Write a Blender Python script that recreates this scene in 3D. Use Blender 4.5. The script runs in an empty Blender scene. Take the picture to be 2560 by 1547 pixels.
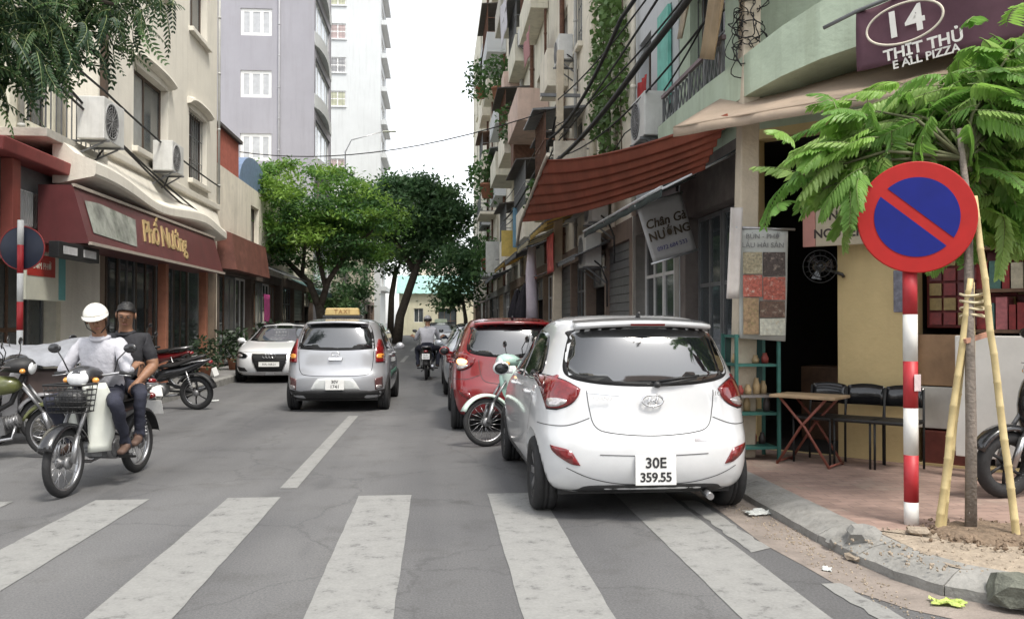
import bpy, bmesh, math, random
from mathutils import Vector, Matrix, Euler
from mathutils.bvhtree import BVHTree
from mathutils.geometry import delaunay_2d_cdt
R = math.radians
PI = math.pi
SC = bpy.context.scene
COL = SC.collection

# ------------------------------------------------------------------ camera, sky, sun, exposure
cam = bpy.data.cameras.new('camera')
cam.sensor_width = 36.0
cam.lens = 36.0 * 873 / 1024
cam.clip_start = 0.05
cam.clip_end = 2000
cam_ob = bpy.data.objects.new('camera', cam)
COL.objects.link(cam_ob)
cam_ob.location = (0, 0, 1.46)
cam_ob.rotation_euler = (R(90.8), 0, R(-4.84))
SC.camera = cam_ob

SUN_EL, SUN_AZ = 60.0, 148.0          # degrees; azimuth from +Y clockwise: behind the camera, to the right
world = bpy.data.worlds.new('World')
SC.world = world
world.use_nodes = True
wn = world.node_tree
wn.nodes.clear()
sky = wn.nodes.new('ShaderNodeTexSky')
sky.sky_type = 'NISHITA'
sky.sun_disc = False
sky.sun_elevation = R(SUN_EL)
sky.sun_rotation = R(SUN_AZ)
sky.air_density = 1.0
sky.dust_density = 1.5
sky.ozone_density = 1.0
hs = wn.nodes.new('ShaderNodeHueSaturation')
hs.inputs['Saturation'].default_value = 0.16
bg = wn.nodes.new('ShaderNodeBackground')
bg.inputs['Strength'].default_value = 0.15
wo = wn.nodes.new('ShaderNodeOutputWorld')
wn.links.new(sky.outputs[0], hs.inputs['Color'])
wn.links.new(hs.outputs[0], bg.inputs['Color'])
wn.links.new(bg.outputs[0], wo.inputs['Surface'])

sun = bpy.data.lights.new('sun', 'SUN')
sun.energy = 1.5
sun.angle = R(14)
sun.color = (1.0, 0.94, 0.84)
sun_ob = bpy.data.objects.new('sun', sun)
COL.objects.link(sun_ob)
sdir = Vector((math.sin(R(SUN_AZ)) * math.cos(R(SUN_EL)), math.cos(R(SUN_AZ)) * math.cos(R(SUN_EL)), math.sin(R(SUN_EL))))
sun_ob.rotation_euler = sdir.to_track_quat('Z', 'Y').to_euler()
sun_ob.location = (0, -5, 30)

SC.view_settings.view_transform = 'Standard'
SC.view_settings.look = 'None'
SC.view_settings.gamma = 1
SC.view_settings.exposure = 1.28
SC.view_settings.use_curve_mapping = False
SC.cycles.use_denoising = True
SC.cycles.max_bounces = 6
SC.cycles.diffuse_bounces = 3
SC.cycles.glossy_bounces = 3
SC.cycles.transmission_bounces = 4
SC.cycles.transparent_max_bounces = 6
SC.cycles.sample_clamp_indirect = 6

# ------------------------------------------------------------------ materials
MATS = {}
def mat(name, col, rough=0.6, var=0.12, scale=6.0, bump=0.0, bscale=None, metal=0.0, coat=0.0, spec=0.5, ior=None,
        streak=0.0, streak_col=(0.06, 0.055, 0.05), spots=0.0, spot_col=(0.1, 0.09, 0.08), spot_scale=1.2, sheen=0.0, trans=0.0, emit=0.0, rvar=0.0):
    if name in MATS:
        return MATS[name]
    m = bpy.data.materials.new(name)
    m.use_nodes = True
    nt = m.node_tree
    p = nt.nodes['Principled BSDF']
    out = nt.nodes['Material Output']
    tc = nt.nodes.new('ShaderNodeTexCoord')
    c4 = (col[0], col[1], col[2], 1)
    p.inputs['Roughness'].default_value = rough
    p.inputs['Metallic'].default_value = metal
    p.inputs['Specular IOR Level'].default_value = spec
    if coat:
        p.inputs['Coat Weight'].default_value = coat
        p.inputs['Coat Roughness'].default_value = 0.06
    if ior:
        p.inputs['IOR'].default_value = ior
    if emit:
        p.inputs['Emission Color'].default_value = c4
        p.inputs['Emission Strength'].default_value = emit
    last = None
    if var:
        n = nt.nodes.new('ShaderNodeTexNoise')
        n.inputs['Scale'].default_value = scale
        n.inputs['Detail'].default_value = 5
        n.inputs['Roughness'].default_value = 0.65
        nt.links.new(tc.outputs['Object'], n.inputs['Vector'])
        r = nt.nodes.new('ShaderNodeValToRGB')
        r.color_ramp.elements[0].position = 0.3
        r.color_ramp.elements[1].position = 0.72
        r.color_ramp.elements[0].color = tuple(max(0, c * (1 - var)) for c in col) + (1,)
        r.color_ramp.elements[1].color = tuple(min(1, c * (1 + var)) for c in col) + (1,)
        nt.links.new(n.outputs['Fac'], r.inputs['Fac'])
        last = r.outputs['Color']
        if rvar:
            mr = nt.nodes.new('ShaderNodeMapRange')
            mr.inputs['To Min'].default_value = max(0.02, rough - rvar)
            mr.inputs['To Max'].default_value = min(1, rough + rvar)
            nt.links.new(n.outputs['Fac'], mr.inputs['Value'])
            nt.links.new(mr.outputs[0], p.inputs['Roughness'])
    def mixin(fac_socket, c2, amount):
        nonlocal last
        mx = nt.nodes.new('ShaderNodeMix')
        mx.data_type = 'RGBA'
        mm = nt.nodes.new('ShaderNodeMath')
        mm.operation = 'MULTIPLY'
        mm.inputs[1].default_value = amount
        nt.links.new(fac_socket, mm.inputs[0])
        nt.links.new(mm.outputs[0], mx.inputs[0])
        if last is None:
            mx.inputs[6].default_value = c4
        else:
            nt.links.new(last, mx.inputs[6])
        mx.inputs[7].default_value = tuple(c2) + (1,)
        last = mx.outputs[2]
    if streak:
        mp = nt.nodes.new('ShaderNodeMapping')
        mp.inputs['Scale'].default_value = (3.0, 3.0, 0.22)
        nt.links.new(tc.outputs['Object'], mp.inputs['Vector'])
        n2 = nt.nodes.new('ShaderNodeTexNoise')
        n2.inputs['Scale'].default_value = 1.6
        n2.inputs['Detail'].default_value = 8
        n2.inputs['Roughness'].default_value = 0.7
        nt.links.new(mp.outputs[0], n2.inputs['Vector'])
        r2 = nt.nodes.new('ShaderNodeValToRGB')
        r2.color_ramp.elements[0].position = 0.5
        r2.color_ramp.elements[1].position = 0.74
        nt.links.new(n2.outputs['Fac'], r2.inputs['Fac'])
        mixin(r2.outputs['Color'], streak_col, streak)
    if spots:
        n3 = nt.nodes.new('ShaderNodeTexNoise')
        n3.inputs['Scale'].default_value = spot_scale
        n3.inputs['Detail'].default_value = 9
        n3.inputs['Roughness'].default_value = 0.75
        nt.links.new(tc.outputs['Object'], n3.inputs['Vector'])
        r3 = nt.nodes.new('ShaderNodeValToRGB')
        r3.color_ramp.elements[0].position = 0.54
        r3.color_ramp.elements[1].position = 0.68
        nt.links.new(n3.outputs['Fac'], r3.inputs['Fac'])
        mixin(r3.outputs['Color'], spot_col, spots)
    if last is None:
        p.inputs['Base Color'].default_value = c4
    else:
        nt.links.new(last, p.inputs['Base Color'])
    if bump:
        nb = nt.nodes.new('ShaderNodeTexNoise')
        nb.inputs['Scale'].default_value = bscale or scale * 4
        nb.inputs['Detail'].default_value = 6
        nt.links.new(tc.outputs['Object'], nb.inputs['Vector'])
        b = nt.nodes.new('ShaderNodeBump')
        b.inputs['Strength'].default_value = bump
        b.inputs['Distance'].default_value = 0.02
        nt.links.new(nb.outputs['Fac'], b.inputs['Height'])
        nt.links.new(b.outputs[0], p.inputs['Normal'])
    if trans:
        t = nt.nodes.new('ShaderNodeBsdfTranslucent')
        if last is None:
            t.inputs['Color'].default_value = c4
        else:
            nt.links.new(last, t.inputs['Color'])
        ms = nt.nodes.new('ShaderNodeMixShader')
        ms.inputs[0].default_value = trans
        nt.links.new(p.outputs[0], ms.inputs[1])
        nt.links.new(t.outputs[0], ms.inputs[2])
        nt.links.new(ms.outputs[0], out.inputs['Surface'])
    MATS[name] = m
    return m

# ------------------------------------------------------------------ mesh building
class MB:
    def __init__(s):
        s.v, s.f, s.m, s.s = [], [], [], []
    def add(s, vs, fs, m=0, smooth=False):
        o = len(s.v)
        s.v += [tuple(v) for v in vs]
        for f in fs:
            s.f.append(tuple(i + o for i in f))
            s.m.append(m)
            s.s.append(smooth)
        return s
    def box(s, x0, x1, y0, y1, z0, z1, m=0):
        x0, x1 = min(x0, x1), max(x0, x1)
        y0, y1 = min(y0, y1), max(y0, y1)
        z0, z1 = min(z0, z1), max(z0, z1)
        v = [(x0, y0, z0), (x1, y0, z0), (x1, y1, z0), (x0, y1, z0), (x0, y0, z1), (x1, y0, z1), (x1, y1, z1), (x0, y1, z1)]
        return s.add(v, [(0, 3, 2, 1), (4, 5, 6, 7), (0, 1, 5, 4), (1, 2, 6, 5), (2, 3, 7, 6), (3, 0, 4, 7)], m)
    def obox(s, c, size, rot=(0, 0, 0), m=0, taper=1.0):
        M = Euler(rot).to_matrix() if not isinstance(rot, Matrix) else rot
        hx, hy, hz = size[0] / 2, size[1] / 2, size[2] / 2
        v = []
        for z, k in ((-hz, 1), (hz, taper)):
            for x, y in ((-hx, -hy), (hx, -hy), (hx, hy), (-hx, hy)):
                v.append(Vector(c) + M @ Vector((x * k, y * k, z)))
        return s.add(v, [(0, 3, 2, 1), (4, 5, 6, 7), (0, 1, 5, 4), (1, 2, 6, 5), (2, 3, 7, 6), (3, 0, 4, 7)], m)
    def hexa(s, p, m=0):
        return s.add(p, [(0, 3, 2, 1), (4, 5, 6, 7), (0, 1, 5, 4), (1, 2, 6, 5), (2, 3, 7, 6), (3, 0, 4, 7)], m)
    def bar(s, a, b, w, h=None, m=0, up=(0, 0, 1)):
        a, b = Vector(a), Vector(b)
        h = h or w
        d = (b - a).normalized()
        u = Vector(up)
        if abs(d.dot(u)) > 0.98:
            u = Vector((0, 1, 0))
        r = d.cross(u).normalized() * w / 2
        u = r.cross(d).normalized() * h / 2
        p = [a - r - u, a + r - u, b + r - u, b - r - u, a - r + u, a + r + u, b + r + u, b - r + u]
        return s.add(p, [(0, 3, 2, 1), (4, 5, 6, 7), (0, 1, 5, 4), (1, 2, 6, 5), (2, 3, 7, 6), (3, 0, 4, 7)], m)
    def tube(s, pts, r, n=8, m=0, caps=True, smooth=True, closed=False):
        pts = [Vector(p) for p in pts]
        k = len(pts)
        rr = r if isinstance(r, (list, tuple)) else [r] * k
        rings, vs, fs = [], [], []
        prev = None
        for i, p in enumerate(pts):
            if closed:
                d = pts[(i + 1) % k] - pts[i - 1]
            else:
                d = pts[min(i + 1, k - 1)] - pts[max(i - 1, 0)]
            d.normalize()
            if prev is None:
                u = Vector((0, 0, 1)) if abs(d.z) < 0.9 else Vector((0, 1, 0))
            else:
                u = prev
            a = (u - d * u.dot(d)).normalized()
            prev = a
            b = d.cross(a)
            for j in range(n):
                t = 2 * PI * j / n
                vs.append(p + (a * math.cos(t) + b * math.sin(t)) * rr[i])
        for i in range(k if closed else k - 1):
            for j in range(n):
                i2 = (i + 1) % k
                fs.append((i * n + j, i2 * n + j, i2 * n + (j + 1) % n, i * n + (j + 1) % n)[::-1])
        s.add(vs, fs, m, smooth)
        if caps and not closed:
            o = len(s.v) - len(vs)
            s.f.append(tuple(o + j for j in range(n)))
            s.f.append(tuple(o + (k - 1) * n + j for j in range(n))[::-1])
            s.m += [m, m]
            s.s += [False, False]
        return s
    def cyl(s, a, b, r0, r1=None, n=12, m=0, smooth=True):
        return s.tube([a, b], [r0, r0 if r1 is None else r1], n, m, True, smooth)
    def ell(s, c, r, nu=12, nv=8, m=0, rot=None):
        c = Vector(c)
        if not isinstance(r, (list, tuple)):
            r = (r, r, r)
        M = rot or Matrix.Identity(3)
        vs, fs = [c + M @ Vector((0, 0, r[2]))], []
        for i in range(1, nv):
            t = PI * i / nv
            for j in range(nu):
                a = 2 * PI * j / nu
                vs.append(c + M @ Vector((r[0] * math.sin(t) * math.cos(a), r[1] * math.sin(t) * math.sin(a), r[2] * math.cos(t))))
        vs.append(c - M @ Vector((0, 0, r[2])))
        for j in range(nu):
            fs.append((0, 1 + j, 1 + (j + 1) % nu))
            fs.append((len(vs) - 1, len(vs) - 1 - nu + (j + 1) % nu, len(vs) - 1 - nu + j))
        for i in range(nv - 2):
            for j in range(nu):
                a, b = 1 + i * nu + j, 1 + i * nu + (j + 1) % nu
                fs.append((a, a + nu, b + nu, b))
        return s.add(vs, fs, m, True)
    def lathe(s, prof, n=24, m=0, M=None, smooth=True, closed=False):
        M = M or Matrix.Identity(4)
        vs, fs = [], []
        k = len(prof)
        for r, z in prof:
            for j in range(n):
                t = 2 * PI * j / n
                vs.append(M @ Vector((r * math.cos(t), r * math.sin(t), z)))
        for i in range(k if closed else k - 1):
            for j in range(n):
                i2 = (i + 1) % k
                fs.append((i * n + j, i * n + (j + 1) % n, i2 * n + (j + 1) % n, i2 * n + j))
        return s.add(vs, fs, m, smooth)
    def loft(s, rings, m=0, smooth=True, caps=True, closed=True):
        n = len(rings[0])
        vs = [p for r in rings for p in r]
        fs = []
        for i in range(len(rings) - 1):
            for j in range(n if closed else n - 1):
                fs.append((i * n + j, i * n + (j + 1) % n, (i + 1) * n + (j + 1) % n, (i + 1) * n + j))
        if caps and closed:
            fs.append(tuple(range(n))[::-1])
            fs.append(tuple((len(rings) - 1) * n + j for j in range(n)))
        return s.add(vs, fs, m, smooth)
    def prism(s, poly, vec, m=0):
        poly = [Vector(p) for p in poly]
        vec = Vector(vec)
        n = len(poly)
        vs = poly + [p + vec for p in poly]
        fs = [tuple(range(n)), tuple(range(n, 2 * n))[::-1]]
        fs += [(i, i + n, (i + 1) % n + n, (i + 1) % n)[::1] for i in range(n)]
        return s.add(vs, fs, m)
    def sheet(s, P, nu, nv, fn=None, m=0, thick=0.0, smooth=True):
        a, b, c, d = [Vector(p) for p in P]
        def pt(u, v):
            p = (a * (1 - u) + b * u) * (1 - v) + (d * (1 - u) + c * u) * v
            return p + Vector(fn(u, v)) if fn else p
        vs = [pt(i / nu, j / nv) for j in range(nv + 1) for i in range(nu + 1)]
        fs = [(j * (nu + 1) + i, j * (nu + 1) + i + 1, (j + 1) * (nu + 1) + i + 1, (j + 1) * (nu + 1) + i) for j in range(nv) for i in range(nu)]
        if thick:
            nrm = (b - a).cross(d - a).normalized() * thick
            k = len(vs)
            vs2 = [v - nrm for v in vs]
            f2 = [tuple(i + k for i in f)[::-1] for f in fs]
            rim = [i for i in range(nu + 1)] + [(j + 1) * (nu + 1) - 1 for j in range(1, nv + 1)] + \
                  [nv * (nu + 1) + i for i in range(nu - 1, -1, -1)] + [j * (nu + 1) for j in range(nv - 1, 0, -1)]
            fr = [(rim[q], rim[q] + k, rim[(q + 1) % len(rim)] + k, rim[(q + 1) % len(rim)]) for q in range(len(rim))]
            return s.add(vs + vs2, fs + f2 + fr, m, smooth)
        return s.add(vs, fs, m, smooth)
    def move(s, M):
        s.v = [tuple(M @ Vector(v)) for v in s.v]
        return s
    def build(s, name, mats, parent=None, world=False, bevel=0.0, sub=0, autosmooth=False, fix=True):
        me = bpy.data.meshes.new(name)
        vs = s.v
        if world and parent is not None:
            inv = root_matrix(parent).inverted()
            vs = [inv @ Vector(v) for v in vs]
        me.from_pydata(vs, [], s.f)
        if not isinstance(mats, (list, tuple)):
            mats = [mats]
        for m in mats:
            me.materials.append(m)
        me.polygons.foreach_set('material_index', s.m)
        me.polygons.foreach_set('use_smooth', s.s)
        me.update()
        if fix:
            bm = bmesh.new()
            bm.from_mesh(me)
            bmesh.ops.recalc_face_normals(bm, faces=bm.faces)
            bm.to_mesh(me)
            bm.free()
        o = bpy.data.objects.new(name, me)
        COL.objects.link(o)
        if parent is not None:
            o.parent = parent
        if bevel:
            b = o.modifiers.new('bevel', 'BEVEL')
            b.width = bevel
            b.segments = 2
            b.limit_method = 'ANGLE'
            b.angle_limit = R(40)
        if sub:
            b = o.modifiers.new('sub', 'SUBSURF')
            b.levels = sub
            b.render_levels = sub
        return o

def root_matrix(o):
    while o.parent is not None:
        o = o.parent
    return Matrix.Translation(o.location) @ o.rotation_euler.to_matrix().to_4x4()

def tag(o, label, cat, group=None, kind=None):
    o['label'] = label
    if cat:
        o['category'] = cat
    if group:
        o['group'] = group
    if kind:
        o['kind'] = kind
    return o

def thing(name, label, cat, loc=(0, 0, 0), rz=0.0, group=None):
    o = bpy.data.objects.new(name, None)
    o.empty_display_size = 0.2
    COL.objects.link(o)
    o.location = loc
    o.rotation_euler = (0, 0, rz)
    return tag(o, label, cat, group)

def structure(o):
    o['kind'] = 'structure'
    return o

def copy_tree(o, parent=None):
    c = o.copy()
    COL.objects.link(c)
    c.parent = parent
    for ch in list(o.children):
        copy_tree(ch, c)
    return c

def text_mesh(body, size, ext=0.002, shear=0.0, spacing=1.0, bold=0.0, align='CENTER'):
    """vertices and faces of a line of lettering in its own x/y plane"""
    cu = bpy.data.curves.new('lettering', 'FONT')
    cu.body = body
    cu.size = size
    cu.shear = shear
    cu.extrude = ext
    cu.offset = bold
    cu.space_character = spacing
    cu.align_x = align
    cu.align_y = 'CENTER'
    cu.resolution_u = 3
    ob = bpy.data.objects.new('lettering', cu)
    COL.objects.link(ob)
    dg = bpy.context.evaluated_depsgraph_get()
    me = bpy.data.meshes.new_from_object(ob.evaluated_get(dg))
    vs = [v.co.copy() for v in me.vertices]
    fs = [tuple(p.vertices) for p in me.polygons]
    bpy.data.objects.remove(ob)
    bpy.data.curves.remove(cu)
    bpy.data.meshes.remove(me)
    return vs, fs

def put_text(mb, body, size, M, m=0, **k):
    vs, fs = text_mesh(body, size, **k)
    mb.add([M @ v for v in vs], fs, m)

def frame(o, xdir, ydir):
    """4x4 with given origin, x axis and y axis"""
    x = Vector(xdir).normalized()
    y = Vector(ydir)
    y = (y - x * y.dot(x)).normalized()
    z = x.cross(y)
    M = Matrix((x, y, z)).transposed().to_4x4()
    M.translation = Vector(o)
    return M

def build_split(mb, name, mats, parent=None, **k):
    """one object for each connected piece of the builder"""
    par = list(range(len(mb.v)))
    def find(a):
        while par[a] != a:
            par[a] = par[par[a]]
            a = par[a]
        return a
    for f in mb.f:
        r0 = find(f[0])
        for i in f[1:]:
            par[find(i)] = r0
    groups = {}
    for fi, f in enumerate(mb.f):
        groups.setdefault(find(f[0]), []).append(fi)
    out = []
    for fl in groups.values():
        q = MB()
        idx = {}
        for fi in fl:
            nf = []
            for i in mb.f[fi]:
                if i not in idx:
                    idx[i] = len(q.v)
                    q.v.append(mb.v[i])
                nf.append(idx[i])
            q.f.append(tuple(nf)); q.m.append(mb.m[fi]); q.s.append(mb.s[fi])
        out.append(q.build(name, mats, parent, **k))
    return out
# ------------------------------------------------------------------ ground, road, pavements
def asphalt_mat():
    m = bpy.data.materials.new('asphalt')
    m.use_nodes = True
    nt = m.node_tree
    p = nt.nodes['Principled BSDF']
    tc = nt.nodes.new('ShaderNodeTexCoord')
    def noise(sc, det=6, ro=0.6, mscale=None):
        n = nt.nodes.new('ShaderNodeTexNoise')
        n.inputs['Scale'].default_value = sc
        n.inputs['Detail'].default_value = det
        n.inputs['Roughness'].default_value = ro
        if mscale:
            mp = nt.nodes.new('ShaderNodeMapping')
            mp.inputs['Scale'].default_value = mscale
            nt.links.new(tc.outputs['Object'], mp.inputs['Vector'])
            nt.links.new(mp.outputs[0], n.inputs['Vector'])
        else:
            nt.links.new(tc.outputs['Object'], n.inputs['Vector'])
        return n
    def ramp(sock, a, b, c0, c1):
        r = nt.nodes.new('ShaderNodeValToRGB')
        r.color_ramp.elements[0].position = a
        r.color_ramp.elements[1].position = b
        r.color_ramp.elements[0].color = c0 + (1,)
        r.color_ramp.elements[1].color = c1 + (1,)
        nt.links.new(sock, r.inputs['Fac'])
        return r.outputs['Color']
    def mix(a, b, mode, fac):
        x = nt.nodes.new('ShaderNodeMix')
        x.data_type = 'RGBA'
        x.blend_type = mode
        x.inputs[0].default_value = fac
        nt.links.new(a, x.inputs[6])
        nt.links.new(b, x.inputs[7])
        return x.outputs[2]
    big = ramp(noise(0.35, 5).outputs['Fac'], 0.3, 0.72, (0.105, 0.105, 0.109), (0.150, 0.149, 0.151))
    lane = ramp(noise(1.0, 4, 0.5, (1.1, 0.05, 1)).outputs['Fac'], 0.35, 0.7, (0.74, 0.74, 0.75), (1.14, 1.14, 1.13))
    fine = ramp(noise(75, 3, 0.75).outputs['Fac'], 0.3, 0.75, (0.6, 0.6, 0.6), (1.5, 1.5, 1.47))
    dirt = ramp(noise(2.2, 8, 0.7).outputs['Fac'], 0.52, 0.72, (1, 1, 1), (0.74, 0.73, 0.71))
    c = mix(big, lane, 'MULTIPLY', 1)
    c = mix(c, fine, 'MULTIPLY', 0.9)
    c = mix(c, dirt, 'MULTIPLY', 1)
    # hairline cracks and oil drips
    vo = nt.nodes.new('ShaderNodeTexVoronoi')
    vo.feature = 'DISTANCE_TO_EDGE'
    vo.inputs['Scale'].default_value = 0.55
    wob = nt.nodes.new('ShaderNodeMix')
    wob.data_type = 'RGBA'
    wob.blend_type = 'ADD'
    wob.inputs[0].default_value = 0.5
    nt.links.new(tc.outputs['Object'], wob.inputs[6])
    nt.links.new(noise(2.0, 6, .7).outputs['Color'], wob.inputs[7])
    nt.links.new(wob.outputs[2], vo.inputs['Vector'])
    crack = ramp(vo.outputs['Distance'], 0.0, 0.012, (0.55, 0.55, 0.55), (1, 1, 1))
    c = mix(c, crack, 'MULTIPLY', 0.55)
    oil = ramp(noise(1.3, 3, 0.5, (1.2, .35, 1)).outputs['Fac'], 0.62, 0.74, (1, 1, 1), (0.66, 0.66, 0.67))
    c = mix(c, oil, 'MULTIPLY', 1)
    nt.links.new(c, p.inputs['Base Color'])
    p.inputs['Roughness'].default_value = 0.72
    b = nt.nodes.new('ShaderNodeBump')
    b.inputs['Strength'].default_value = 0.35
    b.inputs['Distance'].default_value = 0.006
    nt.links.new(noise(150, 3).outputs['Fac'], b.inputs['Height'])
    nt.links.new(b.outputs[0], p.inputs['Normal'])
    return m
M_ASPH = asphalt_mat()

def paint_mat(name, wear):
    m = bpy.data.materials.new(name)
    m.use_nodes = True
    nt = m.node_tree
    p = nt.nodes['Principled BSDF']
    tc = nt.nodes.new('ShaderNodeTexCoord')
    n = nt.nodes.new('ShaderNodeTexNoise')
    n.inputs['Scale'].default_value = 7
    n.inputs['Detail'].default_value = 10
    n.inputs['Roughness'].default_value = 0.78
    n2 = nt.nodes.new('ShaderNodeTexNoise')
    n2.inputs['Scale'].default_value = 60
    n2.inputs['Detail'].default_value = 4
    nt.links.new(tc.outputs['Object'], n.inputs['Vector'])
    nt.links.new(tc.outputs['Object'], n2.inputs['Vector'])
    r = nt.nodes.new('ShaderNodeValToRGB')
    e = r.color_ramp.elements
    e[0].position = wear - 0.06
    e[0].color = (0.115, 0.113, 0.112, 1)
    e[1].position = wear + 0.05
    e[1].color = (0.285, 0.285, 0.275, 1)
    e2 = r.color_ramp.elements.new(0.75)
    e2.color = (0.35, 0.35, 0.335, 1)
    nt.links.new(n.outputs['Fac'], r.inputs['Fac'])
    mx = nt.nodes.new('ShaderNodeMix')
    mx.data_type = 'RGBA'
    mx.blend_type = 'MULTIPLY'
    mx.inputs[0].default_value = 0.35
    nt.links.new(r.outputs[0], mx.inputs[6])
    nt.links.new(n2.outputs['Fac'], mx.inputs[7])
    nt.links.new(mx.outputs[2], p.inputs['Base Color'])
    p.inputs['Roughness'].default_value = 0.65
    b = nt.nodes.new('ShaderNodeBump')
    b.inputs['Strength'].default_value = 0.3
    b.inputs['Distance'].default_value = 0.005
    nt.links.new(n2.outputs['Fac'], b.inputs['Height'])
    nt.links.new(b.outputs[0], p.inputs['Normal'])
    return m
M_PAINT = paint_mat('road_paint', 0.40)
M_PAINT2 = paint_mat('road_paint_worn', 0.40)

def paver_mat():
    m = mat('pavers', (0.29, 0.20, 0.165), 0.88, 0.28, 2.5, spots=0.85, spot_col=(0.35, 0.29, 0.235), spot_scale=0.9)
    nt = m.node_tree
    p = nt.nodes['Principled BSDF']
    src = p.inputs['Base Color'].links[0].from_socket
    tc = [n for n in nt.nodes if n.type == 'TEX_COORD'][0]
    bt = nt.nodes.new('ShaderNodeTexBrick')
    bt.inputs['Scale'].default_value = 1.0
    bt.inputs['Brick Width'].default_value = 0.2
    bt.inputs['Row Height'].default_value = 0.1
    bt.inputs['Mortar Size'].default_value = 0.006
    bt.inputs['Mortar Smooth'].default_value = 0.4
    bt.inputs['Color1'].default_value = (1.1, 1.1, 1.1, 1)
    bt.inputs['Color2'].default_value = (0.86, 0.86, 0.86, 1)
    bt.inputs['Mortar'].default_value = (0.7, 0.72, 0.75, 1)
    nt.links.new(tc.outputs['Object'], bt.inputs['Vector'])
    mx = nt.nodes.new('ShaderNodeMix')
    mx.data_type = 'RGBA'
    mx.blend_type = 'MULTIPLY'
    mx.inputs[0].default_value = 0.8
    nt.links.new(src, mx.inputs[6])
    nt.links.new(bt.outputs['Color'], mx.inputs[7])
    nt.links.new(mx.outputs[2], p.inputs['Base Color'])
    b = nt.nodes.new('ShaderNodeBump')
    b.inputs['Strength'].default_value = 0.35
    b.inputs['Distance'].default_value = 0.01
    b.invert = True
    nt.links.new(bt.outputs['Fac'], b.inputs['Height'])
    nt.links.new(b.outputs[0], p.inputs['Normal'])
    return m
M_PAVER = paver_mat()
M_KERB = mat('kerb_concrete', (0.245, 0.24, 0.225), 0.9, 0.25, 5, 0.6, 30, spots=0.6, spot_col=(0.14, 0.13, 0.115), spot_scale=3)
M_GUTTER = mat('gutter_dirt', (0.235, 0.20, 0.175), 0.9, 0.3, 3, 0.5, 40, spots=0.6, spot_col=(0.13, 0.12, 0.115), spot_scale=2)
M_SOIL = mat('soil', (0.20, 0.145, 0.10), 0.95, 0.4, 14, 1.0, 50)
M_SAND = mat('sandy_rubble', (0.32, 0.265, 0.205), 0.95, 0.3, 8, 0.8, 40)

g = MB()
g.add([(-600, -400, 0), (600, -400, 0), (600, 900, 0), (-600, 900, 0)], [(0, 1, 2, 3)])
structure(g.build('road', M_ASPH))

stripe_x = [(-5.98, -5.55), (-4.92, -4.49), (-3.86, -3.43), (-2.79, -2.36), (-1.73, -1.30), (-0.66, -0.22), (0.42, 0.87), (1.49, 1.93)]
rnd = random.Random(4)
for x0, x1 in stripe_x:
    pts = []
    # slightly uneven edges
    L, Rr = [], []
    n = 26
    for i in range(n + 1):
        y = 2.9 + (7.42 - 2.9) * i / n
        L.append((x0 + rnd.uniform(-0.0035, 0.0035), y, 0.004))
        Rr.append((x1 + rnd.uniform(-0.0035, 0.0035), y, 0.004))
    mb = MB()
    mb.add(L + Rr, [(i, n + 1 + i, n + 2 + i, i + 1) for i in range(n)])
    structure(mb.build('crossing_stripe', M_PAINT))
# worn partial stripe by the gutter and the broken end of the next one
def ragged(name, quad, m, seed, n=18):
    r = random.Random(seed)
    a, b, c, d = [Vector(q) for q in quad]
    L = [a.lerp(d, i / n) + Vector((r.uniform(-.015, .015), 0, 0)) for i in range(n + 1)]
    Q = [b.lerp(c, i / n) + Vector((r.uniform(-.015, .015), 0, 0)) for i in range(n + 1)]
    L[0].y += r.uniform(0.03, .1); Q[0].y -= r.uniform(0.05, .1)
    mb = MB()
    mb.add(L + Q, [(i, n + 1 + i, n + 2 + i, i + 1) for i in range(n)])
    return structure(mb.build(name, m))
ragged('crossing_stripe', [(1.98, 5.35, .004), (2.13, 5.55, .004), (2.1, 7.0, .004), (1.97, 7.0, .004)], M_PAINT2, 3)
ragged('crossing_stripe', [(2.2, 3.2, .004), (2.36, 3.2, .004), (2.24, 4.72, .004), (2.13, 4.72, .004)], M_PAINT2, 8)
for k in range(6):
    y0 = 7.8 + k * 12.0
    mb = MB()
    mb.add([(-1.38, y0, .004), (-1.23, y0, .004), (-1.23, y0 + 5.9, .004), (-1.38, y0 + 5.9, .004)], [(0, 1, 2, 3)])
    structure(mb.build('lane_line', M_PAINT))

# right pavement with rounded corner, kerb foot line
def kerb_path_right():
    pts = [(2.5, 130), (2.5, 60), (2.5, 30), (2.5, 20)]
    y = 20
    while y > 6.2:
        y -= 0.8
        pts.append((2.5, y))
    pts += [(2.52, 5.1), (2.57, 4.75), (2.68, 4.45), (2.9, 4.22), (3.25, 4.08), (3.8, 4.02), (4.8, 4.0), (6.5, 4.0), (30, 4.0)]
    return pts
KP = kerb_path_right()
def offset_path(pts, d):
    out = []
    for i, p in enumerate(pts):
        a = Vector(pts[max(i - 1, 0)]); b = Vector(pts[min(i + 1, len(pts) - 1)])
        t = (b - a).normalized()
        nrm = Vector((-t.y, t.x))     # left of travel direction = inside
        out.append((p[0] + nrm.x * d, p[1] + nrm.y * d))
    return out
top = offset_path(KP, 0.27)
mb = MB()
poly = [(x, y, 0.118) for x, y in top] + [(30, 130, 0.118)]
mb.add(poly, [tuple(range(len(poly)))])
PAVE_R = structure(mb.build('pavement_right', M_PAVER))
inner_foot = offset_path(KP, 0.0)
edge = offset_path(KP, 0.19)
rnd = random.Random(11)
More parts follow.
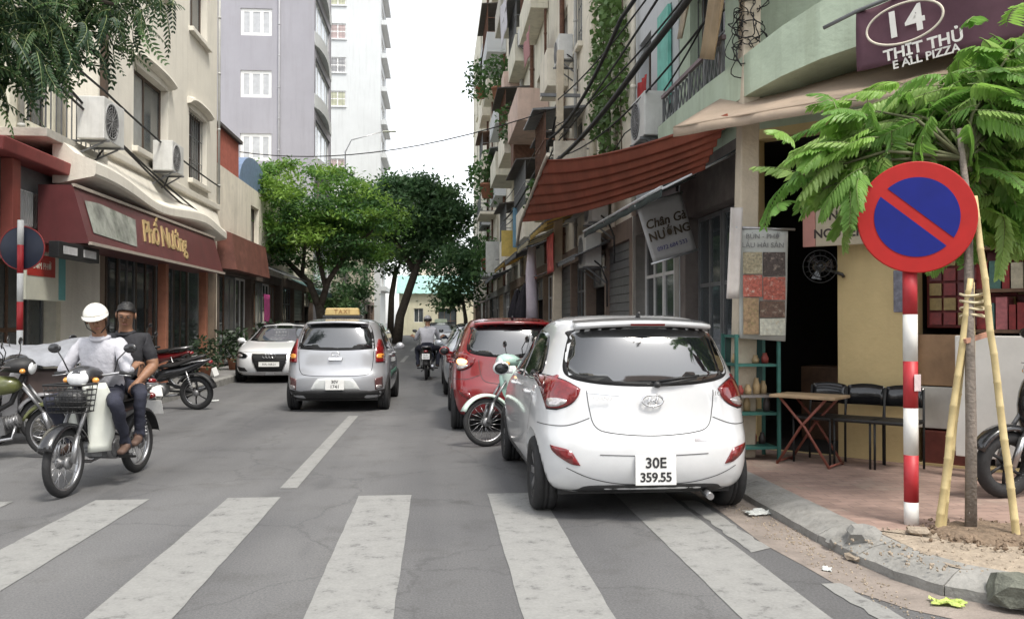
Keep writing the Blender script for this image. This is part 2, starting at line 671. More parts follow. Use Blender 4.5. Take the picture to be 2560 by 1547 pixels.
for i in range(len(KP) - 1):
    a0, a1 = Vector(KP[i]), Vector(KP[i + 1])
    L = (a1 - a0).length
    g0 = 0.002 / max(L, .01)
    def at(path, t):
        p = Vector(path[i]).lerp(Vector(path[i + 1]), t)
        return p
    dz = rnd.uniform(-0.005, 0.005) if L < 3 else 0
    sh = rnd.uniform(-0.006, 0.006) if L < 3 else 0
    mb = MB()
    nn = 6
    rings = []
    for k in range(nn + 1):
        t = g0 + (1 - 2 * g0) * k / nn
        f, e, tp = at(inner_foot, t), at(edge, t), at(top, t)
        j = lambda s=0.003: rnd.uniform(-s, s) * .5 if L < 3 else 0
        rings.append([(f.x + sh, f.y, -0.03), (f.x + sh + j(), f.y + j(), 0.055 + dz + j(.006)), (f.x * .5 + e.x * .5 + sh + j(), f.y * .5 + e.y * .5, 0.096 + dz + j(.005)), (e.x + sh, e.y, 0.120 + dz + j(.004)),
                      (tp.x + .004, tp.y, 0.122 + dz * .5 + j(.002)), (tp.x + .004, tp.y, -0.03)])
    mb.loft(rings, 0, False)
    mb.build('kerb_stone', M_KERB, PAVE_R)
# gutter strip
gp = offset_path(KP, -0.36)
gq = offset_path(KP, 0.02)
mb = MB()
rnd = random.Random(5)
n = len(KP)
mb.add([(x + rnd.uniform(-.02, .03), y, .003) for x, y in gp] + [(x, y, .003) for x, y in gq], [(i, i + 1, n + i + 1, n + i) for i in range(n - 1)])
structure(mb.build('gutter', M_GUTTER))

# left pavement
mb = MB()
poly = [(-4.95, 130, .14), (-4.95, 13.4, .14), (-5.1, 12.6, .14), (-5.5, 12.0, .14), (-6.1, 11.75, .14), (-7, 11.7, .14), (-30, 11.7, .14), (-30, 130, .14)]
mb.add(poly, [tuple(range(8))[::-1]])
PAVE_L = structure(mb.build('pavement_left', mat('pavement_grey', (0.19, 0.185, 0.18), .85, .25, 3, .3, 30, spots=.4))) 
kl = [(-4.95, 130), (-4.95, 40)] + [(-4.95, 40 - i * 1.0) for i in range(1, 27)] + [(-4.98, 13.0), (-5.1, 12.6), (-5.3, 12.25), (-5.5, 12.0), (-6.1, 11.75), (-7, 11.7), (-8, 11.7), (-9, 11.7), (-30, 11.7)]
for i in range(len(kl) - 1):
    a, b = Vector(kl[i] + (0,)), Vector(kl[i + 1] + (0,))
    t = (b - a).normalized()
    nn = Vector((-t.y, t.x, 0))
    if nn.dot(Vector((-1, 0.5, 0))) < 0:
        nn = -nn
    a2, b2 = a + t * .008, b - t * .008
    z1 = .152 + random.Random(i).uniform(-.006, .006)
    o = -nn * .06
    p = [a2 + o, b2 + o, b2 + nn * .14, a2 + nn * .14]
    mb = MB()
    mb.hexa([q + Vector((0, 0, -.02)) for q in p] + [q + Vector((0, 0, z1)) for q in p])
    mb.build('kerb_stone', M_KERB, PAVE_L, bevel=.015)
# ------------------------------------------------------------------ cars
M_TYRE = mat('tyre_rubber', (0.018, 0.018, 0.019), .75, .3, 20, .15, 60)
M_BLACK = mat('black_plastic', (0.016, 0.016, 0.017), .5, .2, 10)
M_DARK = mat('dark_void', (0.008, 0.008, 0.009), .8, 0)
M_RIM = mat('alloy', (0.35, 0.35, 0.36), .35, .1, 10, metal=.8)
M_CHROME = mat('chrome', (0.75, 0.75, 0.76), .12, 0, metal=1.0)
M_GLASS = mat('car_glass', (0.012, 0.014, 0.016), .05, 0, ior=2.15, coat=.6)
M_GLASS_D = mat('car_side_glass', (0.008, 0.009, 0.010), .05, 0, ior=1.55)
M_RED_L = mat('tail_red', (0.19, 0.010, 0.012), .15, .35, 30, coat=1.0)
M_AMBER = mat('lamp_amber', (0.8, 0.33, 0.06), .15, .1, 30, coat=1.0)
M_CLEAR = mat('lamp_clear', (0.55, 0.52, 0.52), .12, .3, 60, coat=1.0, metal=.4)
M_PLATE = mat('plate_white', (0.74, 0.74, 0.72), .45, .08, 20)
M_INK = mat('ink_black', (0.02, 0.02, 0.022), .6, 0)

def car_paint(name, col, metal=0.0, rough=.28, dust=.12):
    return mat(name, col, rough, .05, 2, metal=metal, coat=1.0, spots=dust, spot_col=tuple(c * .55 + .05 for c in col), spot_scale=1.5)

def ring(yr, yf, w, z, kr=1.0, kf=1.0, side=1.0, bow=0.0):
    """one closed plan outline of a car body; kr / kf how round the rear and front corners are"""
    h = [(0, yr), (w * .52, yr + .012 * kr + bow * .25), (w * .84, yr + .075 * kr + bow), (w * .985, yr + .27 * kr + bow), (w, yr + .75), (w * side, (yr + yf) / 2), (w, yf - .85),
         (w * .97, yf - .36 * kf), (w * .82, yf - .115 * kf), (w * .5, yf - .022 * kf), (0, yf)]
    pts = [(x, y, z) for x, y in h] + [(-x, y, z) for x, y in h[-2:0:-1]]
    return pts

def car_body(levels):
    mb = MB()
    mb.loft([ring(*l) for l in levels], 0, True)
    me = bpy.data.meshes.new('tmp')
    me.from_pydata(mb.v, [], mb.f)
    ob = bpy.data.objects.new('tmp', me)
    COL.objects.link(ob)
    s = ob.modifiers.new('s', 'SUBSURF')
    s.levels = 3
    s.render_levels = 3
    dg = bpy.context.evaluated_depsgraph_get()
    m2 = bpy.data.meshes.new_from_object(ob.evaluated_get(dg))
    bpy.data.objects.remove(ob)
    bm = bmesh.new()
    bm.from_mesh(m2)
    bmesh.ops.recalc_face_normals(bm, faces=bm.faces)
    bm.to_mesh(m2)
    bm.free()
    return m2

def bvh_of(me):
    return BVHTree.FromPolygons([v.co.copy() for v in me.vertices], [tuple(p.vertices) for p in me.polygons])

def cut_wheels(me, wheels, r, depth=.24):
    """wheel wells as real holes"""
    ob = bpy.data.objects.new('tmp', me)
    COL.objects.link(ob)
    cut = MB()
    for (x, y) in wheels:
        sx = 1 if x > 0 else -1
        cut.cyl((sx * (abs(x) - depth + .11), y, r + .01), (sx * (abs(x) + .4), y, r + .01), r + .055, n=36)
    c = cut.build('cut', M_DARK)
    bo = ob.modifiers.new('b', 'BOOLEAN')
    bo.operation = 'DIFFERENCE'
    bo.object = c
    bo.solver = 'EXACT'
    dg = bpy.context.evaluated_depsgraph_get()
    m2 = bpy.data.meshes.new_from_object(ob.evaluated_get(dg))
    bpy.data.objects.remove(ob)
    bpy.data.objects.remove(c)
    return m2

VIEW = {'rear': (Vector((1, 0, 0)), Vector((0, 0, 1)), Vector((0, 1, 0))),
        'front': (Vector((1, 0, 0)), Vector((0, 0, 1)), Vector((0, -1, 0))),
        'left': (Vector((0, 1, 0)), Vector((0, 0, 1)), Vector((1, 0, 0))),
        'right': (Vector((0, 1, 0)), Vector((0, 0, 1)), Vector((-1, 0, 0)))}
def smooth_poly(pts, n=6):
    """closed Catmull-Rom; a point given as (x, y, 1) stays a sharp corner"""
    out = []
    k = len(pts)
    for i in range(k):
        p0, p1, p2, p3 = [Vector(pts[(i + j) % k][:2]) for j in (-1, 0, 1, 2)]
        s1 = len(pts[i]) > 2
        s2 = len(pts[(i + 1) % k]) > 2
        if s1: p0 = p1 - (p2 - p1)
        if s2: p3 = p2 + (p2 - p1)
        for j in range(n):
            t = j / n
            out.append(.5 * ((2 * p1) + (p2 - p0) * t + (2 * p0 - 5 * p1 + 4 * p2 - p3) * t * t + (3 * p1 - p0 - 3 * p2 + p3) * t ** 3))
    return out

def patch(bvh, outline, view, off=.004, h=.05, diag=None, smooth=6, m=0, mb=None, rim=.012):
    """a panel of the outline's shape laid on the body, with a small rim down into it"""
    ax, ay, dr = VIEW[view] if isinstance(view, str) else view
    poly = smooth_poly(outline, smooth) if smooth else [Vector(p[:2]) for p in outline]
    xs = [p.x for p in poly]; ys = [p.y for p in poly]
    def inside(q):
        c = False
        k = len(poly)
        for i in range(k):
            a, b = poly[i], poly[i - 1]
            if (a.y > q.y) != (b.y > q.y) and q.x < (b.x - a.x) * (q.y - a.y) / (b.y - a.y) + a.x:
                c = not c
        return c
    def edge_d(q):
        d = 9
        k = len(poly)
        for i in range(k):
            a, b = poly[i - 1], poly[i]
            ab = b - a
            t = max(0, min(1, (q - a).dot(ab) / max(ab.length_squared, 1e-9)))
            d = min(d, (q - a - ab * t).length)
        return d
    pts = list(poly)
    x = min(xs) + h / 2
    while x < max(xs):
        y = min(ys) + h / 2
        while y < max(ys):
            q = Vector((x, y))
            if inside(q) and edge_d(q) > h * .35:
                pts.append(q)
            y += h
        x += h
    k = len(poly)
    vs, es, fs, *_ = delaunay_2d_cdt(pts, [(i, (i + 1) % k) for i in range(k)], [list(range(k))], 1, 1e-5)
    P3, P3b = [], []
    for q in vs:
        o = ax * q.x + ay * q.y - dr * 6
        loc, nrm, _, _ = bvh.ray_cast(o, dr)
        if loc is None:
            loc, nrm, _, _ = bvh.find_nearest(o + dr * 5)
        if nrm.dot(dr) > 0:
            nrm = -nrm
        P3.append(loc + nrm * off)
        P3b.append(loc - nrm * rim)
    mb = mb or MB()
    n = len(P3)
    faces = [tuple(f) for f in fs]
    # orient towards the viewer
    out = []
    for f in faces:
        nn = (P3[f[1]] - P3[f[0]]).cross(P3[f[2]] - P3[f[0]])
        out.append(f if nn.dot(dr) < 0 else f[::-1])
    edge_count = {}
    for f in out:
        for i in range(3):
            e = (f[i], f[(i + 1) % 3])
            edge_count[e] = 1
    rimf = [(a, a + n, b + n, b)[::-1] for (a, b) in edge_count if (b, a) not in edge_count]
    rimf = [(b, a, a + n, b + n) for (a, b) in edge_count if (b, a) not in edge_count]
    mb.add(P3 + P3b, out, m, True)
    base = len(mb.v) - 2 * n
    for f in rimf:
        mb.f.append(tuple(i + base for i in f)); mb.m.append(m); mb.s.append(False)
    return mb

def ribbon(bvh, line, view, w=.006, off=.0015, m=0, mb=None, seg=8, smooth=True):
    """a narrow strip (panel gap, trim) along a polyline on the body"""
    pts = []
    L = [Vector(p) for p in line]
    for i in range(len(L) - 1):
        p0, p1, p2, p3 = L[max(i - 1, 0)], L[i], L[i + 1], L[min(i + 2, len(L) - 1)]
        for j in range(seg):
            t = j / seg
            pts.append(.5 * ((2 * p1) + (p2 - p0) * t + (2 * p0 - 5 * p1 + 4 * p2 - p3) * t * t + (3 * p1 - p0 - 3 * p2 + p3) * t ** 3) if smooth else p1.lerp(p2, t))
    pts.append(L[-1])
    ax, ay, dr = VIEW[view] if isinstance(view, str) else view
    vs = []
    for i, q in enumerate(pts):
        d = (pts[min(i + 1, len(pts) - 1)] - pts[max(i - 1, 0)]).normalized()
        nn = Vector((-d.y, d.x)) * w / 2
        for s in (-1, 1):
            qq = q + nn * s
            loc, nrm, _, _ = bvh.ray_cast(ax * qq.x + ay * qq.y - dr * 6, dr)
            if loc is None:
                loc, nrm, _, _ = bvh.find_nearest(ax * qq.x + ay * qq.y - dr)
            if nrm.dot(dr) > 0:
                nrm = -nrm
            vs.append(loc + nrm * off)
    mb = mb or MB()
    mb.add(vs, [(2 * i, 2 * i + 1, 2 * i + 3, 2 * i + 2) for i in range(len(pts) - 1)], m, True)
    return mb

def mirror(o):
    return [(-p[0],) + tuple(p[1:]) for p in o]

def wheel(parent, x, y, r, w, rim_m, spokes=8, out=1):
    """tyre with rounded shoulders and tread grooves; rim with spokes as a child"""
    Mx = Matrix.Translation((x, y, r)) @ Matrix.Rotation(PI / 2, 4, 'Y') @ Matrix.Scale(out, 4, (0, 0, 1))
    h = w / 2
    t = MB()
    prof = [(r * .66, -h * .8), (r * .75, -h), (r * .9, -h * 1.02), (r * .97, -h * .85), (r, -h * .6), (r, -h * .25), (r - .008, -h * .22), (r - .008, -h * .14), (r, -h * .11), (r, h * .11),
            (r - .008, h * .14), (r - .008, h * .22), (r, h * .25), (r, h * .6), (r * .97, h * .85), (r * .9, h * 1.02), (r * .75, h), (r * .66, h * .8)]
    t.lathe(prof, 40, 0, Mx)
    tyre = t.build('tyre', M_TYRE, parent)
    q = MB()
    q.lathe([(0.001, h * .15), (r * .1, h * .18), (r * .6, h * .1), (r * .66, h * .82), (r * .69, h * .86), (r * .67, h * .6), (r * .62, -h * .6)], 32, 1, Mx)
    for k in range(spokes):
        a = 2 * PI * k / spokes
        M2 = Mx @ Matrix.Rotation(a, 4, 'Z')
        c = [(-.02, .02, h * .55), (.02, .02, h * .55), (.028, r * .66, h * .72), (-.028, r * .66, h * .72)]
        q.hexa([M2 @ Vector((p[0], p[1], p[2] - .035)) for p in c] + [M2 @ Vector(p) for p in c], 0)
    q.lathe([(0.001, h * .66), (r * .14, h * .62), (r * .17, h * .45)], 20, 0, Mx)
    q.build('rim', [rim_m, M_BLACK], tyre)
    return tyre

HATCH = [  # yr, yf, w, z, rear corner, front corner, side, bow
    (-1.60, 1.60, .62, .185, 1.0, 1.0), (-1.72, 1.74, .74, .20, 1.0, 1.0), (-1.80, 1.81, .795, .255, 1.1, 1.2), (-1.855, 1.86, .815, .36, 1.15, 1.3), (-1.875, 1.88, .825, .47, 1.2, 1.4),
    (-1.872, 1.88, .828, .585, 1.2, 1.5), (-1.835, 1.85, .826, .645, 1.15, 1.6), (-1.80, 1.78, .824, .72, 1.1, 1.7), (-1.785, 1.62, .820, .82, 1.1, 1.6), (-1.775, 1.25, .805, .93, 1.15, 1.3),
    (-1.755, .98, .772, 1.02, 1.2, 1.2), (-1.715, .76, .728, 1.13, 1.25, 1.1), (-1.66, .52, .678, 1.26, 1.3, 1.0), (-1.60, .28, .632, 1.37, 1.3, 1.0), (-1.55, .10, .598, 1.435, 1.35, 1.0),
    (-1.45, -.08, .54, 1.482, 1.4, 1.0), (-1.20, -.32, .41, 1.508, 1.0, .8), (-1.0, -.45, .2, 1.515, .6, .5)]

def make_hatch(name, label, loc, rz, paint, seed=0, plate=None, badge=True, rim=None, mini=False, group=None):
    """small five-door hatchback seen mainly from behind"""
    root = thing(name, label, 'car', loc, rz, group)
    me = car_body(HATCH)
    bv = bvh_of(me)
    r, tw = .285, .18
    wy = (-1.235, 1.19)
    me = cut_wheels(me, [(sx * .745, y) for sx in (-1, 1) for y in wy], r)
    me.materials.clear()
    me.materials.append(paint)
    for p in me.polygons:
        p.use_smooth = True
    body = bpy.data.objects.new('body', me)
    COL.objects.link(body)
    body.parent = root
    return root, body, bv, r, tw, wy

def finish_wheels(root, r, tw, wy, track, rim_m):
    for y in wy:
        for s in (-1, 1):
            wheel(root, s * track, y, r, tw, rim_m, out=s)
    # dark floor inside the wheel wells and under the body
    u = MB()
    u.box(-.66, .66, -1.55, 1.55, .17, .30)
    u.build('underbody', M_BLACK, root)

def body_lathe_text(root, txt, size, M, m, name='lettering', **k):
    mb = MB()
    put_text(mb, txt, size, M, 0, **k)
    return mb.build(name, m, root, fix=False)

# ---- white hatchback over the crossing
P_WHITE = car_paint('paint_white', (0.66, 0.67, 0.68), dust=.08)
def white_hatch():
    root, body, bv, r, tw, wy = make_hatch('parked_car', 'white small hatchback parked over the crossing, seen from behind', (1.53, 8.06, 0), R(.9), P_WHITE)
    finish_wheels(root, r, tw, wy, .735, M_RIM)
    rear_details(root, bv, 'i10')
    # plate with two lines of characters
    pl = MB()
    pl.obox((0.0, -1.884, .395), (.30, .012, .215), (R(-2), 0, 0))
    plate = pl.build('number_plate', M_PLATE, root, bevel=.004)
    t = MB()
    put_text(t, '30E', .105, frame((0, -1.8915, .445), (1, 0, 0), (0, 0.02, 1)), 0, ext=.001, bold=.002)
    put_text(t, '359.55', .093, frame((0, -1.8945, .343), (1, 0, 0), (0, 0.02, 1)), 0, ext=.001, bold=.002, spacing=.93)
    t.build('plate_characters', M_INK, plate, fix=False)
    # oval maker's emblem with a slanted letter shape
    e = MB()
    Me = frame((0, -1.797, .885), (1, 0, 0), (0, 0.09, 1))
    loop = [Me @ Vector((.078 * math.cos(a), .042 * math.sin(a), .006)) for a in [2 * PI * i / 40 for i in range(40)]]
    e.tube(loop, .0075, 8, 0, closed=True)
    for sx in (-1, 1):
        e.tube([Me @ Vector((sx * .026 - .012, -.036, .006)), Me @ Vector((sx * .030, 0, .008)), Me @ Vector((sx * .026 + .012, .036, .006))], [.005, .007, .005], 6)
    e.tube([Me @ Vector((-.03, -.008, .008)), Me @ Vector((0, .003, .009)), Me @ Vector((.03, .008, .008))], .006, 6)
    e.build('emblem', M_CHROME, root)
    t = MB()
    put_text(t, 'i10', .05, frame((.49, -1.768, .93), (1, .14, 0), (0, .05, 1)), 0, ext=.003)
    t.build('model_lettering', M_CHROME, root, fix=False)
    t = MB()
    ribbon(bv, [(-.47, .945), (-.24, .925)], 'rear', .010, .004, 0, t)
    put_text(t, 'GRAND', .04, frame((-.37, -1.792, .905), (1, -.06, -.06), (0, .05, 1)), 0, ext=.003)
    t.build('model_lettering', M_CHROME, root, fix=False)
    return root

def rear_details(root, bv, kind, wiper=True, dark_bumper=False):
    paint = root.children[0].data.materials[0]
    # rear window with black border, glass
    outer = [(-.60, 1.055), (-.625, 1.11), (-.605, 1.21), (-.565, 1.33), (-.52, 1.395), (0, 1.425), (.52, 1.395), (.565, 1.33), (.605, 1.21), (.625, 1.11), (.60, 1.055), (.50, 1.02), (.30, .995), (0, .985), (-.30, .995), (-.50, 1.02)]
    patch(bv, outer, 'rear', .002, .06).build('window_seal', M_BLACK, root)
    inner = [(-.575, 1.075), (-.597, 1.115), (-.577, 1.21), (-.538, 1.32), (-.49, 1.375), (0, 1.405), (.49, 1.375), (.538, 1.32), (.577, 1.21), (.597, 1.115), (.575, 1.075), (.48, 1.04), (.30, 1.013), (0, 1.002), (-.30, 1.013), (-.48, 1.04)]
    gl = patch(bv, inner, 'rear', .006, .06).build('rear_window', M_GLASS, root)
    # roof spoiler lip with brake lamp
    sp = MB()
    rings = []
    for i in range(17):
        x = -.52 + 1.04 * i / 16
        k = 1 - (abs(x) / .56) ** 4
        y0 = -1.59 - .07 * k + .10 * abs(x)
        z0 = 1.445 - .09 * x * x
        rings.append([(x, y0 + .20, z0 + .045), (x, y0 + .02, z0 + .018), (x, y0, z0), (x, y0 + .03, z0 - .018), (x, y0 + .13, z0 - .03)])
    sp.loft(rings, 0, True)
    s = sp.build('spoiler', paint, root)
    b = MB()
    b.obox((0, -1.664, 1.437), (.26, .014, .016), (0, 0, 0))
    b.build('brake_lamp', mat('lamp_dark_red', (.10, .01, .01), .2, 0, coat=1), s)
    # aerial
    a = MB()
    a.tube([(.0, -1.36, 1.485), (0, -1.37, 1.512), (0, -1.41, 1.53)], [.022, .016, .008], 8)
    a.build('aerial', M_BLACK, root)
    # lamps
    for mir in (False, True):
        f = mirror if mir else (lambda o: o)
        side = 'left' if not mir else 'right'
        vd = (Vector((math.cos(R(28)), (-1 if not mir else 1) * -math.sin(R(28)) * (-1), 0)), Vector((0, 0, 1)), Vector((0, 1, 0)))
        out = [(-.775, 1.045, 1), (-.70, 1.043), (-.60, 1.015), (-.515, .965, 1), (-.54, .905), (-.595, .855), (-.675, .822, 1), (-.745, .822, 1), (-.765, .93)]
        seal = [(x * 1.012 - .004 if x > -.7 else x * 1.006, z + (.012 if z > .95 else -.012)) + tuple(q) for x, z, *q in out]
        lm = patch(bv, f(seal), 'rear', .003, .05).build('lamp_seal', M_BLACK, root)
        lamp = patch(bv, f(out), 'rear', .011, .04).build('tail_lamp', M_RED_L, root)
        cl = [(-.735, .885), (-.68, .897), (-.615, .885), (-.625, .862), (-.675, .838), (-.735, .835)]
        patch(bv, f(cl), 'rear', .014, .04).build('lens', M_CLEAR, lamp)
        # side wrap of the lamp
        sw = [(-1.58, 1.045), (-1.52, 1.05), (-1.40, 1.04, 1), (-1.47, .95), (-1.54, .87), (-1.58, .83)]
        patch(bv, sw, side, .010, .05).build('lamp_wrap', M_RED_L, lamp)
        # bumper reflector in its scoop
        sc = [(-.745, .565), (-.60, .545), (-.52, .47), (-.47, .40), (-.56, .415), (-.68, .46), (-.74, .51)]
        rf = [(-.735, .56, 1), (-.615, .535), (-.565, .475), (-.535, .425, 1), (-.60, .435), (-.685, .485), (-.725, .525)]
        patch(bv, f(rf), 'rear', .006, .04).build('reflector', M_RED_L, root)
        # side windows, pillar, mirror, handles
        w1 = [(-1.19, 1.005, 1), (-1.28, 1.08), (-1.22, 1.19), (-1.06, 1.31), (-.86, 1.365), (-.36, 1.39, 1), (-.36, .985, 1)]
        w2 = [(-.30, .985, 1), (-.30, 1.39, 1), (.02, 1.37), (.30, 1.29), (.62, 1.12), (.86, .985, 1)]
        patch(bv, w1, side, .004, .06).build('side_window', M_GLASS_D, root)
        patch(bv, w2, side, .004, .06).build('side_window', M_GLASS_D, root)
        gap = MB()
        for ln in ([(-.33, .30), (-.33, .96)], [(.86, .34), (.93, .6), (.86, .98)], [(-1.20, .97), (-1.12, .75), (-.95, .5), (-.93, .32)], [(-.93, .315), (.86, .315)]):
            ribbon(bv, ln, side, .007, .0012, 0, gap)
        build_split(gap, 'panel_gap', mat('gap_grey', (.07, .07, .072), .8, 0), root)
        sx = -1 if not mir else 1
        for yy in (-1.0, .05):
            hd = MB()
            hd.tube([(sx * .806, yy - .10, .90), (sx * .845, yy - .07, .903), (sx * .848, yy + .05, .905), (sx * .812, yy + .09, .905)], [.010, .013, .013, .010], 8)
            hd.build('door_handle', paint, root)
        mrr = MB()
        mrr.ell((sx * .895, .62, 1.0), (.085, .06, .07), 14, 10)
        mrr.tube([(sx * .78, .66, .965), (sx * .88, .64, .975)], .025, 8)
        mi = mrr.build('wing_mirror', paint, root)
        mg = MB()
        mg.ell((sx * .895, .567, 1.0), (.07, .012, .055), 14, 8)
        mg.build('mirror_glass', M_GLASS_D, mi)
        sk = [(-1.0, .21), (-.6, .30), (.6, .30), (.9, .21)]
        patch(bv, sk, side, .004, .08).build('sill_trim', M_BLACK, root)
    # panel gaps on the rear
    gap = MB()
    ribbon(bv, [(-.475, .955), (-.46, .83), (-.42, .70), (-.30, .655), (0, .635), (.30, .655), (.42, .70), (.46, .83), (.475, .955)], 'rear', .006, .0035, 0, gap)
    ribbon(bv, [(-.80, .70), (-.62, .705), (-.46, .76)], 'rear', .006, .0035, 0, gap)
    ribbon(bv, [(.80, .70), (.62, .705), (.46, .76)], 'rear', .006, .0035, 0, gap)
    ribbon(bv, [(-.40, .505), (0, .495), (.40, .505)], 'rear', .006, .0035, 0, gap)
    ribbon(bv, [(-.63, .405), (-.45, .33), (-.2, .285), (.2, .285), (.45, .33), (.63, .405)], 'rear', .006, .0035, 0, gap)
    build_split(gap, 'panel_gap', mat('gap_grey', (.07, .07, .072), .8, 0), root)
    # parking sensor strip
    if kind == 'i10':
        s2 = MB()
        ribbon(bv, [(.30, .60), (.52, .605)], 'rear', .02, .003, 0, s2)
        s2.build('bumper_strip', M_CHROME, root)
    # lower valance
    v = MB()
    patch(bv, [(-.70, .215), (-.55, .235), (-.4, .275), (.4, .275), (.55, .235), (.70, .215), (.6, .19), (-.6, .19)], 'rear', .006, .06, mb=v)
    v.build('bumper_valance', M_BLACK, root)
    if wiper:
        w = MB()
        w.tube([(.05, -1.775, 1.0), (.18, -1.782, 1.02), (.34, -1.772, 1.045)], [.016, .011, .007], 6)
        w.tube([(.04, -1.775, 1.022), (.20, -1.775, 1.046), (.36, -1.762, 1.062)], .009, 6)
        w.ell((.04, -1.785, 1.0), (.03, .02, .024), 10, 8)
        w.build('rear_wiper', M_BLACK, root)
    # exhaust
    x = MB()
    x.tube([(.42, -1.70, .20), (.42, -1.84, .19)], .026, 10)
    x.build('exhaust_pipe', M_RIM, root)
white_hatch()

# ---- red hatchback ahead of it
P_REDC = car_paint('paint_red', (0.24, 0.012, 0.016), dust=.05)
rt, bd, bv, r_, tw_, wy_ = make_hatch('parked_car', 'dark red hatchback parked ahead of the white hatchback, amber lamp lit', (1.0, 13.25, 0), R(.3), P_REDC)
finish_wheels(rt, r_, tw_, wy_, .735, M_RIM)
rear_details(rt, bv, 'red')
a = MB()
patch(bv, [(-.735, .955), (-.67, .965), (-.62, .935), (-.65, .895), (-.735, .90)], 'rear', .016, .04, mb=a)
a.build('turn_signal', mat('lamp_lit_amber', (1.0, .50, .18), .3, 0, emit=1.6), rt)

# ---- silver taxi
P_SILV = car_paint('paint_silver', (0.42, 0.43, 0.455), metal=.35, rough=.34, dust=.15)
def taxi():
    root, body, bv, r, tw, wy = make_hatch('taxi', 'silver hatchback taxi with yellow roof sign straddling the lane line', (-1.62, 16.05, 0), R(-.8), P_SILV)
    finish_wheels(root, r, tw, wy, .735, M_RIM)
    paint = P_SILV
    outer = [(-.62, 1.02, 1), (-.60, 1.16), (-.565, 1.31), (-.52, 1.40, 1), (0, 1.425), (.52, 1.40, 1), (.565, 1.31), (.60, 1.16), (.62, 1.02, 1), (.3, 1.0), (0, .995), (-.3, 1.0)]
    patch(bv, outer, 'rear', .002, .06).build('window_seal', M_BLACK, root)
    inner = [(-.575, 1.045, 1), (-.56, 1.16), (-.525, 1.30), (-.485, 1.372, 1), (0, 1.395), (.485, 1.372, 1), (.525, 1.30), (.56, 1.16), (.575, 1.045, 1), (0, 1.02)]
    patch(bv, inner, 'rear', .006, .06).build('rear_window', M_GLASS, root)
    sp = MB()
    rings = []
    for i in range(17):
        x = -.5 + 1.0 * i / 16
        k = 1 - (abs(x) / .56) ** 4
        y0 = -1.58 - .07 * k + .06 * abs(x)
        z0 = 1.447 - .09 * x * x
        rings.append([(x, y0 + .20, z0 + .045), (x, y0 + .02, z0 + .018), (x, y0, z0), (x, y0 + .03, z0 - .014), (x, y0 + .13, z0 - .03)])
    sp.loft(rings, 0, True)
    sp.build('spoiler', paint, root)
    for mir in (False, True):
        f = mirror if mir else (lambda o: o)
        side = 'left' if not mir else 'right'
        sx = 1 if mir else -1
        out = [(-.765, .80, 1), (-.63, .80, 1), (-.625, .95), (-.635, 1.07), (-.65, 1.17, 1), (-.69, 1.16), (-.735, 1.05), (-.765, .92)]
        lamp = patch(bv, f(out), 'rear', .012, .04).build('tail_lamp', M_RED_L, root)
        patch(bv, f([(-.74, .87), (-.65, .87), (-.65, .93), (-.74, .93)]), 'rear', .015, .04).build('lens', M_AMBER, lamp)
        lo = [(-.745, .40, 1), (-.63, .36, 1), (-.62, .54, 1), (-.74, .57, 1)]
        lw = patch(bv, f(lo), 'rear', .006, .04).build('fog_lamp', mat('lamp_smoky', (.12, .06, .06), .15, .2, 30, coat=1), root)
        patch(bv, f([(-.72, .40), (-.65, .385), (-.65, .43), (-.72, .44)]), 'rear', .010, .03).build('lens', M_CLEAR, lw)
        w1 = [(-1.19, 1.005, 1), (-1.24, 1.08), (-1.18, 1.19), (-1.04, 1.30), (-.86, 1.355), (-.36, 1.39, 1), (-.36, .985, 1)]
        w2 = [(-.30, .985, 1), (-.30, 1.39, 1), (.02, 1.37), (.30, 1.29), (.62, 1.12), (.86, .985, 1)]
        patch(bv, w1, side, .004, .06).build('side_window', M_GLASS_D, root)
        patch(bv, w2, side, .004, .06).build('side_window', M_GLASS_D, root)
        gap = MB()
        for ln in ([(-.33, .30), (-.33, .96)], [(.86, .34), (.93, .6), (.86, .98)], [(-1.20, .97), (-1.12, .75), (-.95, .5), (-.93, .32)]):
            ribbon(bv, ln, side, .007, .0012, 0, gap)
        build_split(gap, 'panel_gap', M_DARK, root)
        # lettering band on the door
        patch(bv, [(-.85, .52, 1), (.7, .52, 1), (.7, .62, 1), (-.85, .62, 1)], side, .002, .1).build('door_band', mat('band_green', (.05, .14, .10), .4, .2, 10), root)
        mrr = MB()
        mrr.ell((sx * .895, .62, 1.0), (.085, .06, .07), 12, 8)
        mrr.tube([(sx * .78, .66, .965), (sx * .88, .64, .975)], .025, 8)
        mrr.build('wing_mirror', paint, root)
        for yy in (-1.0, .05):
            hd = MB()
            hd.tube([(sx * .806, yy - .10, .90), (sx * .845, yy - .07, .903), (sx * .848, yy + .05, .905), (sx * .812, yy + .09, .905)], [.010, .013, .013, .010], 6)
            hd.build('door_handle', paint, root)
    blk = patch(bv, [(-.78, .36), (-.55, .345), (-.40, .355), (.40, .355), (.55, .345), (.78, .36), (.74, .25), (.4, .205), (-.4, .205), (-.74, .25)], 'rear', .006, .06)
    blk.build('bumper_skirt', M_BLACK, root)
    ins = patch(bv, [(-.40, .365, 1), (.40, .365, 1), (.30, .52), (.2, .555), (-.2, .555), (-.30, .52)], 'rear', .007, .06)
    ins.build('plate_recess', mat('paint_silver_pale', (.62, .64, .63), .35, .1, 4, coat=.6), root)
    pl = MB()
    pl.obox((0, -1.889, .455), (.30, .012, .17), (0, 0, 0))
    plate = pl.build('number_plate', M_PLATE, root, bevel=.004)
    t = MB()
    put_text(t, '30V', .07, frame((0, -1.8965, .495), (1, 0, 0), (0, 0, 1)), 0, ext=.001, bold=.001)
    put_text(t, '1741', .075, frame((0, -1.8965, .42), (1, 0, 0), (0, 0, 1)), 0, ext=.001, bold=.001)
